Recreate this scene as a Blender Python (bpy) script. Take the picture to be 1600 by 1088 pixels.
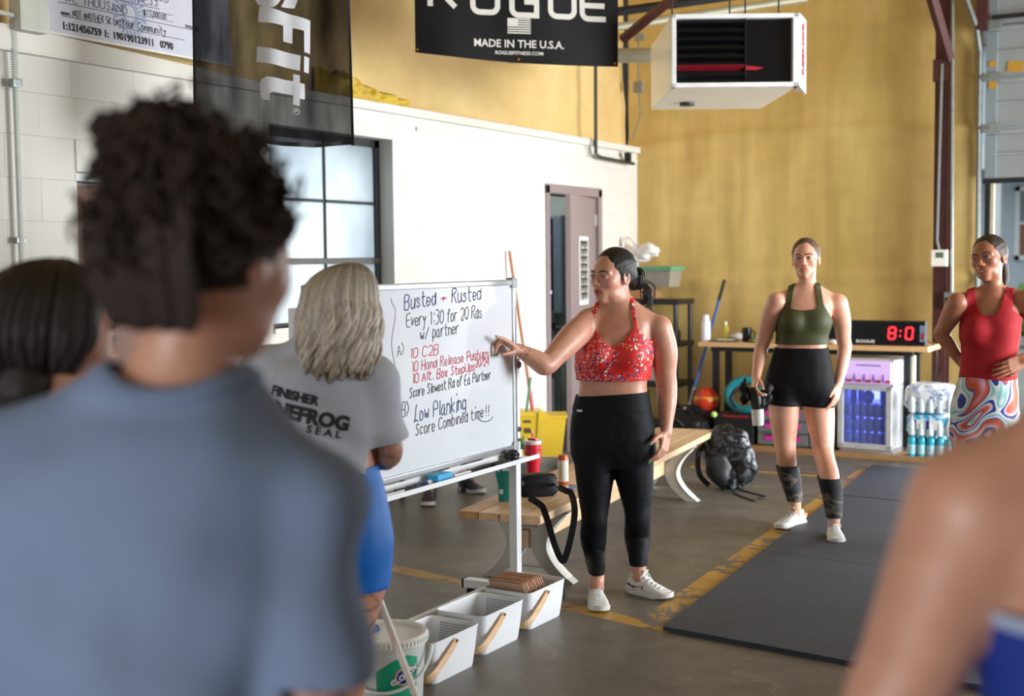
import bpy, bmesh, math, random
import numpy as np
from mathutils import Vector, Matrix
from mathutils.bvhtree import BVHTree

for o in list(bpy.data.objects): bpy.data.objects.remove(o, do_unlink=True)
sc = bpy.context.scene
C = sc.collection
PI = math.pi

# ---------------------------------------------------------------- camera
# room frame: x runs along the back wall, y towards the back wall, z up
FPX, TH, RO, CAMH = 2000.0, 0.068, 0.0107, 1.6
D1 = (0.49827, 0.86702)                     # heading of the room's y axis seen from the lens
def unit(v):
    v = np.array(v, float); return v/np.linalg.norm(v)
_F = np.array([-D1[0]*math.cos(TH), D1[1]*math.cos(TH), -math.sin(TH)])
_R0 = np.array([D1[1], D1[0], 0.0])
_U0 = np.cross(_R0, _F)
CU = _U0*math.cos(RO)+_R0*math.sin(RO)
CR = _R0*math.cos(RO)-_U0*math.sin(RO)
CF = _F
CO = np.array([0, 0, CAMH])
FH = np.array([-D1[0], D1[1], 0.0]); RH = _R0.copy(); UP = np.array([0, 0, 1.0])
def ray(px, py): return CF*FPX+CR*(px-800)+CU*(544-py)
def GZ(px, py, z=0.0):
    r = ray(px, py); return CO+r*(z-CAMH)/r[2]
def WX(px, py, X):
    r = ray(px, py); return CO+r*X/r[0]
def WY(px, py, Y):
    r = ray(px, py); return CO+r*Y/r[1]
def D(px, py, d):
    r = ray(px, py); return CO+r*d/(r@FH)

cam_d = bpy.data.cameras.new('camera'); cam = bpy.data.objects.new('camera', cam_d); C.objects.link(cam)
cam_d.sensor_width = 36.0; cam_d.lens = FPX/1600*36.0
m = Matrix((CR, CU, -CF)).transposed().to_4x4(); m.translation = Vector(CO)
cam.matrix_world = m
cam_d.dof.use_dof = True; cam_d.dof.focus_distance = 5.5; cam_d.dof.aperture_fstop = 2.3
cam_d.clip_end = 300; cam_d.clip_start = 0.05
sc.camera = cam

# ---------------------------------------------------------------- view, world, daylight
sc.view_settings.view_transform = 'Standard'; sc.view_settings.look = 'None'
sc.view_settings.gamma = 1; sc.view_settings.use_curve_mapping = False
sc.view_settings.exposure = 0.0
w = bpy.data.worlds.new('overcast_sky'); sc.world = w; w.use_nodes = True
bg = w.node_tree.nodes['Background']; bg.inputs[0].default_value = (0.88, 0.94, 1.0, 1); bg.inputs[1].default_value = 1.3

def area(name, loc, to, sx, sy, power, col=(1, 1, 1)):
    l = bpy.data.lights.new(name, 'AREA'); l.shape = 'RECTANGLE'; l.size = sx; l.size_y = sy
    l.energy = power; l.color = col
    o = bpy.data.objects.new(name, l); C.objects.link(o); o.location = loc
    o.rotation_euler = (Vector(to)-Vector(loc)).to_track_quat('-Z', 'Y').to_euler()
    return o
# daylight standing in the right roller door and an assumed front opening, both unseen
area('daylight_right_door', (4.25, 8.2, 1.8), (-5, 9.0, 1.2), 4.4, 3.2, 410, (0.95, 0.98, 1.0)).data.spread = 1.75
area('daylight_front_opening', (-1.2, -3.9, 1.4), (-.6, 6, 1.3), 2.6, 2.4, 150, (0.93, 0.97, 1.0))
area('daylight_window_left', (-5.5, 6.5, 1.8), (-2, 6.6, 1.2), 1.1, 1.1, 40, (0.86, 0.93, 1.0))
area('daylight_back_door', (-0.2, 11.6, 1.1), (-1.2, 6.5, 0.9), 2.6, 2.0, 200, (0.93, 0.97, 1.0))

# ---------------------------------------------------------------- materials
def rgb(c):
    if isinstance(c, str):
        c = c.lstrip('#'); v = [int(c[i:i+2], 16)/255 for i in (0, 2, 4)]
        return tuple(x/12.92 if x <= 0.04045 else ((x+0.055)/1.055)**2.4 for x in v)
    return tuple(c)
class NT:
    def __init__(s, name):
        s.m = bpy.data.materials.new(name); s.m.use_nodes = True; s.t = s.m.node_tree
        s.b = s.t.nodes['Principled BSDF']; s.out = s.t.nodes['Material Output']
        s._c = None
    def n(s, t, **k):
        x = s.t.nodes.new(t)
        for a, b in k.items(): setattr(x, a, b)
        return x
    def l(s, a, b): s.t.links.new(a, b)
    def co(s, kind='Object'):
        if s._c is None: s._c = s.n('ShaderNodeTexCoord')
        return s._c.outputs[kind]
    def noise(s, scale, detail=4, rough=0.55, vec=None, sc3=None, dist=0):
        n = s.n('ShaderNodeTexNoise'); n.inputs['Scale'].default_value = scale
        n.inputs['Detail'].default_value = detail; n.inputs['Roughness'].default_value = rough
        n.inputs['Distortion'].default_value = dist
        v = vec or s.co()
        if sc3:
            mp = s.n('ShaderNodeMapping'); mp.inputs['Scale'].default_value = sc3; s.l(v, mp.inputs[0]); v = mp.outputs[0]
        s.l(v, n.inputs['Vector']); return n.outputs['Fac']
    def ramp(s, fac, stops, interp='LINEAR'):
        r = s.n('ShaderNodeValToRGB'); r.color_ramp.interpolation = interp
        e = r.color_ramp.elements
        while len(e) < len(stops): e.new(0.5)
        for i, (p, c) in enumerate(stops):
            e[i].position = p
            c = rgb(c) if not isinstance(c, (int, float)) else (c, c, c)
            e[i].color = (*c, 1)
        s.l(fac, r.inputs[0]); return r.outputs[0]
    def mix(s, fac, a, b, mode='MIX'):
        x = s.n('ShaderNodeMix', data_type='RGBA', blend_type=mode)
        for sock, v in ((x.inputs[0], fac), (x.inputs[6], a), (x.inputs[7], b)):
            if isinstance(v, (int, float)): sock.default_value = v if sock.type == 'VALUE' else (v, v, v, 1)
            elif isinstance(v, (tuple, str)): sock.default_value = (*rgb(v), 1)
            else: s.l(v, sock)
        return x.outputs[2]
    def math(s, op, a, b=None, c=None):
        x = s.n('ShaderNodeMath', operation=op)
        for i, v in enumerate((a, b, c)):
            if v is None: continue
            if isinstance(v, (int, float)): x.inputs[i].default_value = v
            else: s.l(v, x.inputs[i])
        return x.outputs[0]
    def bump(s, h, strength=0.3, dist=0.01):
        b = s.n('ShaderNodeBump'); b.inputs['Strength'].default_value = strength; b.inputs['Distance'].default_value = dist
        s.l(h, b.inputs['Height']); s.l(b.outputs[0], s.b.inputs['Normal'])
    def base(s, c):
        if isinstance(c, (tuple, str)): s.b.inputs['Base Color'].default_value = (*rgb(c), 1)
        else: s.l(c, s.b.inputs['Base Color'])
    def set(s, **k):
        for a, v in k.items(): s.b.inputs[a.replace('_', ' ')].default_value = v
        return s
MATS = {}
def pm(name, col, rough=0.5, metal=0.0, var=0.08, scale=9.0, bump=0.0, bscale=60.0, **k):
    """principled material with a little procedural variation of tone and roughness"""
    if name in MATS: return MATS[name]
    t = NT(name); c = rgb(col)
    lo = tuple(max(0, x*(1-var)) for x in c); hi = tuple(min(1, x*(1+var)) for x in c)
    nz = t.noise(scale, 3)
    t.base(t.ramp(nz, [(0.3, lo), (0.7, hi)]))
    t.set(Roughness=rough, Metallic=metal)
    if bump: t.bump(t.noise(bscale, 3), bump, 0.004)
    t.set(**k)
    MATS[name] = t.m; return t.m
def emis(name, col, strength):
    if name in MATS: return MATS[name]
    t = NT(name); t.base(col); t.b.inputs['Emission Color'].default_value = (*rgb(col), 1)
    t.b.inputs['Emission Strength'].default_value = strength; MATS[name] = t.m; return t.m

# ---------------------------------------------------------------- mesh builder
class MB:
    """collects simple shapes in world (room) coordinates; build() links them as ONE mesh object"""
    def __init__(s, M=None): s.v = []; s.f = []; s.mi = []; s.M = M; s.cur = 0
    def add(s, vs, fs):
        n = len(s.v)
        if s.M is not None: vs = [tuple(s.M @ Vector(v)) for v in vs]
        s.v += [tuple(map(float, v)) for v in vs]; s.f += [tuple(i+n for i in f) for f in fs]; s.mi += [s.cur]*len(fs); return s
    def box(s, c, d, bev=0.0, M=None):
        x, y, z = (a/2 for a in d)
        if bev <= 0:
            vs = [(i*x, j*y, k*z) for i in (-1, 1) for j in (-1, 1) for k in (-1, 1)]
            fs = [(0, 1, 3, 2), (4, 6, 7, 5), (0, 4, 5, 1), (2, 3, 7, 6), (0, 2, 6, 4), (1, 5, 7, 3)]
        else:
            bm = bmesh.new(); bmesh.ops.create_cube(bm, size=1)
            for v in bm.verts: v.co = Vector((v.co.x*d[0], v.co.y*d[1], v.co.z*d[2]))
            bmesh.ops.bevel(bm, geom=bm.edges[:], offset=min(bev, 0.49*min(d)), segments=2, profile=0.7, affect='EDGES')
            bm.verts.index_update()
            vs = [tuple(v.co) for v in bm.verts]; fs = [tuple(v.index for v in f.verts) for f in bm.faces]; bm.free()
        if M is not None: vs = [tuple(M @ Vector(v)) for v in vs]
        return s.add([(v[0]+c[0], v[1]+c[1], v[2]+c[2]) for v in vs], fs)
    def bb(s, x0, x1, y0, y1, z0, z1, bev=0.0):
        return s.box(((x0+x1)/2, (y0+y1)/2, (z0+z1)/2), (abs(x1-x0), abs(y1-y0), abs(z1-z0)), bev)
    def tube(s, pts, r, n=8, cap=True, flat=None):
        """r: number or list; flat=(nvec, factor) squeezes the section along nvec"""
        P = [np.array(p, float) for p in pts]; k = len(P)
        rs = [r]*k if isinstance(r, (int, float)) else list(r)
        vs = []; prev = None
        for i in range(k):
            t = unit(P[min(i+1, k-1)]-P[max(i-1, 0)]+1e-9)
            if flat is not None:
                a = np.array(flat[0], float); a = a-t*(a@t); a = unit(a); fl = flat[1]
            else:
                if prev is None:
                    a = np.cross(t, (0, 0, 1) if abs(t[2]) < 0.9 else (1, 0, 0))
                else: a = prev-t*(prev@t)
                a = unit(a); fl = 1.0
            prev = a; b = np.cross(t, a)
            for j in range(n):
                q = 2*PI*j/n; vs.append(P[i]+rs[i]*(math.cos(q)*a*fl+math.sin(q)*b))
        fs = [(i*n+j, i*n+(j+1) % n, (i+1)*n+(j+1) % n, (i+1)*n+j) for i in range(k-1) for j in range(n)]
        if cap: fs += [tuple(range(n))[::-1], tuple((k-1)*n+j for j in range(n))]
        return s.add(vs, fs)
    def ribbon(s, pts, nrm, w, t):
        P = [np.array(p, float) for p in pts]; n4 = len(P); v = []; nrm = unit(nrm)
        for i, p in enumerate(P):
            t_ = unit(P[min(i+1, n4-1)]-P[max(i-1, 0)]+1e-9); b = unit(np.cross(t_, nrm)+1e-9); m_ = np.cross(b, t_)
            for q, e in ((-1, -1), (1, -1), (1, 1), (-1, 1)): v.append(tuple(p+b*w/2*q+m_*t/2*e))
        return s.add(v, [(i*4+j, i*4+(j+1) % 4, (i+1)*4+(j+1) % 4, (i+1)*4+j) for i in range(n4-1) for j in range(4)]+[(3, 2, 1, 0), tuple((n4-1)*4+j for j in range(4))])
    def cyl(s, a, b, r, n=20, r2=None): return s.tube([a, b], [r, r if r2 is None else r2], n)
    def lathe(s, c, prof, n=28, axis=None):
        """prof: (radius, height) from bottom to top"""
        vs = []
        for r, z in prof:
            for j in range(n): q = 2*PI*j/n; vs.append((c[0]+r*math.cos(q), c[1]+r*math.sin(q), c[2]+z))
        k = len(prof)
        fs = [(i*n+j, i*n+(j+1) % n, (i+1)*n+(j+1) % n, (i+1)*n+j) for i in range(k-1) for j in range(n)]
        fs += [tuple(range(n))[::-1], tuple((k-1)*n+j for j in range(n))]
        return s.add(vs, fs)
    def prism(s, poly, ax, lo, hi):
        """poly: 2D outline in the plane across axis ax ('x','y','z')"""
        def pt(p, h): return {'x': (h, p[0], p[1]), 'y': (p[0], h, p[1]), 'z': (p[0], p[1], h)}[ax]
        n = len(poly); vs = [pt(p, lo) for p in poly]+[pt(p, hi) for p in poly]
        fs = [tuple(range(n))[::-1], tuple(range(n, 2*n))]+[(i, (i+1) % n, n+(i+1) % n, n+i) for i in range(n)]
        return s.add(vs, fs)
    def sphere(s, c, r, n=16, m=10):
        r = (r, r, r) if isinstance(r, (int, float)) else r
        vs = [(c[0], c[1], c[2]-r[2])]
        for i in range(1, m):
            a = -PI/2+PI*i/m
            for j in range(n): q = 2*PI*j/n; vs.append((c[0]+r[0]*math.cos(a)*math.cos(q), c[1]+r[1]*math.cos(a)*math.sin(q), c[2]+r[2]*math.sin(a)))
        vs.append((c[0], c[1], c[2]+r[2])); T = len(vs)-1
        fs = [(0, 1+(j+1) % n, 1+j) for j in range(n)]
        fs += [(1+i*n+j, 1+i*n+(j+1) % n, 1+(i+1)*n+(j+1) % n, 1+(i+1)*n+j) for i in range(m-2) for j in range(n)]
        fs += [(T, 1+(m-2)*n+j, 1+(m-2)*n+(j+1) % n) for j in range(n)]
        return s.add(vs, fs)
    def grid(s, fn, nu, nv):
        vs = [fn(i/nu, j/nv) for i in range(nu+1) for j in range(nv+1)]
        fs = [(i*(nv+1)+j, (i+1)*(nv+1)+j, (i+1)*(nv+1)+j+1, i*(nv+1)+j+1) for i in range(nu) for j in range(nv)]
        return s.add(vs, fs)
    def build(s, name, mat, parent=None, smooth=False, auto=None, label=None):
        me = bpy.data.meshes.new(name); org = wloc(parent)
        v = np.array(s.v)-org
        me.from_pydata(v.tolist(), [], s.f)
        for mm in (mat if isinstance(mat, (list, tuple)) else [mat]): me.materials.append(mm)
        if any(s.mi): me.polygons.foreach_set('material_index', s.mi)
        bm = bmesh.new(); bm.from_mesh(me); bmesh.ops.recalc_face_normals(bm, faces=bm.faces); bm.to_mesh(me); bm.free()
        if smooth:
            me.polygons.foreach_set('use_smooth', [True]*len(me.polygons))
            if smooth != 2: me.set_sharp_from_angle(angle=math.radians(auto or 38))
        o = bpy.data.objects.new(name, me); C.objects.link(o); o.parent = parent
        if label: o['label'] = label
        return o
_WL = {}
def wloc(o):
    if o is None: return np.zeros(3)
    l = np.array(o.location)
    return l+wloc(o.parent)
def tag(o, label, cat, group=None, kind=None):
    o['label'] = label; o['category'] = cat
    if group: o['group'] = group
    if kind: o['kind'] = kind
    return o
def thing(name, label, cat, loc, group=None):
    o = bpy.data.objects.new(name, None); C.objects.link(o); o.location = [float(a) for a in loc]
    o.empty_display_size = 0.1
    return tag(o, label, cat, group)
def struct(o): o['kind'] = 'structure'; return o
def copy_tree(o, off=None, parent=None):
    c = o.copy(); C.objects.link(c)
    if parent is not None: c.parent = parent
    if off is not None: c.location = Vector(o.location)+Vector(off)
    for ch in o.children: copy_tree(ch, None, c)
    return c
def frame(o, x, y, z):
    """matrix with the given origin and axes"""
    m = Matrix((x, y, z)).transposed().to_4x4(); m.translation = Vector(o); return m

# ---------------------------------------------------------------- lettering
def text_geo(txt, size, bold=0.0, ext=0.0, spacing=1.0, align='CENTER', res=3, shear=0.0):
    cu = bpy.data.curves.new('t', 'FONT'); cu.body = txt; cu.size = size; cu.offset = bold; cu.extrude = ext
    cu.space_character = spacing; cu.align_x = align; cu.align_y = 'CENTER'; cu.resolution_u = res; cu.shear = shear
    o = bpy.data.objects.new('t', cu); C.objects.link(o)
    bpy.context.view_layer.update()
    me = o.to_mesh(); v = [tuple(x.co) for x in me.vertices]; f = [tuple(p.vertices) for p in me.polygons]
    o.to_mesh_clear(); bpy.data.objects.remove(o); bpy.data.curves.remove(cu)
    return v, f
def text_on(mb, txt, size, M, bold=0.0, ext=0.0006, sx=1.0, **k):
    v, f = text_geo(txt, size, bold, ext, **k)
    mb.add([tuple(M @ Vector((a[0]*sx, a[1], a[2]))) for a in v], f)
# single stroke letters for handwriting, 4 wide by 6 high, strokes separated by blanks
G = {'A':'00-26-40 12-32','B':'00-06-36-45-33-03 33-42-30-00','C':'45-26-05-01-20-41','D':'00-06-25-43-41-20-00','E':'46-06-00-40 03-33','F':'46-06-00 03-33',
'H':'00-06 40-46 03-43','L':'36-26-10-00-11-40','P':'00-06-36-45-43-33-03','R':'00-06-36-45-34-03 23-40','S':'45-26-15-14-33-31-20-01','T':'06-46 26-20','U':'06-01-20-41-46','K':'00-06 46-03-40','N':'00-06-40-46','O':'20-01-05-26-45-41-20','Y':'06-23-46 23-20','M':'00-06-23-46-40','I':'20-26','W':'06-10-24-30-46',
'a':'34-14-02-01-10-31-34-30-40','b':'06-00-20-31-33-14-03','c':'33-14-03-01-10-31','d':'33-14-03-01-10-31-36-30','e':'02-32-33-14-03-01-10-31','f':'35-26-15-10 04-24','g':'33-14-03-01-10-31 34-3a-1b-0a','h':'06-00 03-14-33-30','i':'14-10 16-17','k':'06-00 34-02-30','l':'16-10','m':'00-04 03-14-23-20 23-34-43-40','n':'04-00 03-14-33-30','o':'14-03-01-10-31-33-14','p':'0b-04-24-33-31-10-01','r':'04-00 02-14-34','s':'33-14-03-22-31-10-01','t':'16-11-20-30 04-34','u':'04-01-10-31-34 34-30','v':'04-10-34','w':'04-10-23-30-44','y':'04-12-34 34-1b-0b','x':'04-30 34-00',
'0':'20-01-05-26-45-41-20','1':'15-26-20','2':'05-26-45-43-00-40','3':'06-36-45-34-23-34-42-30-00','4':'36-02-42 46-40','5':'46-06-03-33-42-31-10-00','6':'45-16-02-10-30-42-33-03','7':'06-46-10','8':'23-05-16-36-45-23-01-10-30-41-23','9':'43-13-04-16-36-45-41-20','/':'00-46','&':'40-05-16-25-02-10-30-42','+':'21-25 03-43','!':'26-22 20-21',')':'06-33-00','.':'10-11',"'":'26-24',':':'21-22 24-25','-':'03-33','$':'45-16-04-33-42-30-01 27-2b',',':'11-0b','"':'16-14 36-34'}
def stroke_text(mb, txt, M, h, w=0.0035, sx=0.75, jit=0.25, seed=1, track=1.25):
    rnd = random.Random(seed); x = 0
    for ch in txt:
        if ch == ' ': x += 3.2; continue
        g = G.get(ch, G.get(ch.lower(), '00-40')); xm = 0; dy = rnd.uniform(-.3, .3)*jit*2; sh = 0.12
        for st in g.split(' '):
            pts = []
            for p in st.split('-'):
                a = int(p[0]); b = {'a': -1, 'b': -2}.get(p[1]); b = int(p[1]) if b is None else b
                a += rnd.uniform(-jit, jit); b += rnd.uniform(-jit, jit)+dy; xm = max(xm, a)
                pts.append(((x+a+sh*b)*h/6*sx, b*h/6))
            # smooth the polyline a little
            q = [pts[0]]
            for i in range(1, len(pts)-1):
                for t in (-.3, 0, .3):
                    A = pts[i-1] if t < 0 else pts[i+1]; k = abs(t)*0.8
                    c = (pts[i][0]*(1-k)+A[0]*k, pts[i][1]*(1-k)+A[1]*k)
                    if t == 0: c = (c[0]*.8+(pts[i-1][0]+pts[i+1][0])*.1, c[1]*.8+(pts[i-1][1]+pts[i+1][1])*.1)
                    q.append(c)
            q.append(pts[-1])
            vs = []; n = len(q)
            for i in range(n):
                dx = q[min(i+1, n-1)][0]-q[max(i-1, 0)][0]; dyy = q[min(i+1, n-1)][1]-q[max(i-1, 0)][1]
                L = math.hypot(dx, dyy)+1e-9; nx, ny = -dyy/L*w/2, dx/L*w/2
                vs += [M @ Vector((q[i][0]+nx, q[i][1]+ny, 0)), M @ Vector((q[i][0]-nx, q[i][1]-ny, 0))]
            mb.add([tuple(v) for v in vs], [(2*i, 2*i+1, 2*i+3, 2*i+2) for i in range(n-1)])
        x += xm+track
    return x*h/6*sx
# ================================================================ SETTING
from mathutils import noise as mn
WXL, WYB, ZT = -5.0, 11.1, 2.62        # left wall, back wall, top of the block wall

# ---- floor: concrete with stains, scratches and worn yellow paint
def floor_mat():
    t = NT('concrete_floor'); co = t.co()
    a = t.noise(0.9, 6, 0.6); b = t.noise(7, 6, 0.65); c = t.noise(90, 3)
    base = t.ramp(a, [(0.28, '#77736d'), (0.5, '#8d8982'), (0.72, '#9b968f')])
    base = t.mix(0.85, base, t.ramp(b, [(0.3, '#2f2c28'), (0.5, '#8b867e'), (0.7, '#b3ada3')]), 'MULTIPLY')
    base = t.mix(0.30, base, t.ramp(a, [(0.3, '#7d7972'), (0.7, '#9d988f')]))
    base = t.mix(0.25, base, t.ramp(c, [(0.3, '#4a4640'), (0.7, '#9a948b')]), 'OVERLAY')
    # scratches
    v = t.n('ShaderNodeTexVoronoi'); v.feature = 'DISTANCE_TO_EDGE'; v.inputs['Scale'].default_value = 1.3
    mp = t.n('ShaderNodeMapping'); mp.inputs['Scale'].default_value = (1, .35, 1); mp.inputs['Rotation'].default_value = (0, 0, .6)
    nz = t.n('ShaderNodeTexNoise'); nz.inputs['Scale'].default_value = 2; t.l(co, nz.inputs[0])
    ad = t.mix(0.25, co, nz.outputs[1], 'ADD'); t.l(ad, mp.inputs[0]); t.l(mp.outputs[0], v.inputs['Vector'])
    sc_ = t.math('MULTIPLY', t.math('LESS_THAN', v.outputs['Distance'], 0.004), t.math('GREATER_THAN', b, 0.5))
    base = t.mix(t.math('MULTIPLY', sc_, 0.10), base, '#b9b4aa')
    # pits
    v2 = t.n('ShaderNodeTexVoronoi'); v2.inputs['Scale'].default_value = 5; t.l(co, v2.inputs['Vector'])
    base = t.mix(t.math('MULTIPLY', t.math('LESS_THAN', v2.outputs['Distance'], 0.045), 0.6), base, '#23211e')
    # yellow floor lines
    s = t.n('ShaderNodeSeparateXYZ'); t.l(co, s.inputs[0]); X, Y = s.outputs[0], s.outputs[1]
    def band(v, c, hw): return t.math('LESS_THAN', t.math('ABSOLUTE', t.math('SUBTRACT', v, c)), hw)
    def AND(a, b): return t.math('MULTIPLY', a, b)
    y1 = t.math('MULTIPLY_ADD', X, 0.21, 0.0); y1 = t.math('ADD', Y, y1)      # y + .21x = 4.612
    l1 = AND(band(y1, 4.612, 0.055), band(X, -3.1, 0.98))
    x1 = t.math('MULTIPLY_ADD', Y, 0.045, 0.0); x1 = t.math('ADD', X, x1)     # x + .045y
    l2 = AND(band(x1, -2.02, 0.062), band(Y, 7.4, 2.35))
    l3 = AND(band(Y, 9.18, 0.035), band(X, -2.9, 0.8))
    lines = t.math('MAXIMUM', t.math('MAXIMUM', l1, l2), l3)
    wear = t.noise(11, 6, 0.7, sc3=(1, 1, 1)); wear2 = t.noise(1.7, 2)
    k = t.math('GREATER_THAN', t.math('ADD', wear, t.math('MULTIPLY', wear2, 0.9)), 0.90)
    base = t.mix(t.math('MULTIPLY', AND(lines, k), 0.85), base, t.ramp(b, [(0.3, '#a67a25'), (0.7, '#cf9d3a')]))
    t.base(base)
    t.l(t.ramp(a, [(0.3, 0.34), (0.7, 0.52)]), t.b.inputs['Roughness'])
    t.bump(t.mix(0.5, b, c), 0.12, 0.004)
    return t.m
M_floor = floor_mat()
o = MB().bb(-7.4, 4.4, -4.3, 11.3, -0.2, 0.0).build('floor', M_floor); struct(o)

# ---- painted concrete block wall
M_block = pm('painted_block_white', '#d3d0c9', 0.62, var=0.03, scale=1.2, bump=0.3, bscale=120)
M_mortar = pm('painted_mortar', '#c3c0b9', 0.7, var=0.04, scale=5)
M_trim = pm('painted_ledge', '#d7d3cb', 0.55, var=0.05, scale=4, bump=0.1)
openings = [(4.43, 5.42, 0, 2.06), (5.866, 7.12, 1.213, 2.42), (9.30, 10.30, 0, 2.19)]
wl = MB()
wl.bb(-5.2, -5.006, -4.3, 4.43, 0, ZT)
wl.bb(-5.2, -5.006, 4.43, 5.42, 2.06, ZT); wl.bb(-5.2, -5.006, 5.42, 5.866, 0, ZT)
wl.bb(-5.2, -5.006, 5.866, 7.12, 0, 1.213); wl.bb(-5.2, -5.006, 5.866, 7.12, 2.42, ZT)
wl.bb(-5.2, -5.006, 7.12, 9.30, 0, ZT); wl.bb(-5.2, -5.006, 9.30, 10.30, 2.19, ZT); wl.bb(-5.2, -5.006, 10.30, 11.3, 0, ZT)
wall_left = struct(wl.build('wall_left', M_mortar))
_bc = {}
def block(y0, y1, z0, z1):
    g = 0.0006; L, H = y1-y0-2*g, z1-z0-2*g
    if L < 0.02 or H < 0.02: return
    k = (round(L, 3), round(H, 3))
    if k not in _bc: _bc[k] = MB().box((0, 0, 0), (0.0124, L, H), 0.0012).build('block', M_block); ob = _bc[k]
    else: ob = _bc[k].copy(); C.objects.link(ob)
    ob.location = (-5.007+random.uniform(-.0006, .0006), (y0+y1)/2, (z0+z1)/2); ob.parent = wall_left
random.seed(4)
CH, CL = 0.2015, 0.405
for r in range(13):
    z0 = r*CH; z1 = z0+CH; off = (r % 2)*CL/2
    y = 3.2-off
    while y < 11.1:
        segs = [(max(y, 3.2), min(y+CL, 11.1), z0, z1)]
        for (a, b, c, d) in openings:
            out = []
            for (s0, s1, t0, t1) in segs:
                if s1 <= a or s0 >= b or t1 <= c or t0 >= d: out.append((s0, s1, t0, t1)); continue
                if s0 < a: out.append((s0, a, t0, t1))
                if s1 > b: out.append((b, s1, t0, t1))
                m0, m1 = max(s0, a), min(s1, b)
                if t0 < c: out.append((m0, m1, t0, c))
                if t1 > d: out.append((m0, m1, d, t1))
            segs = out
        for s in segs: block(*s)
        y += CL
struct(MB().bb(-5.25, -4.955, -4.3, 11.08, 2.59, 2.645, 0.006).build('trim_1', M_trim))
struct(MB().prism([(3.0, 2.60), (5.7, 2.60), (5.7, 2.645), (4.1, 2.705), (3.0, 2.72)], 'x', -5.2, -4.950).build('trim_4', M_trim))
struct(MB().bb(-5.0, -4.985, 7.4, 11.08, 2.50, 2.53, 0.003).build('trim_2', M_trim))

# ---- sprayed foam above the blocks and on the back wall
def foam_mat(name, c0, c1, c2, streak):
    t = NT(name); a = t.noise(0.7, 5, 0.6); b = t.noise(3.2, 5, .6, sc3=(1, 1, 2.5)); c = t.noise(70, 4, .7)
    col = t.ramp(a, [(0.3, c0), (0.55, c1), (0.75, c2)])
    st = t.noise(4.0, 4, .6, sc3=streak)
    col = t.mix(0.28, col, t.ramp(st, [(0.3, '#8f8468'), (0.7, '#cfc5a8')]), 'OVERLAY')
    col = t.mix(0.16, col, t.ramp(b, [(0.25, '#8a7446'), (0.5, '#f2e2b8'), (.8, '#fff6da')]), 'MULTIPLY')
    t.base(col); t.set(Roughness=0.62); t.bump(t.mix(0.5, b, c), 0.25, 0.01); return t.m
M_foamL = foam_mat('spray_foam_pale', '#cdb27a', '#dbc28c', '#e7d3a5', (1, .5, .6))
M_foamB = foam_mat('spray_foam_gold', '#c9af6b', '#d6bd7b', '#e2cb8e', (3, 1, .12))
def fbm(p, o=4): return mn.fractal(Vector(p), 1.0, 2.0, o)
def foam_left(u, v):
    y = -4.3+u*15.4; z = 2.60+v*3.0
    return (-5.10+0.05*fbm((y*.7, z*.9, 1.3))+0.015*fbm((y*3, z*3, 7))-0.10*v, y, z)
struct(MB().grid(foam_left, 150, 34).build('wall_left_upper', M_foamL, smooth=2))
M_foamP = foam_mat('fresh_foam_patch', '#b79a2c', '#cdb23a', '#e0c850', (1, 1, 1))
pa, pb = WX(553, 140, -5.0), WX(655, 168, -5.0)
def patch(u, v):
    y = pa[1]-.25+u*(pb[1]-pa[1]+.3); h = (0.26-0.16*u)*(.8+.3*mn.noise(Vector((y*6, 2, 1)))); z = 2.63+v*h
    e = min(u, 1-u)*8; e = min(1, e)*min(1, (1-v)*4+.05)
    return (-5.12+e*(0.10+0.04*fbm((y*14, z*14, 3), 5)), y, z)
MB().grid(patch, 60, 20).build('foam_patch', M_foamP, bpy.data.objects['wall_left_upper'], smooth=2)
def foam_back(u, v):
    x = -5.1+u*3.17; z = v*5.6
    r = 0.045*math.exp(-((z-2.66-0.04*math.sin(x*1.3))/0.05)**2)+.03*math.exp(-((z-1.42-.03*math.sin(x*2+1))/.06)**2)
    y = WYB+0.03-0.02*fbm((x*.9, 2, z*.8))-0.010*fbm((x*4, 9, z*1.3))-r-(0.03 if z < 2.66 else 0)*min(1, max(0, (2.66-z)*8))
    y -= 0.006*math.sin(x*14+.6*math.sin(x*3))*(1 if z < 2.66 else .3)
    return (x, y, z)
struct(MB().grid(foam_back, 110, 110).build('wall_back', M_foamB, smooth=2))
struct(MB().bb(-5.3, -1.95, 11.24, 11.3, 0, 5.6).bb(-1.95, 1.6, 11.14, 11.3, 3.9, 5.6).bb(1.6, 4.4, 11.12, 11.3, 0, 5.6).build('wall_back_frame', pm('dark_frame', '#3b352c', .7)))
struct(MB().bb(-5.4, 4.5, -4.4, 11.4, 5.5, 5.6).build('ceiling', pm('ceiling_foam', '#b59c68', .8, var=.15, scale=1.5)))
M_wr = pm('right_wall_paint', '#cfc8b8', .7)
struct(MB().bb(4.1, 4.2, -4.3, 5.9, 0, 5.5).bb(4.1, 4.2, 10.5, 11.3, 0, 5.5).bb(4.1, 4.2, 5.9, 10.5, 3.5, 5.5).build('wall_right', M_wr))
struct(MB().bb(-5.2, -2.6, -4.3, -4.1, 0, 5.5).bb(.2, 4.3, -4.3, -4.1, 0, 5.5).bb(-2.6, .2, -4.3, -4.1, 2.6, 5.5).build('wall_front', M_wr))  # unseen wall; front opening shrunk to hold daylight off the left wall

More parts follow.
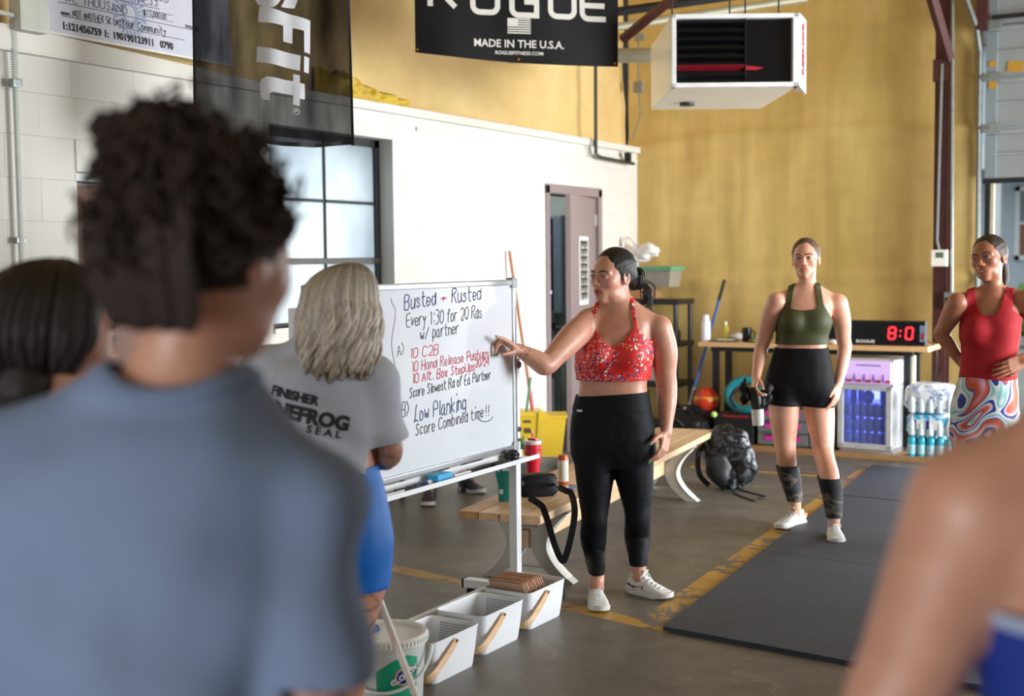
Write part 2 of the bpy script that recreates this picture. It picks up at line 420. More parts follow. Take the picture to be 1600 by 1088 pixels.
# ---- left door (brown wood), window, right doorway
M_brown = NT('brown_door_wood'); _b = M_brown.noise(5, 5, .6, sc3=(6, 6, .6))
M_brown.base(M_brown.ramp(_b, [(0.3, '#5b3219'), (0.7, '#7d4a2a')])); M_brown.set(Roughness=.45); M_brown = M_brown.m
M_steelw = pm('brushed_white_metal', '#c9cac8', .35, .3, var=.03)
door_1 = struct(MB().bb(-5.14, -5.10, 4.47, 5.38, 0.01, 2.0, 0.003).build('door_1', M_brown))
MB().bb(-5.17, -5.06, 4.43, 4.47, 0, 2.06).bb(-5.17, -5.06, 5.38, 5.42, 0, 2.06).bb(-5.17, -5.06, 4.43, 5.42, 2.02, 2.06).build('door_frame', M_steelw, door_1)
p = WX(181, 377, -5.095)
MB().bb(-5.102, -5.09, p[1]-.045, p[1]+.045, p[2]-.045, p[2]+.045, .006).build('latch_plate', pm('white_plastic', '#efece4', .4, var=.02), door_1)
MB().cyl((-5.09, p[1], p[2]), (-5.085, p[1], p[2]), .006, 10).build('keyhole', pm('dark_metal', '#2b2b2c', .4, .6), door_1)
struct(MB().bb(-5.3, -5.2, 4.3, 5.5, 0, 2.2).build('wall_left_closet', M_mortar))

M_blackf = pm('black_painted_steel', '#171a1c', .45, .2, var=.2)
gt = NT('frosted_window_glass'); nz = gt.noise(1.6, 3)
gt.t.nodes.remove(gt.b); tr = gt.n('ShaderNodeBsdfTranslucent'); tp = gt.n('ShaderNodeBsdfTransparent'); gl = gt.n('ShaderNodeBsdfGlossy')
gl.inputs['Roughness'].default_value = .15; gt.l(gt.ramp(nz, [(.3, '#8f9699'), (.7, '#b2b6b6')]), tr.inputs[0]); tp.inputs[0].default_value = (.42, .44, .46, 1)
m1 = gt.n('ShaderNodeMixShader'); m1.inputs[0].default_value = .35; gt.l(tr.outputs[0], m1.inputs[1]); gt.l(tp.outputs[0], m1.inputs[2])
m2 = gt.n('ShaderNodeMixShader'); m2.inputs[0].default_value = .06; gt.l(m1.outputs[0], m2.inputs[1]); gt.l(gl.outputs[0], m2.inputs[2]); gt.l(m2.outputs[0], gt.out.inputs[0])
M_glass = gt.m
wy0, wy1, wz0, wz1, wx = 5.866, 7.12, 1.213, 2.42, -5.13
wf = MB().bb(wx-.02, wx+.02, wy0, wy0+.05, wz0, wz1).bb(wx-.02, wx+.02, wy1-.05, wy1, wz0, wz1).bb(wx-.02, wx+.02, wy0, wy1, wz0, wz0+.02).bb(wx-.02, wx+.02, wy0, wy1, wz1-.05, wz1)
window_1 = struct(wf.build('window_1', M_blackf))
ys = [wy0+.05, 6.535, wy1-.05]; zs = [wz0+.02, 1.612, 1.995, wz1-.05]
MB().bb(wx-.012, wx+.012, 6.527, 6.543, wz0, wz1).build('muntin', M_blackf, window_1)
MB().bb(wx-.012, wx+.012, wy0, wy1, 1.985, 2.003).build('muntin', M_blackf, window_1)
MB().bb(wx-.022, wx+.026, wy0, wy1, 1.592, 1.63, .004).build('transom_bar', pm('worn_black_bar', '#3c3a37', .4, .3), window_1)
for i in range(2):
    for j in range(3):
        MB().bb(wx-.003, wx+.001, ys[i], ys[i+1], zs[j], zs[j+1]).build('pane', M_glass, window_1)
MB().bb(-5.2, -4.985, wy0, wy1, wz0-.03, wz0, .004).build('window_sill', M_trim, window_1)
# yellow strip added outside, standing in for reflections low in the panes
struct(MB().bb(-9.2, -9.0, 2.5, 12, 0, 1.35).build('trim_3', pm('yellow_reflection_strip', '#cdbb86', .7)))
struct(MB().bb(-30, -7.4, -10, 40, -.25, -.05).bb(-30, 30, 11.3, 60, -.25, -.05).build('ground_outside', pm('pale_asphalt', '#8f9088', .85, var=.15, scale=.6)))

M_mauve = pm('mauve_grey_door_paint', '#8d7f80', .5, var=.05, scale=3)
df = MB().bb(-5.2, -4.985, 9.27, 9.33, 0, 2.22, .004).bb(-5.2, -4.985, 10.24, 10.31, 0, 2.22, .004).bb(-5.2, -4.985, 9.27, 10.31, 2.15, 2.23, .004)
door_2 = struct(df.build('door_2', M_mauve))
hy, a = 10.245, math.radians(13)
dM = frame((-5.02, hy, 0), (math.sin(a), -math.cos(a), 0), (math.cos(a), math.sin(a), 0), (0, 0, 1))   # x runs from hinge to free edge, y = room side
lf = MB(dM).bb(0, .90, -.045, 0, .01, 2.14, .003).build('door_leaf', M_mauve, door_2)
MB(dM).cyl((.84, .03, 1.0), (.84, .0, 1.0), .012, 10).tube([(.84, .045, 1.0), (.80, .05, 1.0), (.72, .05, 1.0)], .009, 8).build('lever_handle', M_steelw, lf)
for hz in (1.95, 1.1, .25): MB(dM).bb(-.01, .03, 0, .012, hz-.05, hz+.05, .002).build('hinge', M_steelw, lf)
pM = MB(dM); P0, P1 = .30, .62
pM.bb(P0, P1, .001, .004, 1.22, 1.80)
poster = pM.build('poster', pm('poster_paper', '#e9e7e1', .5, var=.02))
poster['label'] = 'narrow white poster with rows of small grey pictures taped on the mauve door'
MB(dM).bb(P0+.03, P1-.03, .004, .005, 1.26, 1.765).build('print_panel', pm('poster_black', '#22211f', .5), poster)
figs = MB(dM)
random.seed(8)
for r in range(8):
    for c in range(3):
        x = P0+.075+c*.085; z = 1.73-r*.062
        figs.sphere((x, .006, z), (.012, .002, .012), 8, 5).sphere((x+random.uniform(-.01, .01), .006, z-.024), (.026, .002, .013), 8, 5)
figs.build('printed_figures', pm('poster_grey', '#c9c7c2', .5), poster)

# utility room beyond the doorway, with an unseen fill light added to brighten it
ul = bpy.data.lights.new('utility_fill', 'AREA'); ul.size = .5; ul.energy = 22; ulo = bpy.data.objects.new('utility_fill', ul); C.objects.link(ulo); ulo.location = (-6.2, 9.8, 2.8)
M_ut = pm('utility_room_paint', '#a9b5b0', .7, var=.08)
struct(MB().bb(-8, -5.2, 10.9, 11.0, 0, 3).bb(-8, -7.9, 8.4, 11, 0, 3).bb(-8, -5.2, 8.4, 8.5, 0, 3).bb(-8, -5.2, 8.4, 11, 2.9, 3.0).build('utility_room_shell', M_ut))
bpy.data.objects['utility_room_shell'].name = 'wall_utility'
a0, a1 = WY(853, 337, 10.7), WY(878, 490, 10.7)
base = thing('water_heater', 'grey wall-hung heater panel with a black strip seen through the open doorway', 'heater', (a0[0]-.04, 10.88, a1[2]))
MB().bb(a0[0]-.12, a1[0], 10.7, 10.9, a1[2], a0[2], .012).build('casing', pm('grey_blue_enamel', '#6d7d8b', .4), base)
MB().bb(a0[0]+.02, a0[0]+.07, 10.69, 10.7, a1[2]+.03, a0[2]-.03, .003).build('display_strip', pm('gloss_black', '#0c0d10', .15), base)
MB().bb(a0[0]+.032, a0[0]+.058, 10.685, 10.69, a0[2]-.24, a0[2]-.19).build('badge', pm('badge_red', '#c02a35', .4), base)
MB().sphere((a0[0]+.045, 10.685, a1[2]+.2), (.016, .006, .02), 12, 8).build('status_light', emis('white_lamp', '#ffffff', 2.5), base)
pp = MB()
for dx, dz in ((.0, 0), (.06, .1), (.1, .0)):
    pp.tube([(a0[0]-.02+dx, 10.8, a1[2]), (a0[0]-.02+dx, 10.8, .3+dz), (a0[0]-.02+dx, 10.8, .05)], .014, 8)
pp.tube([(a0[0]-.2, 10.78, .95), (a1[0]+.02, 10.78, .97)], .014, 8).tube([(a0[0]-.2, 10.78, .62), (a1[0]+.02, 10.78, .6)], .014, 8)
o = pp.build('water_pipes', pm('dull_pipe', '#77838a', .4, .5), base, smooth=True)
for q_ in ((a0[0]+.02, 10.77, .97), (a0[0]+.06, 10.77, 1.15), (a0[0], 10.77, .5)): MB().box(q_, (.05, .05, .07), .01).build('valve', pm('valve_dark', '#3b3630', .5, .4), base)

# ---- steel column, brace, conduits on the back wall
M_red = pm('oxide_red_steel', '#4a2320', .55, .2, var=.2, scale=6)
cx = -2.19
col = MB().bb(cx-.055, cx+.055, 10.86, 10.875, 0, 5.5).bb(cx-.055, cx+.055, 10.99, 11.005, 0, 5.5).bb(cx-.006, cx+.006, 10.875, 10.99, 0, 5.5)
column = thing('steel_column', 'dark oxide-red steel column standing against the foam wall beside the roller door', 'column', (cx, 10.93, 0))
col.build('beam', M_red, column)
b0, b1 = WY(1484, 95, 10.85), WY(1440, -60, 10.3)
MB().tube([b0, b1], .045, 4, flat=((0, 1, 0), .6)).build('brace', M_red, column)
MB().bb(cx-.07, cx+.07, 10.84, 10.86, b0[2]-.16, b0[2]+.02, .003).build('gusset', M_red, column)
M_galv = pm('galvanised', '#8f9694', .35, .6, var=.12, scale=20)
q0, q1 = WY(1472, 100, 10.84), WY(1466, 392, 10.84)
th = thing('wall_thermostat', 'small white thermostat box with grey screen and conduit on the red column', 'thermostat', (q1[0], 10.84, q1[2]-.06))
MB().box((q1[0]+.015, 10.82, q1[2]-.06), (.13, .045, .135), .008).build('housing', pm('white_plastic', '#efece4', .4), th)
MB().box((q1[0]+.02, 10.796, q1[2]-.035), (.06, .004, .045), .002).build('screen', pm('lcd_green', '#5a6b56', .2), th)
MB().tube([q0, (q1[0]-.01, 10.84, q1[2]+.08), (q1[0]+.01, 10.84, q1[2])], .011, 8).build('conduit', M_galv, th, smooth=True)
q0, q1 = WY(1489, -40, 10.84), WY(1487, 458, 10.84)
ob = thing('outlet_box', 'grey metal outlet box with black socket low on the red column', 'outlet', (q1[0], 10.84, q1[2]-.06))
MB().box((q1[0]-.01, 10.83, q1[2]-.06), (.09, .05, .13), .006).build('box', M_galv, ob)
MB().box((q1[0]-.02, 10.80, q1[2]-.07), (.045, .012, .07), .003).build('socket', M_blackf, ob)
MB().tube([q0, q1], .012, 8).build('conduit', M_galv, ob, smooth=True)

# ---- roller door, partly raised, in the back wall
DX0, DX1, DZ0 = -1.885, 1.5, 2.19
door_3 = thing('door_3', 'white sectional roller door, raised to lintel height, with galvanised tracks', 'door', (DX0, 11.1, DZ0))
for k in ('label', 'category'): del door_3[k]
struct(door_3)
M_panel = pm('roller_door_white', '#8f9394', .45, .1, var=.04)
z = DZ0+.04
for i, h in enumerate((.41, .41, .42, .44)):
    MB().bb(DX0, DX1, 11.09, 11.13, z, z+h-.008, .004).build('door_panel', M_panel, door_3)
    MB().bb(DX0, DX1, 11.055, 11.09, z+h-.055, z+h-.02, .006).bb(DX0, DX1, 11.07, 11.09, z+h*.45, z+h*.45+.02, .004).build('stiffener', pm('galv_light', '#a3a8a8', .35, .5), door_3)
    MB().bb(DX0, DX0+.085, 11.05, 11.09, z+.01, z+h-.06, .003).build('end_stile', pm('galv_grey', '#8b979c', .4, .4), door_3)
    if i < 3:
        MB().bb(DX0-.02, DX0+.12, 11.03, 11.05, z+h-.04, z+h+.03, .004).cyl((DX0-.04, 11.04, z+h), (DX0+.04, 11.04, z+h), .018, 10).build('hinge', M_galv, door_3)
    z += h
MB().bb(DX0-.02, DX1, 11.08, 11.14, DZ0, DZ0+.04).build('bottom_seal', M_blackf, door_3)
MB().tube([(DX0-.045, 11.05, 0), (DX0-.045, 11.05, 3.25), (DX0-.065, 10.98, 3.45), (DX0-.12, 10.7, 3.7), (DX0-.17, 10.2, 3.78), (DX0-.17, 9.2, 3.8)], .02, 8).build('track', M_galv, door_3, smooth=True)
MB().bb(DX0, DX0+.035, 11.08, 11.16, 0, DZ0).build('jamb', M_blackf, door_3)
MB().bb(DX0+.045, DX0+.07, 11.09, 11.14, 0, DZ0).build('jamb_strip', pm('jamb_beige', '#b8ab8c', .6), door_3)
M_stick = pm('warning_sticker', '#b5892b', .5, var=.1, scale=40)
zc = 3.1
MB().box((DX0+.055, 11.045, zc+.05), (.06, .004, .045)).build('sticker', M_stick, door_3)
MB().box((DX0+.055, 11.045, zc-.12), (.06, .004, .06)).build('sticker', M_stick, door_3)
MB().box((DX0+.22, 11.085, zc+.02), (.12, .004, .085), M=Matrix.Rotation(.09, 4, 'Y')).build('sticker', M_stick, door_3)
MB().bb(-2.0, 1.6, 10.95, 11.05, 3.93, 4.2).build('header_beam', M_red, door_3)
MB().bb(DX0-.06, DX0+.02, 10.95, 11.05, 3.42, 4.3).build('header_post', M_red, door_3)
MB().bb(DX0+.05, 1.4, 11.0, 11.04, 3.5, 3.53).bb(DX0+.05, 1.4, 11.0, 11.04, 3.84, 3.88).build('spring_rail', M_blackf, door_3)

# ---- house across the street, seen through the raised door
hs = thing('house', 'pale blue boarded house across the street seen through the roller door', 'building', (1.0, 30, 0))
M_sid = pm('pale_blue_siding', '#b9c7cf', .7, var=.04); M_wt = pm('house_white', '#e3e6e6', .6, var=.03)
h = MB(); z = 0
while z < 6.2: h.box((1.0, 30+.02, z+.14), (14, .1, .27), .0, M=Matrix.Rotation(.05, 4, 'X')); z += .27
h.bb(-6, 8, 30.06, 36, 0, 6.3); h.build('siding', M_sid, hs)
MB().bb(-6.3, 8.3, 28.2, 30, 3.55, 3.8).bb(-6.3, 8.3, 28.1, 28.2, 3.4, 3.9).build('porch_roof', M_wt, hs)
for x in (-4.6, -3.2, -1.8): MB().bb(x-.1, x+.1, 28.3, 28.5, 0, 3.45, .02).build('porch_post', M_wt, hs)
for x in (-4.0, -2.6, -1.0, 1.2):
    wfm = MB().bb(x-.45, x+.45, 29.88, 29.96, 1.5, 1.6).bb(x-.45, x+.45, 29.88, 29.96, 3.0, 3.1).bb(x-.45, x-.35, 29.88, 29.96, 1.5, 3.1).bb(x+.35, x+.45, 29.88, 29.96, 1.5, 3.1).bb(x-.4, x+.4, 29.9, 29.95, 2.28, 2.33).build('window', M_wt, hs)
    MB().bb(x-.36, x+.36, 29.93, 29.95, 2.3, 3.05).build('pane', pm('house_glass', '#7e8f96', .15), wfm)
    MB().bb(x-.36, x+.36, 29.93, 29.95, 1.6, 2.28).build('shutter', pm('house_brown', '#94664a', .6), wfm)
MB().prism([(-6.6, 6.2), (8.6, 6.2), (6, 8.6), (-4, 8.6)], 'y', 29.6, 36.4).build('roof', pm('roof_grey', '#70757a', .8), hs)
random.seed(3)
for i, (x, y, s) in enumerate(((-3.4, 24.5, .9), (-1.9, 25.5, .7), (-4.9, 26, 1.0))):
    sh = thing('shrub', ['low green shrub in front of the pale blue house, nearest the door jamb', 'smaller green shrub in front of the house, further right', 'rounded green shrub at the left end of the house'][i], 'shrub', (x, y, -.05))
    f = MB()
    for k in range(26):
        a, b = random.uniform(0, 6.28), random.uniform(.1, 1)
        f.sphere((x+s*.6*math.cos(a)*b, y+s*.5*math.sin(a)*b, .25+s*(1-b*b)*.75*random.random()+.1), s*random.uniform(.14, .26), 7, 5)
    f.build('foliage', pm('shrub_green', '#5d7b3f', .8, var=.3, scale=5), sh); MB().cyl((x, y, -.05), (x, y, .4), .05, 8).build('stem', pm('bark', '#4b3a2a', .9), sh)

# ---- left wall conduits, boxes, upper pipes
M_cw = pm('white_painted_conduit', '#c3c6c4', .4, .1)
c0, c1, c2 = WX(20, 30, -4.95), WX(24, 130, -4.96), WX(38, 500, -4.96)
cd = thing('wall_conduit', 'white painted conduit running down the block wall at the far left', 'conduit', (-4.96, c2[1], .02))
fl = MB(); n = 26
for i in range(n):
    a = c0+(c1-c0)*i/n; b = c0+(c1-c0)*(i+.6)/n; fl.cyl(a, b, .017, 8)
fl.build('flexible_hose', M_cw, cd); MB().tube([c1, (c1[0], c1[1], .05)], .014, 8).build('pipe', M_cw, cd, smooth=True)
MB().box(tuple(c1), (.04, .05, .04), .005).build('clamp', M_galv, cd); MB().box((-4.97, c1[1], 1.72), (.03, .05, .03), .004).build('clamp', M_galv, cd)
e = WX(45, 22, -4.93); tag(MB().box(tuple(e), (.08, .16, .17), .012).cyl((e[0], e[1]-.08, e[2]-.02), (e[0], e[1]-.5, e[2]), .012, 8).build('junction_box', pm('pale_grey_box', '#b8b9af', .5)), 'pale grey junction box above the block wall at top left', 'box')
M_dk = pm('dark_green_pipe', '#3d4742', .4, .4)
v0, v1, v2, v3 = WX(931, 60, -4.93), WX(931, 240, -4.93), WX(938, 246, -4.93), WX(990, 256, -4.93)
cd = thing('dark_conduit', 'dark vertical conduit dropping past the foam above the mauve doorway', 'conduit', (v1[0], v1[1], v1[2]))
MB().tube([v0+np.array([0, 0, 1]), v1, v2, v3], .016, 8).build('pipe', M_dk, cd, smooth=True)
k = WX(981, 246, -4.92); MB().box(tuple(k), (.05, .06, .09), .01).build('plug', M_blackf, cd)
MB().tube([WX(924, 216, -4.95), WX(922, 230, -4.95), WX(925, 246, -4.95), v1], .008, 6).build('cable', pm('grey_cable', '#8d8b84', .5), cd, smooth=True)
q = WX(998, 136, -4.9); q[0] = -4.86
g0 = WY(998, 136, 11.0); g1 = WY(1000, 180, 11.0); g2 = WY(988, 218, 11.0)
cd = thing('thin_conduit', 'thin grey conduit with small box running down the room corner', 'conduit', (g2[0], 11.0, g2[2]))
MB().tube([WY(997, 58, 11.0), g0, g1, g2], .008, 6).build('pipe', M_galv, cd, smooth=True)
MB().box(tuple(g0), (.09, .05, .1), .01).build('box', pm('dull_grey_box', '#837e74', .6), cd)
MB().box(tuple(WY(999, 58, 10.95)), (.09, .05, .07), .01).build('upper_box', M_galv, cd)
s0, s1 = D(960, 86, 9.8), D(1120, 86, 9.8)
tag(MB().tube([s0-RH*.8, s1], .055, 14).build('flue_pipe', pm('dull_duct', '#a39d86', .4, .3), smooth=True), 'dull metal flue pipe running behind the black banner to the heater', 'pipe')
t0, t1 = D(900, 27, 10.0), D(1260, -22, 10.6)
tag(MB().tube([t0, t1], .035, 4).build('roof_purlin', M_blackf), 'black roof beam crossing the top of the picture behind the heater', 'beam')
tag(MB().tube([t0-np.array([0, 0, .12]), t1-np.array([0, 0, .1])], .03, 8).build('sprinkler_pipe', pm('pale_pipe', '#9c9881', .5, .2), smooth=True), 'pale pipe running just under the black roof beam', 'pipe')
tag(MB().tube([D(972, 62, 9.6), D(1070, -18, 9.3)], .04, 4).build('roof_brace', M_red), 'dark red diagonal roof brace beside the heater', 'beam')
# ================================================================ OBJECTS
M_white = pm('white_powdercoat', '#e4e6ea', .35, .0, var=.02)
M_alu = pm('brushed_aluminium', '#b9bcbf', .3, .7, var=.05, scale=30)
M_black = pm('matt_black_plastic', '#16171a', .45, var=.2)
M_wplast = pm('glossy_white_plastic', '#e6eaf0', .3, var=.015)
def wood(name, a, b, along):
    t = NT(name); s = {'x': (.6, 7, 7), 'y': (7, .6, 7), 'z': (7, 7, .6)}[along]
    n1 = t.noise(4, 5, .6, sc3=s, dist=.6); n2 = t.noise(14, 4, .6, sc3=s)
    t.base(t.mix(.4, t.ramp(n1, [(.3, a), (.7, b)]), t.ramp(n2, [(.3, a), (.7, b)]))); t.set(Roughness=.5); t.bump(n2, .1, .002); return t.m

# ---- rubber mats
M_mat = NT('black_rubber_mat'); n1 = M_mat.noise(3, 5, .6); n2 = M_mat.noise(160, 2); n3 = M_mat.noise(34, 4, .75)
M_mat.base(M_mat.mix(.5, M_mat.ramp(n1, [(.3, '#262c35'), (.7, '#353d49')]), M_mat.ramp(n3, [(.4, '#272d36'), (.75, '#404855')])))
M_mat.set(Roughness=.62); M_mat.bump(n2, .3, .002); M_mat = M_mat.m
L = [(-2.150, 5.02), (-2.245, 6.60), (-2.345, 8.42), (-2.44, 9.75)]
labs = ['black rubber floor mat nearest the camera, its corner by the coach\'s shoe', 'black rubber floor mat under the woman in the green top', 'black rubber floor mat farthest back, towards the shelves',
        'rubber floor mat of the right column, nearest the camera', 'rubber floor mat of the right column, middle one', 'rubber floor mat of the right column, farthest back']
for c in range(2):
    for i in range(3):
        a, b = L[i], L[i+1]; g = .004; sl = -.12; x0 = c*1.42; x1 = x0+1.42-g
        zt = .020+[.0, -.001, .001][i]
        poly = [(a[0]+x0, a[1]+x0*sl+g), (a[0]+x1, a[1]+x1*sl+g), (b[0]+x1, b[1]+x1*sl-g), (b[0]+x0, b[1]+x0*sl-g)]
        tag(MB().prism(poly, 'z', 0.0, zt).build('floor_mat', M_mat), labs[c*3+i], 'mat', 'rubber floor mats')

# ---- unit heater hung from the roof
hM = frame(D(1150, 150, 8.0)*np.array([1, 1, 0]), tuple(RH), tuple(FH), (0, 0, 1))
hz0, hz1 = 2.655, 3.10; Lx, Rx = -.40, .385
hroot = thing('unit_heater', 'white hanging unit heater with black louvred front and red lettering', 'heater', tuple(hM @ Vector((0, .5, hz0))))
M_hw = pm('heater_enamel', '#e2ddd0', .35, var=.03, scale=3)
MB(hM).bb(Lx, Rx-.01, .03, 1.15, hz0, hz1, .012).build('cabinet', M_hw, hroot)
fr = MB(hM).bb(Lx, Lx+.028, -.03, .03, hz0, hz1, .005).bb(Rx-.04, Rx, -.03, .03, hz0, hz1, .005).bb(Lx, Rx, -.03, .03, hz0, hz0+.028, .005).bb(Lx, Rx, -.03, .03, hz1-.028, hz1, .005)
fr.build('front_frame', pm('heater_frame', '#e9e9ea', .3), hroot)
fr = MB(hM).add([(Rx, -.03, hz0+.0), (Rx, -.03, hz1), (Rx+.075, .12, hz1-.02), (Rx+.075, .12, hz0-.03), (Rx, .14, hz0), (Rx, .14, hz1)], [(0, 3, 2, 1), (3, 4, 5, 2), (0, 4, 3), (1, 2, 5)])
fr.build('side_cheek', pm('heater_frame', '#e9e9ea', .3), hroot)
MB(hM).bb(Lx+.02, Rx-.03, .02, .028, hz0+.02, hz1-.02).build('grille_back', pm('gloss_black', '#0c0d10', .15), hroot)
for i in range(7):
    z = hz0+.07+i*.052
    MB(hM).box((Lx+.245, .0, z), (.41, .05, .006), .002, M=Matrix.Rotation(-.55, 4, 'X')).build('louvre', pm('gloss_black', '#0c0d10', .15) if i != 1 else pm('dark_red_vane', '#7c1620', .3), hroot)
MB(hM).prism([(Lx+.46, hz0+.105), (Lx+.53, hz0+.105), (Lx+.57, hz0+.12), (Lx+.46, hz0+.133)], 'y', -.005, .018).build('red_flash', pm('flash_red', '#a31d2c', .4), hroot)
MB(hM).bb(Lx+.455, Lx+.46, -.01, .02, hz0+.03, hz1-.03).build('divider', M_black, hroot)
MB(hM).cyl((-.2, .75, hz0-.02), (-.2, .75, hz0), .05, 16).build('drain_knob', M_black, hroot)
for x in (Lx+.05, .02, .12, Rx-.05):
    MB(hM).cyl((x, .35, hz1), (x, .35, 5.5), .006, 6).build('hanging_rod', M_blackf, hroot)
ex = Vector((0, 0, 1)); nrm = (Vector((.075, .15, 0))).normalized().cross(ex)
tb = MB(); dv = Vector((.075, .15, 0)).normalized()
nn = Vector((dv.y, -dv.x, 0))
lm = hM @ frame((Rx+.040, .045, hz0+.235), tuple(ex), tuple(-dv), tuple(nn))
text_on(tb, 'REZNOR', .060, lm, bold=.003, ext=.0015, sx=1.35); tb.build('lettering', pm('flash_red', '#a31d2c', .4), hroot)

# ---- wide black banner
def banner(name, label, pxL, pxR, pyt, pyb, dL, dR, sag, mat, edge, fold=.012, nu=60, nv=40, cat='banner'):
    a = D(pxL, pyb[0], dL); b = D(pxR, pyb[1], dR); top = D((pxL+pxR)/2, pyt, (dL+dR)/2)[2]
    ex = b-a; ex[2] = 0; W = np.linalg.norm(ex); ex /= W; nrm = np.array([ex[1], -ex[0], 0])
    def pos(u, z, off=0.0):
        w = fold*(math.sin(u*9+z*2.1)*.5+.6*mn.noise(Vector((u*3.1, z*1.7, 4.2))))
        return a+ex*u+np.array([0, 0, z-a[2]])+nrm*(w+off)
    root = thing(name, label, cat, (a+b)/2*np.array([1, 1, 0])+np.array([0, 0, a[2]]))
    def fn(u, v):
        zb = a[2]+(b[2]-a[2])*u-sag*4*u*(1-u)
        return pos(u*W, zb+(top-zb)*v)
    MB().grid(fn, nu, nv).build('cloth', mat, root, smooth=2)
    return root, a, b, ex, nrm, W, top, pos, fn
M_ban = pm('banner_vinyl', '#0c0b0e', .5, var=.25, scale=3, bump=.05, Specular_IOR_Level=.25)
M_bw = pm('banner_print_white', '#d9d6cf', .5, var=.02)
root, a, b, ex, nrm, W, top, pos, fn = banner('gym_banner', 'wide black vinyl banner with large white lettering and a striped flag', 649, 966, -120, (82, 104), 7.9, 8.25, .02, M_ban, None)
ppm = W/317.0
def on_banner(mb, verts, faces, cu, cz):
    mb.add([tuple(pos(cu+v[0], cz+v[1], .003)) for v in verts], faces)
def refine(v, f, step):
    bm = bmesh.new(); vs = [bm.verts.new(x) for x in v]
    for q in f:
        try: bm.faces.new([vs[i] for i in q])
        except ValueError: pass
    bmesh.ops.triangulate(bm, faces=bm.faces)
    for _ in range(4):
        e = [x for x in bm.edges if x.calc_length() > step]
        if not e: break
        bmesh.ops.subdivide_edges(bm, edges=e, cuts=1); bmesh.ops.triangulate(bm, faces=bm.faces)
    bm.verts.index_update(); V = [tuple(x.co) for x in bm.verts]; F_ = [tuple(x.index for x in q.verts) for q in bm.faces]; bm.free(); return V, F_
def bx(px): return (px-649)*ppm
# wide block letters drawn as thick strokes (unit cell 1 x 1)
def thick(path, w):
    """outline quads for a polyline with mitred corners"""
    n = len(path); L_, R_ = [], []
    for i in range(n):
        p = Vector(path[i]); d0 = (p-Vector(path[i-1])).normalized() if i else None; d1 = (Vector(path[i+1])-p).normalized() if i < n-1 else None
        d0 = d0 or d1; d1 = d1 or d0; n0 = Vector((-d0.y, d0.x)); n1 = Vector((-d1.y, d1.x)); m = (n0+n1).normalized(); k = w/2/max(.35, m.dot(n1))
        L_.append(p+m*k); R_.append(p-m*k)
    v = [(q.x, q.y, 0) for pr in zip(L_, R_) for q in pr]
    return v, [(2*i, 2*i+1, 2*i+3, 2*i+2) for i in range(n-1)]
def arc(cx, cy, r, a0, a1, n=6): return [(cx+r*math.cos(math.radians(a0+(a1-a0)*i/n)), cy+r*math.sin(math.radians(a0+(a1-a0)*i/n))) for i in range(n+1)]
LW, LH, rr = .150, .165, .04
glyph = {
 'R': [[(.0, -.0), (.0, LH), (LW-rr, LH)]+arc(LW-rr, LH-rr, rr, 90, -90)+[(.03, LH-2*rr)], [(.065, LH-2*rr), (LW, 0)]],
 'O': [arc(rr, rr, rr, 270, 180)+arc(rr, LH-rr, rr, 180, 90)+arc(LW-rr, LH-rr, rr, 90, 0)+arc(LW-rr, rr, rr, 0, -90)+[(rr, 0)]],
 'G': [[(LW, LH), (rr, LH)]+arc(rr, LH-rr, rr, 90, 180)+arc(rr, rr, rr, 180, 270)+[(LW, 0), (LW, LH*.5), (LW*.5, LH*.5)]],
 'U': [[(0, LH)]+arc(rr, rr, rr, 180, 270)+arc(LW-rr, rr, rr, 270, 360)+[(LW, LH)]],
 'E': [[(LW, LH), (rr, LH)]+arc(rr, LH-rr, rr, 90, 180)+arc(rr, rr, rr, 180, 270)+[(LW, 0)], [(0, LH*.5), (LW*.95, LH*.5)]]}
def slope_z(px): return D(px, 82+(px-649)*22/317, 7.9+.35*(px-649)/317)[2]
lt = MB()
for ch, px in zip('ROGUE', (672, 737, 797, 857, 908)):
    zb = slope_z(px)+ {672: .272, 737: .26, 797: .258, 857: .268, 908: .27}[px]
    sxx = .82
    for path in glyph[ch]:
        v, f = thick([(x*sxx*1.28, y) for x, y in path], .034); v, f = refine(v, f, .04); on_banner(lt, v, f, bx(px), zb+.012)
lt.build('large_lettering', M_bw, root)
lt = MB(); zc = slope_z(808)
v, f = text_geo('MADE IN THE U.S.A.', .066, .0012, 0); v, f = refine(v, f, .04); on_banner(lt, v, f, bx(808), zc+.093)
v, f = text_geo('ROGUEFITNESS.COM', .030, .0006, 0, spacing=1.0); v, f = refine([(q[0]*1.1, q[1], q[2]) for q in v], f, .04); on_banner(lt, v, f, bx(808), zc+.038)
lt.build('small_lettering', M_bw, root)
fg = MB(); u0, z0 = bx(790), zc+.158
for i in range(7):
    x0 = .062 if i >= 3 else .0
    v, f = [(x0 if i > 3 else 0, i*.0142, 0), (.148, i*.0142, 0), (.148, i*.0142+.0085, 0), (x0 if i > 3 else 0, i*.0142+.0085, 0)], [(0, 1, 2, 3)]
    on_banner(fg, *refine(v, f, .04), u0, z0)
on_banner(fg, *refine([(0, .05, 0), (.066, .05, 0), (.066, .0937, 0), (0, .0937, 0)], [(0, 1, 2, 3)], .04), u0, z0)
fg.build('striped_flag', M_bw, root)
for px, dz in ((652, .018), (807, .02), (961, .018)):
    p = pos(bx(px), slope_z(px)+dz-(.02 if px == 807 else 0), .003); MB().cyl(p-nrm*.002, p+nrm*.003, .008, 12).build('grommet', pm('brass', '#b8873e', .3, .8), root)

for u_ in (.02, W-.02): q_ = pos(u_, top-.01); MB().cyl(q_, (q_[0], q_[1], 5.5), .004, 6).build('hanging_cord', M_blackf, root)
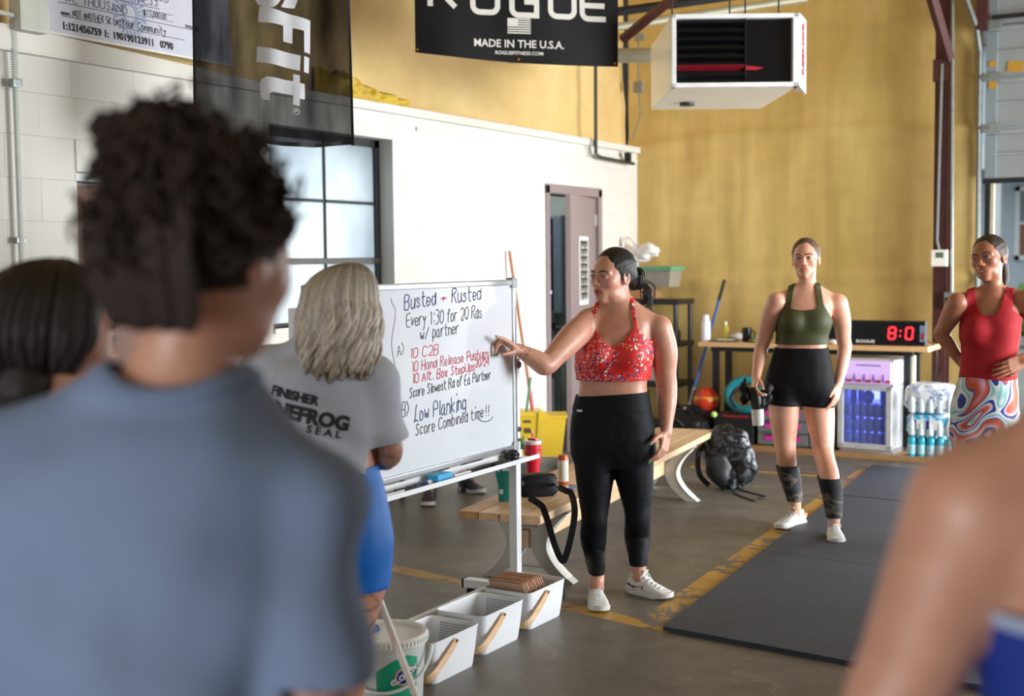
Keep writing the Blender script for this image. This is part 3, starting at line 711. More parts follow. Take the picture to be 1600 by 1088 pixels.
# ---- sheer black hanging flag with sideways lettering
sh = NT('sheer_black_cloth'); sh.base('#0d0d0f'); sh.set(Roughness=.8, Specular_IOR_Level=.1)
tp = sh.n('ShaderNodeBsdfTransparent'); mx = sh.n('ShaderNodeMixShader'); wv = sh.noise(3, 3, sc3=(2, 2, .5))
sh.l(sh.ramp(wv, [(.35, .85), (.65, .97)]), mx.inputs[0]); sh.l(tp.outputs[0], mx.inputs[1]); sh.l(sh.b.outputs[0], mx.inputs[2]); sh.l(mx.outputs[0], sh.out.inputs[0])
M_sheer = sh.m
fa, fb = D(303, 223, 6.1), D(553, 233, 6.35)
ex = fb-fa; ex[2] = 0; W = np.linalg.norm(ex); ex /= W; nrm = np.array([ex[1], -ex[0], 0]); ftop = 3.6
def fpos(u, z, off=0):      # folds deepen and the cloth narrows upward
    h = max(0, z-fa[2]); w = .022*math.sin(u*17+h*1.5)+.012*math.sin(u*41-h*2.3)+.014*mn.noise(Vector((u*5, h*2, 1)))
    s = 1-.035*min(h, 1.2); uu = W/2+(u-W/2)*s
    return fa+ex*uu+np.array([0, 0, z-fa[2]])+nrm*(w+off)
fr = thing('hanging_flag', 'sheer black flag hanging above the window with sideways white lettering', 'flag', (fa+fb)/2)
MB().grid(lambda u, v: fpos(u*W, fa[2]+.012*math.sin(u*7)+v*(ftop-fa[2])), 90, 50).build('cloth', M_sheer, fr, smooth=2)
hm = MB()
for zz in np.linspace(fa[2]+.0, ftop, 40)[:-1]:
    z2 = zz+(ftop-fa[2])/39
    for u0, u1 in ((0, .012), (W-.012, W)):
        hm.add([tuple(fpos(u0, zz, .002)), tuple(fpos(u1, zz, .002)), tuple(fpos(u1, z2, .002)), tuple(fpos(u0, z2, .002))], [(0, 1, 2, 3)])
for i in range(60):
    u0, u1 = W*i/60, W*(i+1)/60; s0, s1 = fa[2]+.012*math.sin(i/60*7), fa[2]+.012*math.sin((i+1)/60*7)
    hm.add([tuple(fpos(u0, s0, .002)), tuple(fpos(u1, s1, .002)), tuple(fpos(u1, s1+.02, .002)), tuple(fpos(u0, s0+.02, .002))], [(0, 1, 2, 3)])
hm.build('hem', pm('hem_black', '#08080a', .7), fr)
fl = MB()
def flag_text(txt, size, px, py, bold, sx=1.0):
    v, f = text_geo(txt, size, bold, 0, align='LEFT', res=4); v, f = refine([(q[0]*sx, q[1], 0) for q in v], f, .04)
    c = D(px, py, 6.25); u = float((c-fa)@ex)
    fl.add([tuple(fpos(u+q[1], c[2]-q[0], .006)) for q in v], f)
flag_text('s', .40, 440, -34, .014, 1.0)
def fpoly(pts):
    v = []
    for zx, zy in pts:
        c = D(zx/2.56, zy/2.56, 6.25); v.append((float((c-fa)@ex), c[2], 0))
    V, F_ = refine(v, [tuple(range(len(v)))], .05); fl.add([tuple(fpos(q[0], q[1], .006)) for q in V], F_)
for q in ([(1030, 35), (1252, 75), (1252, 118), (1222, 120), (1170, 112), (1025, 95)], [(1222, 110), (1252, 110), (1250, 210), (1222, 205)], [(1130, 100), (1172, 105), (1170, 176), (1130, 170)],
          [(1022, 192), (1205, 222), (1201, 284), (1020, 252)], [(1221, 222), (1246, 226), (1243, 290), (1219, 286)],
          [(1060, 311), (1222, 335), (1222, 398), (1198, 396), (1172, 383), (1085, 372), (1074, 378), (1070, 392), (1074, 406), (1042, 402), (1036, 380), (1034, 345), (1040, 322)], [(1172, 298), (1200, 302), (1198, 426), (1170, 420)]): fpoly(q)
flag_text('R', .022, 461, 172, .0005)
c = D(462, 175, 6.25); u = float((c-fa)@ex)
for i in range(20):
    q0, q1 = 2*PI*i/20, 2*PI*(i+1)/20
    fl.add([tuple(fpos(u+r*math.cos(q), c[2]+r*math.sin(q), .006)) for r, q in ((.014, q0), (.014, q1), (.0165, q1), (.0165, q0))], [(0, 1, 2, 3)])
fl.build('lettering', pm('flag_print_white', '#d2d2d8', .6, var=.02), fr, smooth=2)

for u_ in (.02, W-.02): q_ = fpos(u_, ftop-.01); MB().cyl(q_, (q_[0], q_[1], 5.5), .004, 6).build('hanging_cord', M_blackf, fr)
# ---- oversized cheque leaning on the ledge
k0, k1 = WX(73, 50, -4.96), WX(330, 107, -4.96)
ck = thing('giant_cheque', 'oversized presentation cheque leaning above the block wall ledge', 'sign', (-4.98, (k0[1]+k1[1])/2, 2.66))
cz0 = 2.70; cM = frame((-4.955, k0[1]-.0, cz0), (0, 1, 0), (-.06, 0, .998), (1, 0, .06)); CW, CHh = 1.28, .62
MB(cM).box((CW/2, CHh/2, -.004), (CW, CHh, .008)).build('board', pm('cheque_pale_blue', '#c7c9d6', .5, var=.03), ck)
MB(cM).box((CW/2, .006, .001), (CW, .012, .004)).box((.006, CHh/2, .001), (.012, CHh, .004)).build('border', pm('cheque_border', '#e3dfda', .5), ck)
gz = MB(cM @ Matrix.Diagonal((.76, .80, 1, 1)))
for i in range(24):
    q = 2*PI*i/24
    for r0, r1, w_ in ((.05, .10, .012), (.11, .15, .02)):
        c_, s_ = math.cos(q), math.sin(q)
        gz.add([(.70+r0*c_-w_*s_*.5, .22+r0*s_+w_*c_*.5, .001), (.70+r0*c_+w_*s_*.5, .22+r0*s_-w_*c_*.5, .001), (.70+r1*c_+w_*s_*.5, .22+r1*s_-w_*c_*.5, .001), (.70+r1*c_-w_*s_*.5, .22+r1*s_+w_*c_*.5, .001)], [(0, 1, 2, 3)])
gz.build('guilloche', pm('cheque_blue_print', '#94a0c2', .5), ck)
ln = MB(cM @ Matrix.Diagonal((.76, .80, 1, 1)))
for y, x0, x1 in ((.292, .10, .98), (.20, .10, 1.35), (.12, .12, .44), (.12, .60, 1.2)): ln.box(((x0+x1)/2, y, .0012), (x1-x0, .0035, .0008))
for x0, x1, y0, y1 in ((.86, 1.1, .225, .228), (.86, 1.1, .268, .271), (.86, .863, .225, .271)): ln.box(((x0+x1)/2, (y0+y1)/2, .0012), (x1-x0, y1-y0, .0008))
ln.build('ruled_lines', pm('ink_black', '#1c1c22', .6), ck)
HW_ = 1
def cT(x, y): return Matrix.Translation((x, y, .002))
cM0 = cM; cM = cM @ Matrix.Diagonal((.76, .80, 1, 1))
for s, x, y, h, k in (('REACTOR FITNESS', .30, .302, .06, .9), ('FIVE THOUSAND', .10, .21, .058, .95), ('NOT ANOTHER 5K DAY!', .21, .125, .045, .62), ('5,000.00', .88, .232, .033, .8), ('7/11/2015', .80, .345, .05, .8), ('Your Community', .62, .128, .05, .8)):
    hw = MB(cM); stroke_text(hw, s, cT(x, y), h, .0042, k, .15, seed=len(s)); hw.build('handwriting', pm('ink_black', '#1c1c22', .6), ck)
pr = MB(cM)
for s, x, y, sz in (('MEMO', .155, .135, .026), ('DOLLARS', 1.28, .215, .03), ('1347', .98, .37, .035), ('DATE', .74, .35, .022), ('$', .835, .247, .05)): pr = MB(cM); text_on(pr, s, sz, cT(x, y), .0006, .0004); pr.build('printed_text', pm('ink_black', '#1c1c22', .6), ck)
for s, x in (('1:121456759 1:', .31), ('190190123911', .72), ('0790', 1.02)): pr = MB(cM); text_on(pr, s, .062, cT(x, .06), .0022, .0004, sx=.95, spacing=1.05); pr.build('printed_text', pm('ink_black', '#1c1c22', .6), ck)

# ---- mobile whiteboard
BX = -2.92; by0, by1, bz0, bz1 = 3.605, 5.10, .73, 1.515
wb = thing('whiteboard', 'wheeled whiteboard in an aluminium frame with handwritten workout', 'whiteboard', (BX, (by0+by1)/2, .0))
M_wbs = NT('whiteboard_surface'); nz = M_wbs.noise(2, 4); M_wbs.base(M_wbs.ramp(nz, [(.3, '#d5dae2'), (.7, '#dfe3ea')])); M_wbs.set(Roughness=.16); M_wbs.b.inputs['Coat Weight'].default_value = .3; M_wbs = M_wbs.m
MB().bb(BX-.008, BX+.006, by0+.01, by1-.01, bz0+.01, bz1-.01).build('writing_surface', M_wbs, wb)
f = .026
fb_ = MB()
for (a0, a1, c0, c1) in ((by0, by1, bz1-f, bz1), (by0, by1, bz0, bz0+f), (by0, by0+f, bz0, bz1), (by1-f, by1, bz0, bz1)):
    fb_.bb(BX-.018, BX+.016, a0, a1, c0, c1, .006)
fb_.build('board_frame', M_alu, wb)
for y, z, s in ((by0, bz1, (1, -1)), (by1, bz1, (-1, -1)), (by1, bz0, (-1, 1)), (by0, bz0, (1, 1))): MB().box((BX, y+s[0]*.016, z+s[1]*.016), (.04, .05, .05), .014).build('corner_cap', pm('grey_plastic', '#9fa3a8', .4), wb)
for y in (by0-.030, by1+.030):
    MB().bb(BX-.04, BX-.0, y-.022, y+.022, .075, 1.44 if y < 4 else 1.15, .003).build('upright', M_white, wb)
    MB().bb(BX-.30, BX+.22, y-.025, y+.025, .045, .085, .003).build('foot_bar', M_white, wb)
    for ex_ in (-.30, .22): MB().bb(BX+ex_-.005, BX+ex_+.005, y-.027, y+.027, .043, .087).build('end_cap', M_black, wb)
    for sx in (-.26, .18):
        cs = MB().cyl((BX+sx, y-.013, .026), (BX+sx, y+.013, .026), .026, 16).build('caster', M_black, wb, smooth=True)
        MB().cyl((BX+sx, y, .03), (BX+sx, y, .05), .009, 8).build('caster_stem', M_galv, cs)
    for bz_, br_ in ((1.12, .016), (.82, .012), (.77, .008), (.12, .010)): MB().cyl((BX-.001, y, bz_), (BX+.012, y, bz_), br_, 14).build('bolt', pm('bolt_steel', '#77797c', .3, .8), wb, smooth=True)
MB().bb(BX-.05, BX-.02, by0, by1, .10, .13, .003).build('lower_rail', M_white, wb)
tx0, tx1, tz = BX+.002, BX+.10, .693
tr = MB().bb(tx0, tx1, by0-.05, by1+.055, tz-.004, tz).bb(tx1-.004, tx1, by0-.05, by1+.055, tz, tz+.016).bb(tx0, tx0+.004, by0-.05, by1+.055, tz, tz+.03)
tr.build('marker_tray', M_white, wb)
MB().bb(BX-.06, BX+.004, by0-.05, by1+.05, tz-.03, tz-.006, .003).build('tray_rail', M_alu, wb)
# handwriting
bM = frame((BX+.0072, 4.18, 0), (0, 1, 0), (0, 0, 1), (1, 0, 0))
M_blue = pm('marker_blue', '#26356e', .5); M_blk = pm('marker_black', '#26262e', .5); M_rd = pm('marker_red', '#c93a52', .5)
def bl(px, py): p = WX(px, py, BX+.007); return Matrix.Translation((p[1]-4.18, p[2], 0))
W_ = {'b': MB(bM), 'k': MB(bM), 'r': MB(bM)}; WM = {'b': M_blue, 'k': M_blk, 'r': M_rd}
# (text, baseline-left pixel, baseline-right pixel, height m, colour)
def line(c, txt, x0, y0, x1, y1, h, w_=.0042, seed=1):
    a = WX(x0, y0, BX+.007); b = WX(x1, y1, BX+.007)
    n0 = stroke_text(MB(), txt, Matrix.Identity(4), h, w_, 1.0, 0, seed)
    L_ = math.hypot(b[1]-a[1], b[2]-a[2]); ang = math.atan2(b[2]-a[2], b[1]-a[1])
    M = Matrix.Translation((a[1]-4.18, a[2], 0)) @ Matrix.Rotation(ang, 4, 'Z')
    m_ = MB(bM); stroke_text(m_, txt, M, h, w_, L_/n0, .22, seed); m_.build('writing_line', WM[c], wb)
line('b', 'Busted', 632, 485, 682, 477, .062, .006, 3); line('r', '+', 689, 473, 700, 471, .03, .007, 4); line('b', 'Rusted', 706, 474, 752, 469, .062, .006, 5)
line('k', 'Every 1:30 for 20 Rds', 635, 512, 752, 497, .055, .0045, 6); line('k', 'w/ partner', 657, 532, 718, 521, .05, .0045, 7)
line('k', 'A)', 621, 557, 634, 553, .05, .003, 8)
line('r', '10 C2B', 640, 561, 686, 554, .044, .0045, 9)
line('r', '10 Hand Release Pushups', 643, 582, 763, 559, .043, .0045, 10)
line('r', '10 Alt. Box StepUps', 644, 600, 741, 580, .040, .005, 11); line('r', '20/24', 743, 574, 764, 571, .034, .005, 12)
line('k', 'Score Slowest Rd of Ea Partner', 640, 623, 768, 592, .043, .0045, 13)
line('b', 'B)', 628, 652, 641, 649, .06, .0045, 14); line('b', 'Low Planking', 647, 661, 729, 639, .066, .0055, 15)
line('k', 'Score Combined time!!', 649, 682, 764, 650, .05, .0045, 16)
line('b', 'x5', 598, 592, 607, 588, .032, .0035, 21)
sm = [bl(756+12*math.cos(q)+2, 647+9*math.sin(q)+3).translation for q in np.linspace(.1, 2.9, 12)]
def poly_stroke(mb, pts, w_):
    v = []
    for i, p in enumerate(pts):
        d = (pts[min(i+1, len(pts)-1)]-pts[max(0, i-1)]).normalized(); n = Vector((-d.y, d.x, 0))*w_/2; v += [tuple(p+n), tuple(p-n)]
    mb.add(v, [(2*i, 2*i+1, 2*i+3, 2*i+2) for i in range(len(pts)-1)])
poly_stroke(W_['k'], sm, .004); W_['k'].build('smile_mark', M_blk, wb); W_['k'] = MB(bM)
poly_stroke(W_['k'], [bl(615+3*math.sin(i*.55)-(4 if i < 2 else 0), 466+i*8.2).translation for i in range(24)], .0025)
W_['k'].build('drawn_divider', M_blk, wb)
# things in the tray
def marker(y, x, L_, cap, body, label, tilt=0.0, txt=None):
    c = np.array([x, y, tz+.0095]); d = np.array([math.sin(tilt), math.cos(tilt), 0]); a, b = c-d*L_/2, c+d*L_/2
    r = thing('dry_erase_marker', label, 'marker', c-np.array([0, 0, .0095]), 'markers in the whiteboard tray')
    MB().cyl(a, a+d*L_*.62, .0088, 14).build('barrel', body, r, smooth=True)
    MB().cyl(a+d*L_*.62, b, .0094, 14).build('cap', cap, r, smooth=True)
    if txt:
        tbm = MB(); text_on(tbm, txt, .014, frame(a+d*L_*.32+np.array([.0088, 0, .002]), tuple(d), (0, 0, 1), (d[1], -d[0], 0)), .0004); tbm.build('lettering', pm('ink_black', '#1c1c22', .6), r)
pB, pW = M_black, pm('marker_body_white', '#e7e8ea', .4); pN = pm('marker_navy', '#23327a', .4)
def ty(px): return WX(px, 715-(px-812)*.272+6, BX+.06)[1]
marker(ty(668), BX+.045, .135, pW, pN, 'blue and white dry erase marker left of the blue eraser', .03, 'EXPO')
marker(ty(636), BX+.05, .13, M_black, M_black, 'black marker lying behind the blue one in the tray', .02)
marker(ty(612), BX+.075, .13, pW, pW, 'white-barrelled marker at the near end of the tray', .0)
marker(ty(640), BX+.078, .13, M_black, M_black, 'black marker at the front edge of the tray', -.03)
marker(ty(720), BX+.065, .125, pW, pW, 'white marker with pale label right of the blue eraser', .02)
marker(ty(745), BX+.05, .12, M_black, M_black, 'black marker half way along the tray', -.02)
marker(ty(772), BX+.045, .14, M_black, M_black, 'black marker beside the black ball in the tray', .02)
marker(ty(782), BX+.07, .13, pm('marker_dark', '#33343a', .4), M_black, 'dark marker leaning against the black ball', -.04)
er = thing('board_eraser', 'bright blue whiteboard eraser lying in the marker tray', 'eraser', (BX+.05, ty(690), tz))
MB().box((BX+.052, ty(690), tz+.024), (.055, .11, .026), .006).build('grip', pm('bright_blue_foam', '#2fa3d6', .6), er); MB().box((BX+.052, ty(690), tz+.0055), (.052, .105, .011), .002).build('felt', pm('felt_grey', '#3f4a55', .9), er)
bp = np.array([BX+.05, ty(803), tz])
bl_ = thing('black_tape_roll', 'round black knob-like ball at the right end of the marker tray', 'ball', bp)
MB().lathe(bp, [(.0, 0), (.02, .0), (.031, .008), (.034, .024), (.031, .04), (.022, .052), (.0, .056)], 24).build('body', M_black, bl_, smooth=2)
MB().lathe(bp+np.array([0, 0, .030]), [(.0345, 0), (.036, .003), (.0345, .006)], 24).build('rim', pm('gloss_black', '#0c0d10', .15), bl_, smooth=True)
bpy.data.objects['black_tape_roll'].name = 'black_ball'

# ---- slatted bench
M_bw1 = wood('bench_wood', '#c79f74', '#e6c9a2', 'y'); M_bw2 = wood('bench_wood_worn', '#a97a52', '#d0a47a', 'y')
bA, bB, bC, bD = GZ(737, 790, .40), GZ(845, 808, .40), GZ(1120, 672, .40), GZ(1037, 666, .40)
yv = bC-bB; BL = np.linalg.norm(yv); yv /= BL; xv = np.array([yv[1], -yv[0], 0])
nM = frame(bB*np.array([1, 1, 0]), tuple(xv), tuple(yv), (0, 0, 1))       # x to the left is negative
bn = thing('slatted_bench', 'long slatted wooden bench on pale curved concrete-look legs', 'bench', tuple(nM @ Vector((-.21, BL/2, 0))))
SW = .435
for i in range(4):
    w_ = SW/4; MB(nM).bb(-SW+i*w_+.003, -SW+(i+1)*w_-.003, 0+(.0 if i % 2 else .004), BL, .362, .40, .004).build('slat', M_bw1 if i else M_bw2, bn)
MB(nM).bb(-SW/2-.02, -SW/2+.02, .30, BL-.3, .17, .26, .003).build('stretcher', M_bw1, bn)
M_leg = pm('cast_leg_pale', '#bfbdb6', .6, var=.05, scale=6, bump=.1); M_lege = pm('cast_leg_edge', '#dcdcd4', .55, var=.03)
def bench_leg(y):
    lg = None
    for s in (-1, 1):
        cx = -SW/2
        # arc curving outward at the top and at the foot:  )(
        pts = []
        for t in np.linspace(0, 1, 16):
            z = .362*(1-t); xx = .065+.125*abs(2*t-1)**1.8*(1.0 if t < .5 else 1.15)
            pts.append((cx+s*xx, z))
        wd = .082; out = [(p[0]+s*wd*.5, p[1]) for p in pts]; inn = [(p[0]-s*wd*.5, p[1]) for p in pts]
        m_ = MB(nM); n = len(pts)
        for i in range(n-1):
            m_.add([(inn[i][0], y, inn[i][1]), (out[i][0], y, out[i][1]), (out[i+1][0], y, out[i+1][1]), (inn[i+1][0], y, inn[i+1][1]),
                    (inn[i][0], y+.07, inn[i][1]), (out[i][0], y+.07, out[i][1]), (out[i+1][0], y+.07, out[i+1][1]), (inn[i+1][0], y+.07, inn[i+1][1])],
                   [(0, 1, 2, 3), (4, 7, 6, 5), (0, 4, 5, 1), (1, 5, 6, 2), (2, 6, 7, 3), (3, 7, 4, 0)])
        lg = m_.build('leg', M_leg, bn)
        e_ = MB(nM); e_.tube([(p[0]+s*wd*.5, y+.035, p[1]) for p in pts[1:-1]], .04, 4, flat=((1, 0, 0), .12)); e_.build('leg_edge', M_lege, lg)
    MB(nM).bb(-SW/2-.055, -SW/2+.055, y+.005, y+.065, .16, .27, .004).bb(-SW+.03, -.03, y+.01, y+.06, .335, .362, .003).build('leg_bracket', M_leg, bn)
    MB(nM).tube([(-SW/2-.15, y+.035, .07), (-SW/2+.15, y+.035, .07)], .012, 6).build('tie_rod', M_lege, bn)
for y in (.34, BL-.62): bench_leg(y)

# ---- things on the bench
def on_bench(px, py): return GZ(px, py, .40)
p = on_bench(833, 746)
tm = thing('insulated_tumbler', 'tall red insulated tumbler with clear lid and red straw on the bench', 'tumbler', p)
M_rt = pm('tumbler_red', '#c8142e', .35, var=.05); M_cl = pm('clear_lid', '#d9d5d2', .12, var=.02)
MB().lathe(p, [(0, 0), (.033, 0), (.035, .008), (.036, .07), (.046, .11), (.046, .185), (.0, .186)], 32).build('cup', M_rt, tm, smooth=True)
MB().lathe(p+np.array([0, 0, .128]), [(.046, 0), (.05, .004), (.05, .026), (.046, .030)], 32).build('grip_band', M_rt, tm, smooth=True)
MB().lathe(p+np.array([0, 0, .186]), [(0, 0), (.047, 0), (.049, .006), (.047, .02), (.04, .022), (0, .022)], 32).build('lid', M_cl, tm, smooth=True)
MB().box((p[0], p[1], p[2]+.212), (.05, .03, .014), .005).build('lid_slider', M_rt, tm)
MB().tube([p+np.array([.0, 0, .2]), p+np.array([.0, 0, .235]), p+np.array(RH)*-.012+np.array([0, 0, .265])], .005, 8).build('straw', M_rt, tm, smooth=True)
p = on_bench(790, 782)
tm = thing('insulated_tumbler', 'teal insulated tumbler with stickers behind the whiteboard upright', 'tumbler', p)
M_tl = pm('tumbler_teal', '#0f8b80', .4, var=.05)
MB().lathe(p, [(0, 0), (.035, 0), (.037, .01), (.038, .08), (.05, .125), (.052, .21), (.0, .212)], 32).build('cup', M_tl, tm, smooth=True)
MB().lathe(p+np.array([0, 0, .21]), [(0, 0), (.053, 0), (.053, .012), (.0, .018)], 32).build('lid', M_cl, tm, smooth=True)
fd = -FH
def sticker(c, r, az, z, w_, h_, mat, txt=None, tc=None, par=None):
    d0 = np.cos(az)*fd+np.sin(az)*RH; t0 = np.array([-d0[1], d0[0], 0]); cc = c+d0*(r+.0012)+np.array([0, 0, z])
    if t0@RH < 0: t0 = -t0
    s = MB(frame(cc, tuple(t0), (0, 0, 1), tuple(d0))).box((0, 0, 0), (w_, h_, .0012), .0005).build('sticker', mat, par)
    if txt:
        tb_ = MB(frame(cc+d0*.001, tuple(t0), (0, 0, 1), tuple(d0))); text_on(tb_, txt, h_*.45, Matrix.Identity(4), .0008); tb_.build('lettering', tc, s)
sticker(p, .052, .15, .18, .05, .045, pW, 'iKIE', pm('purple_ink', '#8a2fae', .5), tm); sticker(p, .052, -.7, .17, .02, .035, pW, None, None, tm); sticker(p, .04, -.55, .05, .022, .022, pW, None, None, tm)
p = on_bench(880, 757)
tm = thing('drink_can', 'slim orange and white drink can standing on the bench', 'can', p)
M_org = pm('can_orange', '#c85a2c', .3, .3)
MB().lathe(p, [(0, 0), (.024, 0), (.029, .008), (.029, .018)], 28).build('base', M_org, tm, smooth=True)
MB().lathe(p+np.array([0, 0, .018]), [(.029, 0), (.029, .115)], 28).build('printed_wrap', pm('can_white', '#dcd6c8', .4, var=.12, scale=60), tm, smooth=True)
MB().lathe(p+np.array([0, 0, .133]), [(.029, 0), (.029, .012), (.025, .022), (.026, .026), (.023, .025), (0, .023)], 28).build('top', M_org, tm, smooth=True)
tv = MB(frame(p+fd*.0295+np.array([0, 0, .075]), (0, 0, -1), tuple(RH), tuple(fd))); text_on(tv, 'SPARKLING', .02, Matrix.Identity(4), .0005); 
p = on_bench(893, 764)
ph = thing('smartphone', 'smartphone lying face up on the bench beside the can', 'phone', p)
MB(frame(p, tuple(xv), tuple(yv), (0, 0, 1))).box((0, 0, .005), (.075, .15, .009), .004).build('body', pm('phone_body', '#3c3f45', .3), ph)
MB(frame(p, tuple(xv), tuple(yv), (0, 0, 1))).box((0, 0, .0102), (.069, .143, .001)).build('screen', pm('phone_glass', '#5a6a8f', .08), ph)
# black belt bag with strap
p = on_bench(840, 775)+xv*.0
M_bag = pm('black_nylon', '#0c0d10', .5, var=.15, bump=.2, bscale=200, Specular_IOR_Level=.3)
bg_ = thing('belt_bag', 'small black nylon belt bag on the bench, strap hanging down', 'bag', p)
def pillow(c, ax, ay, az, u, v, w_, pw=3.2, n=26, m_=16, dent=.0):
    """superellipsoid"""
    mb = MB(frame(c, ax, ay, az))
    vs = []
    def sp(x, e): return math.copysign(abs(x)**e, x)
    e = 2/pw
    for i in range(m_+1):
        a = -PI/2+PI*i/m_
        for j in range(n):
            q = 2*PI*j/n
            x, y, z = sp(math.cos(a), e)*sp(math.cos(q), e), sp(math.cos(a), e)*sp(math.sin(q), e), sp(math.sin(a), e)
            k = 1+dent*mn.noise(Vector((x*1.7+c[0]*3, y*1.7, z*1.7+c[1]*5)))
            vs.append((x*u*k, y*v*k, z*w_*k))
    fs = [(i*n+j, i*n+(j+1) % n, (i+1)*n+(j+1) % n, (i+1)*n+j) for i in range(m_) for j in range(n)]
    return mb.add(vs, fs)
cB = p+np.array([0, 0, .055]); ax = tuple(unit(RH+.25*FH)); ay = tuple(np.cross((0, 0, 1), ax))
pillow(cB, ax, ay, (0, 0, 1), .100, .042, .062, 4.2, dent=.14).build('body', M_bag, bg_, smooth=2)
MB(frame(cB, ax, ay, (0, 0, 1))).tube([(-.095, -.03, .03), (-.04, -.042, .043), (.04, -.042, .045), (.095, -.03, .035)], .004, 6).build('zip', M_black, bg_, smooth=True)
MB(frame(cB, ax, ay, (0, 0, 1))).box((-.085, -.037, .02), (.008, .004, .022), .002).build('zip_pull', M_alu, bg_)
def dp(px, py, d): return D(px, py, d+.26)
sp_ = [dp(873, 762, 5.75), dp(884, 767, 5.72), dp(893, 773, 5.70), dp(898, 800, 5.62), dp(892, 840, 5.60), dp(883, 872, 5.60), dp(877, 875, 5.60), dp(866, 850, 5.60), dp(851, 800, 5.58), dp(843, 788, 5.55), dp(826, 778, 5.60)]
def smooth_path(P, k=6):
    P = [np.array(p_, float) for p_ in P]; out = []
    for i in range(len(P)-1):
        p0, p1, p2, p3 = P[max(i-1, 0)], P[i], P[i+1], P[min(i+2, len(P)-1)]
        for t in np.linspace(0, 1, k, endpoint=False):
            out.append(.5*((2*p1)+(-p0+p2)*t+(2*p0-5*p1+4*p2-p3)*t*t+(-p0+3*p1-3*p2+p3)*t**3))
    out.append(P[-1]); return out
MB().ribbon(smooth_path(sp_), tuple(FH+.15*RH), .030, .002).build('strap', M_bag, bg_, smooth=True)
MB().tube([cB+np.array(ax)*.09+np.array([0, 0, .0]), dp(873, 762, 5.75), dp(884, 767, 5.72)], .007, 8).build('buckle', M_black, bg_, smooth=True)

# ---- mop bucket with two handles
mb0 = np.array([-4.62, 9.05, 0])
M_yel = pm('mop_bucket_yellow', '#e8c53a', .4, var=.05, scale=4)
pp0, pp1 = D(850, 665, 9.9), D(888, 636, 9.9)
bxc = D(850, 700, 9.9); bxc[2] = 0
kM = frame(bxc, tuple(RH), tuple(FH), (0, 0, 1))
mbk = thing('mop_bucket', 'yellow wheeled mop bucket with side-press wringer by the white wall', 'bucket', bxc)
def taper(mb, x0, x1, y0, y1, z0, z1, k, t=.006):
    cx, cy = (x0+x1)/2, (y0+y1)/2
    def ring(z, s, i): return [(cx+(x-cx)*s-math.copysign(i, x-cx), cy+(y-cy)*s-math.copysign(i, y-cy), z) for x, y in ((x0, y0), (x1, y0), (x1, y1), (x0, y1))]
    R_ = [ring(z0, k, 0), ring(z1, 1, 0), ring(z1, 1, t), ring(z0+t, k, t)]
    v = sum(R_, []); f = [(a*4+i, a*4+(i+1) % 4, (a+1)*4+(i+1) % 4, (a+1)*4+i) for a in range(3) for i in range(4)]+[(3, 2, 1, 0), (12, 13, 14, 15)]
    return mb.add(v, f)
taper(MB(kM), -.24, .17, -.14, .14, .085, .40, .82).build('tub', M_yel, mbk)
MB(kM).bb(-.24, -.02, -.15, .13, .20, .44, .02).build('wringer_body', M_yel, mbk)
MB(kM).prism([(-.06, .17), (.0, .17), (.03, .42), (-.04, .47)], 'y', -.16, -.145).build('wringer_side', M_yel, mbk)
MB(kM).bb(-.25, .18, -.15, .15, .395, .41, .004).build('rim', M_yel, mbk)
tb = MB(kM); tb.box((-.13, -.152, .37), (.06, .003, .02)).box((-.13, -.152, .30), (.05, .002, .04)); tb.build('label', pm('bucket_label', '#5d5430', .5), mbk)
for x, y in ((-.18, -.1), (.13, -.1), (-.18, .1), (.13, .1)):
    w_ = MB(kM).cyl((x, y-.012, .035), (x, y+.012, .035), .035, 16).build('wheel', pm('caster_grey', '#53616a', .5), mbk, smooth=True)
    MB(kM).bb(x-.02, x+.02, y-.02, y+.02, .06, .09, .003).build('fork', M_galv, w_)
MB(kM).bb(-.22, .16, -.12, .12, .075, .09, .003).build('chassis', M_galv, mbk)
h0, h1 = WX(796, 392, -4.965), D(832, 640, 9.9)
mp = thing('mop', 'long brown wooden mop handle leaning from the yellow bucket to the wall', 'mop', (h1[0], h1[1], .12))
hb = h1+(h1-h0)*.28; hb = h1+(h1-h0)/abs((h1-h0)[2])*max(0, h1[2]-.2)
MB().tube([h0, hb], .012, 10).build('handle', wood('mop_handle_wood', '#8b5a3a', '#b4754c', 'z'), mp, smooth=True)
MB().tube([h1+(h0-h1)*.14, h1], .014, 10).build('grip', pm('mop_red', '#c43b3f', .4), mp, smooth=True)
mh = MB(); random.seed(5)
for i in range(26):
    q = random.uniform(0, 6.28); mh.tube([hb, hb+np.array([.035*math.cos(q), .035*math.sin(q), -.04]), hb+np.array([.05*math.cos(q), .05*math.sin(q), -.10])], .007, 5)
mh.build('mop_head', pm('mop_cotton', '#b9b2a0', .9), mp)
g0, g1 = D(829, 590, 9.85), D(823, 640, 9.8); gb = g1+(g1-g0)/abs((g1-g0)[2])*(g1[2]-.2)
dp_ = thing('broom', 'short green handled brush standing in the yellow mop bucket', 'brush', (gb[0], gb[1], .12))
MB().tube([g0, gb], .010, 8).build('handle', pm('green_handle', '#2f7a57', .4), dp_, smooth=True); MB().box((gb[0], gb[1], gb[2]-.02), (.10, .05, .05), .01).build('head', pm('green_handle', '#2f7a57', .4), dp_)
bpy.data.objects['broom'].name = 'brush'

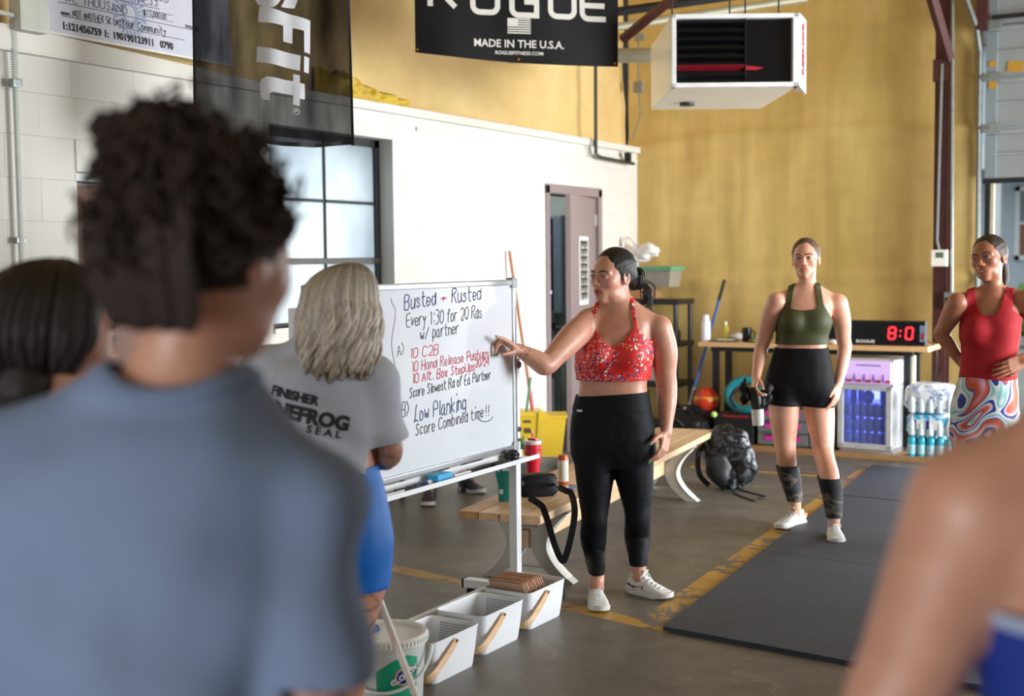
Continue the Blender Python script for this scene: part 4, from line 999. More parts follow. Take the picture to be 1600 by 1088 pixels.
# ---- white baskets with bent wood handles
M_bk = NT('white_perforated_plastic')
def perf(t):
    return t
M_bk.base('#e8ebf0'); M_bk.set(Roughness=.38); M_bk = M_bk.m
M_birch = wood('bent_birch', '#c79a67', '#e5c399', 'y'); M_hole = pm('dark_hole', '#8f969e', .8); M_riv = pm('rivet_steel', '#8b6b4c', .3, .7)
def superrect(w_, l_, r, n=8):
    out = []
    for cx, cy, a in ((w_/2-r, l_/2-r, 0), (-w_/2+r, l_/2-r, 90), (-w_/2+r, -l_/2+r, 180), (w_/2-r, -l_/2+r, 270)):
        for i in range(n+1): q = math.radians(a+90*i/n); out.append((cx+r*math.cos(q), cy+r*math.sin(q)))
    return out
def basket(c, yaw, label, W0=.245, L0=.33, H0=.165, hang=1):
    """x = width across (handles on the x ends), y = length"""
    M = Matrix.Translation(Vector(c)) @ Matrix.Rotation(yaw, 4, 'Z')
    r = thing('storage_basket', label, 'basket', c, 'white baskets on the floor')
    mb = MB(M); rings = []
    for z, s in ((0, .86), (.01, .88), (H0*.5, .94), (H0-.01, .985), (H0, 1.0), (H0+.002, .99)): rings.append([(x, y, z) for x, y in superrect(W0*s, L0*s, .03)])
    t = .005
    for z, s in ((H0, .965), (H0*.5, .905), (.012, .85), (.008, .83)): rings.append([(x, y, z) for x, y in superrect(W0*s, L0*s, .028)])
    n = len(rings[0]); vs = sum(rings, []); fs = [(a*n+i, a*n+(i+1) % n, (a+1)*n+(i+1) % n, (a+1)*n+i) for a in range(len(rings)-1) for i in range(n)]
    fs += [tuple(range(n))[::-1], tuple((len(rings)-1)*n+i for i in range(n))]
    mb.add(vs, fs).build('shell', M_bk, r, smooth=True)
    hl = MB(M)     # perforations: small dark discs on both faces of the short sides
    for sy in (-1, 1):
        for i in range(13):
            for j in range(12):
                x = (i-6)*.0105; z = .03+j*.0105; s = .86+(1-.86)*z/H0
                for k, off in ((1, .0008), (-1, -.0075)):
                    y = sy*(L0*s/2+off); e = .0030
                    hl.add([(x-e, y, z-e), (x+e, y, z-e), (x+e, y, z+e), (x-e, y, z+e)], [(0, 1, 2, 3)])
    o = hl.build('perforations', M_hole, r); o['kind'] = 'stuff'
    hd = MB(M); rv = MB(M)
    # handle: flat strip pivoted on the long (x+) and (x-) sides, swung down over the near short side
    for s in (1,):
        x1 = W0/2+.006
        pts = [(x1, -.02, H0-.02), (x1+.004, -.09, H0*.62), (x1+.0, -L0/2-.02, H0*.30), (x1-.05, -L0/2-.045, H0*.22), (-x1+.05, -L0/2-.045, H0*.22), (-x1, -L0/2-.02, H0*.30), (-x1-.004, -.09, H0*.62), (-x1, -.02, H0-.02)]
        P_ = smooth_path(pts, 7)
        w_ = .026; v = []
        for i, p_ in enumerate(P_):
            t_ = unit(P_[min(i+1, len(P_)-1)]-P_[max(i-1, 0)])
            # width runs perpendicular to the path within the handle's own surface
            outn = unit(np.array([p_[0]/(W0/2), (p_[1]+.02)/(L0/2)*.9, 0.0])+1e-6); b = unit(np.cross(t_, outn)); nn_ = np.cross(b, t_)
            for q, e in ((-1, -1), (1, -1), (1, 1), (-1, 1)): v.append(tuple(p_+b*w_/2*q+nn_*.003*e))
        n4 = len(P_); f = [(i*4+j, i*4+(j+1) % 4, (i+1)*4+(j+1) % 4, (i+1)*4+j) for i in range(n4-1) for j in range(4)]+[(3, 2, 1, 0), tuple((n4-1)*4+j for j in range(4))]
        hd.add(v, f)
        for sx in (1, -1): rv.cyl((sx*(x1-.002), -.02, H0-.02), (sx*(x1+.007), -.02, H0-.02), .006, 12)
    hh = hd.build('handle', M_birch, r, smooth=True); rv.build('rivets', M_riv, hh)
    return r, M
# corners measured on the floor; they stand in a row under the tray
yw = -.03
bk1 = basket((-2.735, 4.105, 0), yw, 'white perforated basket nearest the bucket, empty'); bk2 = basket((-2.755, 4.505, 0), yw, 'middle white basket with a teal bottle lying inside')
bk3 = basket((-2.765, 4.905, 0), yw, 'farthest white basket, filled with a row of books')
# teal bottle in the middle basket
c = np.array([-2.79, 4.52, .012])
tb_ = thing('teal_bottle', 'small teal bottle lying in the middle white basket', 'bottle', c)
M_tq = pm('teal_plastic', '#1c87a3', .35)
a, d_ = c+np.array([-.02, -.07, .035]), unit(np.array([.25, 1, 0]))
MB().tube([a, a+d_*.012, a+d_*.11, a+d_*.125], [.026, .034, .034, .022], 20).build('body', M_tq, tb_, smooth=True); MB().cyl(a-d_*.035, a, .016, 16).build('cap', pm('teal_dark', '#12637b', .4), tb_, smooth=True)
# books
random.seed(12)
M_pg = pm('book_cover_tan', '#d0ab90', .7, var=.06, scale=3); M_pp = pm('page_edges', '#7d5a45', .8, var=.25, scale=160)
first = None
for i in range(11):
    c = np.array([-2.78, 4.885+i*.0155, .018])
    ctr = c
    M = Matrix.Translation(Vector(ctr)) @ Matrix.Rotation(random.uniform(-.03, .03), 4, 'Z') @ Matrix.Rotation(math.radians(34), 4, 'X')
    r = thing('paperback', 'thin tan paperback standing in the farthest white basket', 'book', c, 'paperbacks in the farthest basket')
    hgt = .215+random.uniform(-.004, .004)
    MB(M).box((0, .0055, hgt/2+.004), (.172, .0022, hgt), 0).box((0, -.0055, hgt/2+.004), (.172, .0022, hgt), 0).box((-.086, 0, hgt/2+.004), (.0016, .0125, hgt), 0).build('cover', M_pg, r)
    MB(M).box((-.003, 0, hgt/2-.006), (.162, .0085, hgt-.022), 0).build('pages', M_pp, r)

# ---- wipes bucket
bc = np.array([-2.537, 3.522, 0]); 
bk = thing('wipes_bucket', 'white plastic disinfecting-wipes bucket with blue flip cap in front of the baskets', 'bucket', bc)
M_bt = pm('bucket_white', '#dfe4e3', .32, var=.02)
MB().lathe(bc, [(0, 0), (.115, 0), (.12, .006), (.135, .30), (.139, .305), (.139, .315), (0, .315)], 48).build('tub', M_bt, bk, smooth=True)
MB().lathe(bc+np.array([0, 0, .305]), [(.140, 0), (.146, .003), (.146, .028), (.140, .034), (.128, .033), (.122, .022), (0, .020)], 48).build('lid', pm('lid_white', '#e2e0da', .4), bk, smooth=True)
ridge = MB()
for i in range(60):
    q = 2*PI*i/60; ridge.box((bc[0]+.146*math.cos(q), bc[1]+.146*math.sin(q), .322), (.004, .004, .014))
o = ridge.build('lid_teeth', M_bt, bk); o['kind'] = 'stuff'
cpx = bc+np.array([-.02, .02, .327])-RH*.055+FH*.02
MB().lathe(cpx, [(0, 0), (.038, 0), (.036, .012), (.0, .014)], 24).build('flip_cap', pm('cap_blue', '#143a8f', .35), bk, smooth=True)
bM_ = []
for t in np.linspace(-1, 1, 25):
    q = t*PI/2; d0 = RH*math.sin(q)*1.0+(-FH)*math.cos(q)*1.0
    bM_.append(bc+d0*.158+np.array([0, 0, .285-.115*math.cos(q)]))
MB().tube(bM_, .006, 8).build('bail_handle', pm('bail_white', '#e6eaea', .3), bk, smooth=True)
def wrap(mb, poly_uv, az0, r_of, out):
    """poly in (arc metres, height) wrapped round the tub"""
    v, f = refine([(a_, b_, 0) for a_, b_ in poly_uv], [tuple(range(len(poly_uv)))], .02); wrapv(mb, v, f, az0, out)
def wrapv(mb, v, f, az0, out):
    vs = []
    for a_, b_, _ in v:
        r_ = .12+.015*b_/.3+out; q = az0+a_/.13; d0 = -FH*math.cos(q)+RH*math.sin(q); vs.append(tuple(bc+d0*r_+np.array([0, 0, b_])))
    mb.add(vs, f)
lb = MB(); wrap(lb, [(-.075, .02), (.075, .02), (.075, .27), (.03, .285), (-.02, .27), (-.075, .235)], .42, None, .0012); g_ = lb.build('green_label', pm('label_green', '#17a07a', .35), bk)
lb = MB(); wrap(lb, [(-.075, .02), (.075, .02), (.075, .15), (.0, .13), (-.03, .11), (-.05, .06)], .42, None, .0018); lb.build('dark_label', pm('label_dark', '#0c3f3c', .4), bk)
lb = MB(); wrap(lb, [(-.075, .06), (-.03, .06), (-.03, .02), (-.075, .02)], .42, None, .0024); lb.build('label_white_panel', pW, bk)
ang = .45
def dia(cx, cy, w_, h_, k): return [(cx+(x*math.cos(ang)-y*math.sin(ang))*k, cy+(x*math.sin(ang)+y*math.cos(ang))*k) for x, y in ((-w_, 0), (-w_*.35, -h_), (w_*.35, -h_), (w_, 0), (w_*.35, h_), (-w_*.35, h_))]
for k, mat, ot in ((1.0, pm('logo_orange', '#d8552d', .4), .002), (.9, pW, .0026), (.8, pm('logo_blue', '#23347f', .4), .0032)):
    lb = MB(); wrap(lb, dia(.022, .215, .052, .030, k), .42, None, ot); lb.build('logo', mat, bk)
v, f = text_geo('CLOROX', .026, .0012, 0); v, f = refine(v, f, .02); lb = MB()
wrapv(lb, [(.022+(x*math.cos(ang)-y*math.sin(ang)), .215+(x*math.sin(ang)+y*math.cos(ang)), 0) for x, y, _ in v], f, .42, .0040); lb.build('lettering', pW, bk)
# white pole in front of it
q0, q1 = D(598, 950, 4.05), D(652, 1095, 3.62)
dq = (q1-q0); q1 = q0+dq*((q0[2]-.012)/-dq[2]) if dq[2] < 0 else q1
tag(MB().tube([q0-dq*.15, q0, q1], .011, 12).build('white_pole', pm('pole_white', '#eceef0', .3), smooth=True), 'white pole leaning in front of the wipes bucket', 'pole')

# ---- backpack
cP = GZ(1140, 768, 0)+np.array([-.06, .10, 0])
bpk = thing('backpack', 'glossy black and camouflage backpack on the floor against the far bench leg', 'backpack', cP)
tN = NT('patent_camo'); a_ = tN.noise(9, 3, .5); tN.base(tN.ramp(a_, [(.42, '#0b0c0e'), (.46, '#2e3138'), (.55, '#15171a'), (.62, '#5d666f')], 'CONSTANT')); tN.set(Roughness=.28); tN.bump(tN.noise(14, 3), .6, .02); M_camo = tN.m
pax, pay, paz = tuple(RH), tuple(unit(np.array(FH)*.95+np.array([0, 0, -.25]))), None
rt = np.array(RH); up2 = unit(np.array([0, 0, 1.])+.22*rt*-1+.15*np.array(FH)); fw = np.cross(up2, rt); fw = unit(fw); rt2 = np.cross(fw, up2)
pillow(cP+np.array([0, 0, .215]), tuple(rt2), tuple(fw), tuple(up2), .15, .115, .215, 2.6, 36, 24, .22).build('main_body', M_camo, bpk, smooth=2)
pillow(cP+np.array([0, 0, .15])+rt2*.10-fw*.07, tuple(rt2), tuple(fw), tuple(up2), .10, .07, .13, 2.6, 28, 18, .25).build('front_pocket', M_camo, bpk, smooth=2)
pillow(cP+np.array([0, 0, .30])+rt2*.07-fw*.06, tuple(rt2), tuple(fw), tuple(up2), .085, .06, .10, 2.4, 28, 18, .25).build('top_pocket', M_camo, bpk, smooth=2)
pillow(cP+np.array([0, 0, .16])-rt2*.06-fw*.085, tuple(rt2), tuple(fw), tuple(up2), .085, .045, .12, 2.6, 28, 18, .2).build('side_pocket', M_black, bpk, smooth=2)
MB().ribbon(smooth_path([cP+np.array([0, 0, .36])-rt2*.1, cP+np.array([0, 0, .30])-rt2*.2-fw*.02, cP+np.array([0, 0, .15])-rt2*.2-fw*.03, cP+np.array([0, 0, .05])-rt2*.13-fw*.03]), tuple(fw), .035, .01).build('shoulder_strap', M_black, bpk, smooth=2)
MB().tube(smooth_path([cP+np.array([0, 0, .40])-rt2*.03, cP+np.array([0, 0, .45]), cP+np.array([0, 0, .41])+rt2*.05]), .009, 6).build('grab_loop', M_black, bpk, smooth=True)
for dz, s_ in ((.25, .1), (.33, .09)):
    MB().tube(smooth_path([cP+np.array([0, 0, dz])-rt2*s_-fw*.11, cP+np.array([0, 0, dz+.05])-fw*.135, cP+np.array([0, 0, dz])+rt2*.12-fw*.12]), .005, 6).build('zip', M_black, bpk, smooth=True)
g1, g2, g3 = GZ(1150, 772, .006), GZ(1180, 783, .006), GZ(1196, 776, .006)
MB().ribbon(smooth_path([cP+np.array([.05, -.08, .03]), g1, g2]), (0, 0, 1), .02, .004).ribbon(smooth_path([cP+np.array([.1, -.02, .03]), GZ(1160, 766, .006), g3, GZ(1185, 779, .01)]), (0, 0, 1), .02, .004).build('loose_straps', M_black, bpk, smooth=2)

# ---- plywood platform, work table and what stands on and under it
M_ply = wood('plywood_platform', '#8d6d47', '#b98f60', 'x')
PZ = .045
tag(MB().bb(-4.36, -1.95, 10.12, 11.02, 0, PZ, .004).build('plywood_platform', M_ply), 'low plywood platform along the foam wall under the work table', 'platform')
M_butch = wood('butcher_block', '#c79a66', '#e6bf8a', 'x')
TX0, TX1, TY0, TY1, TZ = -4.10, -2.17, 10.36, 10.83, .885
tb = thing('work_table', 'butcher-block work table on black steel legs under the gym clock', 'table', ((TX0+TX1)/2, (TY0+TY1)/2, PZ))
MB().bb(TX0, TX1, TY0, TY1, TZ-.04, TZ, .004).build('table_top', M_butch, tb)
for x in (TX0+.14, TX1-.17):
    for y in (TY0+.06, TY1-.1):
        lg = MB().bb(x-.032, x+.032, y-.032, y+.032, PZ+.03, .42, .003).bb(x-.025, x+.025, y-.025, y+.025, .42, TZ-.04, .003).build('leg', M_blackf, tb)
        MB().cyl((x, y, PZ), (x, y, PZ+.03), .02, 12).build('levelling_foot', M_galv, lg)
MB().bb(TX0+.1, TX1-.13, TY0+.04, TY0+.08, TZ-.08, TZ-.04, .003).bb(TX0+.1, TX1-.13, TY1-.12, TY1-.08, TZ-.08, TZ-.04, .003).build('apron', M_blackf, tb)
def on_t(px, y=10.55, z=TZ): 
    p_ = WY(px, 530, y); return np.array([p_[0], y, z])
# gym clock
cl = on_t(1386, 10.50); x0, x1 = WY(1325, 510, 10.5)[0], WY(1448, 510, 10.5)[0]
ck = thing('gym_clock', 'long black digital gym clock with red numerals on the work table', 'clock', (cl[0], 10.5, TZ))
MB().bb(x0-.35, x1, 10.46, 10.54, TZ, TZ+.20, .01).build('housing', M_black, ck)
MB().bb(x0-.33, x1-.015, 10.455, 10.46, TZ+.012, TZ+.188).build('front_glass', pm('clock_glass', '#0a0a0e', .07), ck)
M_led = emis('led_red', '#ff2430', 3.0)
def seg7(mb, x, z, w_, h_, segs, t=.014, y=10.452):
    S = {'a': (x, z+h_, w_, 0), 'g': (x, z+h_/2, w_, 0), 'd': (x, z, w_, 0), 'f': (x-w_/2, z+h_*.75, 0, h_/2), 'b': (x+w_/2, z+h_*.75, 0, h_/2), 'e': (x-w_/2, z+h_*.25, 0, h_/2), 'c': (x+w_/2, z+h_*.25, 0, h_/2)}
    for s in segs:
        cx, cz, dx, dz = S[s]; mb.box((cx+(cz-z)*.08, y, cz), (max(dx-.006, t) if dx else t, .004, max(dz-.006, t) if dz else t), .003)
dg = MB(); xa, xb = WY(1393, 510, 10.45)[0], WY(1420, 510, 10.45)[0]
seg7(dg, xa, TZ+.055, .052, .092, 'abcdefg'); seg7(dg, xb, TZ+.055, .052, .092, 'abcdef')
xm = (xa+xb)/2; dg.box((xm, 10.452, TZ+.08), (.012, .004, .012), .002).box((xm+.003, 10.452, TZ+.12), (.012, .004, .012), .002)
dg.build('led_digits', M_led, ck)
tb2 = MB(frame((WY(1352, 528, 10.45)[0], 10.452, TZ+.03), (1, 0, 0), (0, 0, 1), (0, -1, 0))); text_on(tb2, 'ROGUE', .032, Matrix.Identity(4), .001, sx=1.4); tb2.build('lettering', pW, ck)
xr = WY(1441, 510, 10.45)[0]
st = MB().box((xr, 10.452, TZ+.10), (.038, .002, .13), .001).build('round_sticker', pm('sticker_blue_grey', '#7086a5', .4, var=.5, scale=40), ck)
MB().box((xr+.005, 10.450, TZ+.08), (.02, .002, .06), .001).build('sticker_red', pm('flash_red', '#a31d2c', .4), ck)
bpy.data.objects['round_sticker'].name = 'sticker'
MB().tube(smooth_path([(x1-.02, 10.54, TZ+.05), (x1+.06, 10.6, TZ-.05), (x1+.02, 10.75, .55), (x1+.08, 10.9, .75)]), .004, 6).build('power_cable', M_black, ck, smooth=True)
# bottles and mug
p = on_t(1103, 10.50); r = thing('water_bottle', 'white water bottle at the left end of the work table', 'bottle', p)
MB().lathe(p, [(0, 0), (.037, 0), (.04, .01), (.04, .16), (.03, .185), (0, .186)], 28).build('body', M_wplast, r, smooth=True); MB().lathe(p+np.array([0, 0, .185]), [(0, 0), (.028, 0), (.028, .03), (.02, .042), (0, .043)], 24).build('cap', M_wplast, r, smooth=True)
p = on_t(1134, 10.58); r = thing('spray_bottle', 'small yellow-green bottle with clear top on the work table', 'bottle', p)
MB().lathe(p, [(0, 0), (.028, 0), (.03, .008), (.03, .11), (.012, .135), (0, .136)], 24).build('body', pm('yellow_liquid', '#c2b339', .25), r, smooth=True); MB().lathe(p+np.array([0, 0, .135]), [(0, 0), (.012, 0), (.012, .03), (0, .035)], 16).build('cap', pW, r, smooth=True)
bpy.data.objects['spray_bottle'].name = 'squeeze_bottle'
p = on_t(1167, 10.52); r = thing('mug', 'black steel mug on the work table behind the green top woman', 'mug', p)
MB().lathe(p, [(0, 0), (.038, 0), (.04, .006), (.041, .12), (.037, .122), (.035, .02), (0, .018)], 28).build('body', pm('mug_black', '#191a1d', .25, .4), r, smooth=True)
MB().tube(smooth_path([p+np.array([.04, 0, .10]), p+np.array([.065, 0, .085]), p+np.array([.065, 0, .045]), p+np.array([.04, 0, .03])]), .006, 8).build('handle', pm('mug_black', '#191a1d', .25, .4), r, smooth=True)
p = on_t(1128, 10.42); r = thing('tray', 'flat dark tray lying on the work table', 'tray', p); MB().box((p[0], p[1]+.03, TZ+.008), (.24, .10, .014), .006).build('pan', pm('tray_grey', '#5b5d58', .4, .3), r); MB().box((p[0]+.02, p[1]+.03, TZ+.018), (.14, .06, .006), .003).build('paper', pW, r)
p = on_t(1184, 10.46); r = thing('snack_bag', 'crumpled green snack bag beside the black mug', 'bag', p); pillow(p+np.array([0, 0, .021]), (1, 0, 0), (0, 1, 0), (0, 0, 1), .07, .05, .022, 2.2, 20, 12, .9).build('foil', pm('bag_olive', '#6d7a4c', .35, var=.4, scale=50), r, smooth=2)
pillow(p+np.array([.0, .02, .045]), (1, 0, 0), (0, 1, 0), (0, 0, 1), .03, .02, .010, 2.2, 14, 8, .6).build('label', pW, r, smooth=2)
p = on_t(1300, 10.45); tag(pillow(p+np.array([0, 0, .02]), (1, 0, 0), (0, 1, 0), (0, 0, 1), .06, .05, .02, 2.2, 16, 10, .5).build('folded_towel', pm('towel_pale', '#cfc7ba', .9), smooth=2), 'pale folded towel on the work table', 'towel')
p = on_t(1153, 10.70); tag(pillow(p+np.array([0, 0, .03]), (1, 0, 0), (0, 1, 0), (0, 0, 1), .07, .05, .03, 2.2, 16, 10, .7).build('crumpled_paper', pW, smooth=2), 'crumpled white paper at the back of the work table', 'paper')

# mini fridge
fx0, fx1, fz0, fz1, fy = WY(1313, 620, 10.18)[0], WY(1400, 620, 10.18)[0], PZ, .79, 10.14
fM = frame(((fx0+fx1)/2, fy+.2, 0), (math.cos(-.10), math.sin(-.10), 0), (-math.sin(-.10), math.cos(-.10), 0), (0, 0, 1)); hw_ = (fx1-fx0)/2
fg = thing('drinks_fridge', 'small glass-front drinks fridge glowing blue under the work table', 'fridge', ((fx0+fx1)/2, fy+.2, PZ))
M_fw = pm('fridge_white', '#cfd0d2', .35)
cab = MB(fM).bb(-hw_, hw_, .19, .2, fz0, fz1).bb(-hw_, -hw_+.02, -.16, .2, fz0, fz1).bb(hw_-.02, hw_, -.16, .2, fz0, fz1).bb(-hw_, hw_, -.16, .2, fz0, fz0+.04).bb(-hw_, hw_, -.16, .2, fz1-.02, fz1).bb(-hw_, hw_, -.16, .2, .575, .595).build('cabinet', M_fw, fg)
dr = MB(fM).bb(-hw_, -hw_+.045, -.2, -.165, fz0+.03, .58, .006).bb(hw_-.045, hw_, -.2, -.165, fz0+.03, .58, .006).bb(-hw_, hw_, -.2, -.165, .545, .58, .006).bb(-hw_, hw_, -.2, -.165, fz0+.03, fz0+.075, .006).build('door', M_fw, fg)
gg = NT('fridge_glass'); gg.base('#b9c4ff'); gg.set(Roughness=.05); tpn = gg.n('ShaderNodeBsdfTransparent'); tpn.inputs[0].default_value = (.8, .84, 1, 1); mx = gg.n('ShaderNodeMixShader'); mx.inputs[0].default_value = .12
gg.l(tpn.outputs[0], mx.inputs[1]); gg.l(gg.b.outputs[0], mx.inputs[2]); gg.l(mx.outputs[0], gg.out.inputs[0])
MB(fM).bb(-hw_+.045, hw_-.045, -.186, -.18, fz0+.075, .545).build('glass_pane', gg.m, dr)
MB(fM).bb(-hw_+.02, hw_-.02, .17, .188, fz0+.045, .57).build('light_panel', emis('fridge_glow', '#8f9bff', 4.5), fg)
M_wire = pm('shelf_wire', '#aab4d8', .3, .4)
for zs_ in (.10, .215, .33, .44): MB(fM).bb(-hw_+.02, hw_-.02, -.14, .17, zs_-.004, zs_, 0).build('shelf', M_wire, fg)
MB(fM).bb(-hw_+.01, hw_-.01, -.19, -.165, .60, fz1-.015, .004).build('light_box', emis('header_glow', '#c5a8e0', .75), fg)
tb2 = MB(fM @ frame((.01, -.1915, .745), (1, 0, 0), (0, 0, 1), (0, -1, 0))); tb2.box((.02, 0, 0), (.20, .010, .001)); tb2.build('printed_band', pm('header_ink', '#7b6aa5', .5), fg)
random.seed(9); art = MB(fM); art2 = MB(fM)
for i in range(5):
    x = -hw_+.06+i*.078; art.lathe((x, -.194, .612), [(0, 0), (.013, 0), (.014, .03), (.007, .05), (.007, .062), (0, .063)], 8)
    art2.box((x+.03, -.1925, .62), (.05, .003, .024), .001)
art.build('printed_bottles', pm('art_violet', '#8c5bb0', .5), fg); art2.build('printed_fruit', pm('art_red', '#e0585a', .5, var=.6, scale=60), fg)
pc = [None]
for zi, zs_ in enumerate((.10, .215, .33, .44)):
    for yi, yy in enumerate((-.09, .0)):
        for i in range(6):
            x = -hw_+.062+i*.061; loc = fM @ Vector((x, yy, zs_))
            if pc[0] is None:
                r = thing('soda_can', 'blue-lit drink can in rows inside the small fridge', 'can', loc, 'cans inside the drinks fridge')
                MB().lathe(loc, [(0, 0), (.024, 0), (.027, .006), (.027, .085), (.022, .093), (0, .093)], 14).build('body', pm('can_blue', '#93abee', .3, .1, var=.3, scale=40), r, smooth=True)
                pc[0] = r
            else:
                if zi == 3 and (yi == 0 or i in (2, 3)): continue
                copy_tree(pc[0], Vector(loc)-Vector(pc[0].location))
p = fM @ Vector((-.01, -.07, .44)); r = thing('blue_tub', 'round bright blue tub on the top shelf of the fridge', 'tub', p)
MB().lathe(p, [(0, 0), (.03, 0), (.045, .03), (.045, .06), (.03, .085), (0, .09)], 22).build('body', pm('tub_blue', '#1f7de0', .3), r, smooth=True); MB().lathe(p+Vector((0, 0, .088)), [(0, 0), (.025, 0), (.025, .012), (0, .012)], 18).build('lid', pW, r, smooth=True)
# box standing on fridge / behind, pale
tag(MB().bb(fx0+.02, fx1+.05, 10.60, 10.65, PZ, .80, .01).build('foam_board', pm('pale_card', '#e8dfcb', .6)), 'pale sheet of board standing behind the drinks fridge', 'board')

# packs of bottled water beside the table
M_film = NT('shrink_film'); M_film.base(M_film.ramp(M_film.noise(16, 3), [(.42, '#eef3f6'), (.5, '#dfe9f0'), (.56, '#2a56b8'), (.6, '#e9f2f6')], 'LINEAR')); M_film.set(Roughness=.15); M_film = M_film.m
M_film2 = NT('shrink_film_aqua'); M_film2.base(M_film2.ramp(M_film2.noise(9, 3), [(.40, '#e8f4f8'), (.5, '#33a8d8'), (.58, '#2b9fd0'), (.66, '#e9f6f9')], 'LINEAR')); M_film2.set(Roughness=.15); M_film2 = M_film2.m
M_bw_ = pm('bottle_clear', '#cfe0ea', .12)
wx0, wx1, wy_ = WY(1420, 640, 10.2)[0], WY(1487, 640, 10.2)[0], 10.17
wc = (wx0+wx1)/2; WW = wx1-wx0; kz = [0.0, .20, .385]
proto = [None]
def bottle_small(loc, body, cap, label, group, name='water_bottle', h=.17, r0=.03, lbl=None):
    key = (name, group)
    if key in BP:
        c_ = copy_tree(BP[key], Vector(loc)-Vector(BP[key].location)); return c_
    r = thing(name, label, 'bottle', loc, group)
    MB().lathe(loc, [(0, 0), (r0*.9, 0), (r0, .008), (r0, h*.38), (r0*.92, h*.42), (r0, h*.47), (r0, h*.68), (r0*.4, h*.88), (r0*.4, h*.92), (0, h*.92)], 16).build('body', body, r, smooth=True)
    MB().lathe(np.array(loc)+np.array([0, 0, h*.9]), [(0, 0), (r0*.5, 0), (r0*.5, h*.1), (0, h*.1)], 12).build('cap', cap, r)
    if lbl: MB().lathe(np.array(loc)+np.array([0, 0, h*.1]), [(r0*1.03, 0), (r0*1.03, h*.36)], 16).build('wrapper', lbl, r, smooth=True)
    BP[key] = r; return r
BP = {}
for i in range(5):
    for j in range(2):
        bottle_small((wx0+.035+i*.072, wy_+.0+j*.075, PZ), pm('aqua_drink', '#2fb3cf', .15), pm('cap_orange', '#e2622d', .4), 'aqua sports drink bottle with orange cap, bottom row by the table leg', 'sports drink bottles beside the table', 'sports_drink_bottle', .20, .033, pm('label_bluewhite', '#a9d6e6', .3, var=.3, scale=50))
pk = thing('water_pack', 'lower shrink-wrapped pack of bottled water with aqua film', 'water pack', (wc, wy_+.1, .205))
pillow((wc, wy_+.06, .295), (1, 0, 0), (0, 1, 0), (0, 0, 1), WW/2+.01, .105, .088, 5, 40, 16, .06).build('wrap', M_film2, pk, smooth=2)
pk2 = thing('water_pack', 'upper shrink-wrapped pack of bottled water with white and navy film', 'water pack', (wc, wy_+.1, .385))
pillow((wc, wy_+.06, .50), (1, 0, 0), (0, 1, 0), (0, 0, 1), WW/2+.03, .115, .118, 4, 40, 16, .10).build('wrap', M_film, pk2, smooth=2)
for k_, z_ in ((pk, .215), (pk2, .395)):
    mbt = MB()
    for i in range(5): mbt.lathe((wx0+.04+i*.07, wy_-.03, z_), [(.0, 0), (.028, 0), (.029, .09), (.011, .135), (.011, .15), (0, .15)], 12)
    mbt.build('bottles', M_bw_, k_, smooth=True)
lg = MB().box((wc, wy_-.052, .30), (.17, .004, .075), .002).build('printed_patch', pW, pk)
lg2 = MB().box((wc, wy_-.055, .30), (.025, .004, .07), .001).build('printed_mark', pm('logo_blue', '#23347f', .4), pk)

# black shelving unit with bin, box and plastic bag
SX0, SX1, SY0, SY1 = -4.93, -4.37, 10.55, 10.95
sh_ = thing('plastic_shelving', 'black plastic shelving unit in the corner behind the coach', 'shelving', ((SX0+SX1)/2, (SY0+SY1)/2, 0))
for z in (.12, .50, .86, 1.24): MB().bb(SX0, SX1, SY0, SY1, z-.045, z, .006).build('shelf', M_black, sh_)
for x in (SX0+.03, SX1-.03):
    for y in (SY0+.03, SY1-.03): MB().cyl((x, y, 0), (x, y, 1.22), .022, 12).build('post', M_black, sh_)
def at_sh(px, z, y=10.72): p_ = WY(px, 450, y); return np.array([p_[0], y, z])
p = at_sh(1001, 1.24); bxx = thing('cardboard_box', 'open brown cardboard box on top of the black shelving', 'box', p+np.array([0, 0, 0]))
M_card = pm('cardboard', '#a87d57', .8, var=.08, scale=4)
cb = MB(); x0, x1 = p[0]-.16, p[0]+.09
cb.bb(x0, x1, 10.60, 10.605, 1.24, 1.35).bb(x0, x1, 10.85, 10.855, 1.24, 1.35).bb(x0, x0+.005, 10.6, 10.855, 1.24, 1.35).bb(x1-.005, x1, 10.6, 10.855, 1.24, 1.35).bb(x0, x1, 10.6, 10.855, 1.24, 1.245).build('carton', M_card, bxx)
MB().add([(x1, 10.6, 1.35), (x1, 10.85, 1.35), (x1+.09, 10.85, 1.25), (x1+.09, 10.6, 1.25), (x1, 10.6, 1.346), (x1, 10.85, 1.346), (x1+.087, 10.85, 1.247), (x1+.087, 10.6, 1.247)], [(0, 1, 2, 3), (7, 6, 5, 4), (0, 4, 5, 1), (1, 5, 6, 2), (2, 6, 7, 3), (3, 7, 4, 0)]).build('flap', M_card, bxx)
p = at_sh(1036, 1.352); bn_ = thing('storage_tote', 'grey plastic tote with green rim on top of the cardboard box', 'tote', p)
zt = 1.352; tx = p[0]-.02
taper(MB(), tx-.16, tx+.15, 10.58, 10.86, zt, zt+.17, .86).build('tub', pm('tote_grey', '#8f897c', .4), bn_)
MB().bb(tx-.175, tx+.165, 10.565, 10.875, zt+.145, zt+.185, .01).build('lid', pm('tote_green', '#5f9a74', .4), bn_)
p = at_sh(1003, 1.352, 10.74); pb = thing('plastic_bag', 'knotted white plastic bag lying above the green-rimmed tote', 'bag', (p[0]-.08, 10.74, zt))
M_pbag = pm('white_film', '#e6dfda', .35, var=.04); M_pbag.node_tree.nodes['Principled BSDF'].inputs['Subsurface Weight'].default_value = .0
bxp = p[0]-.03
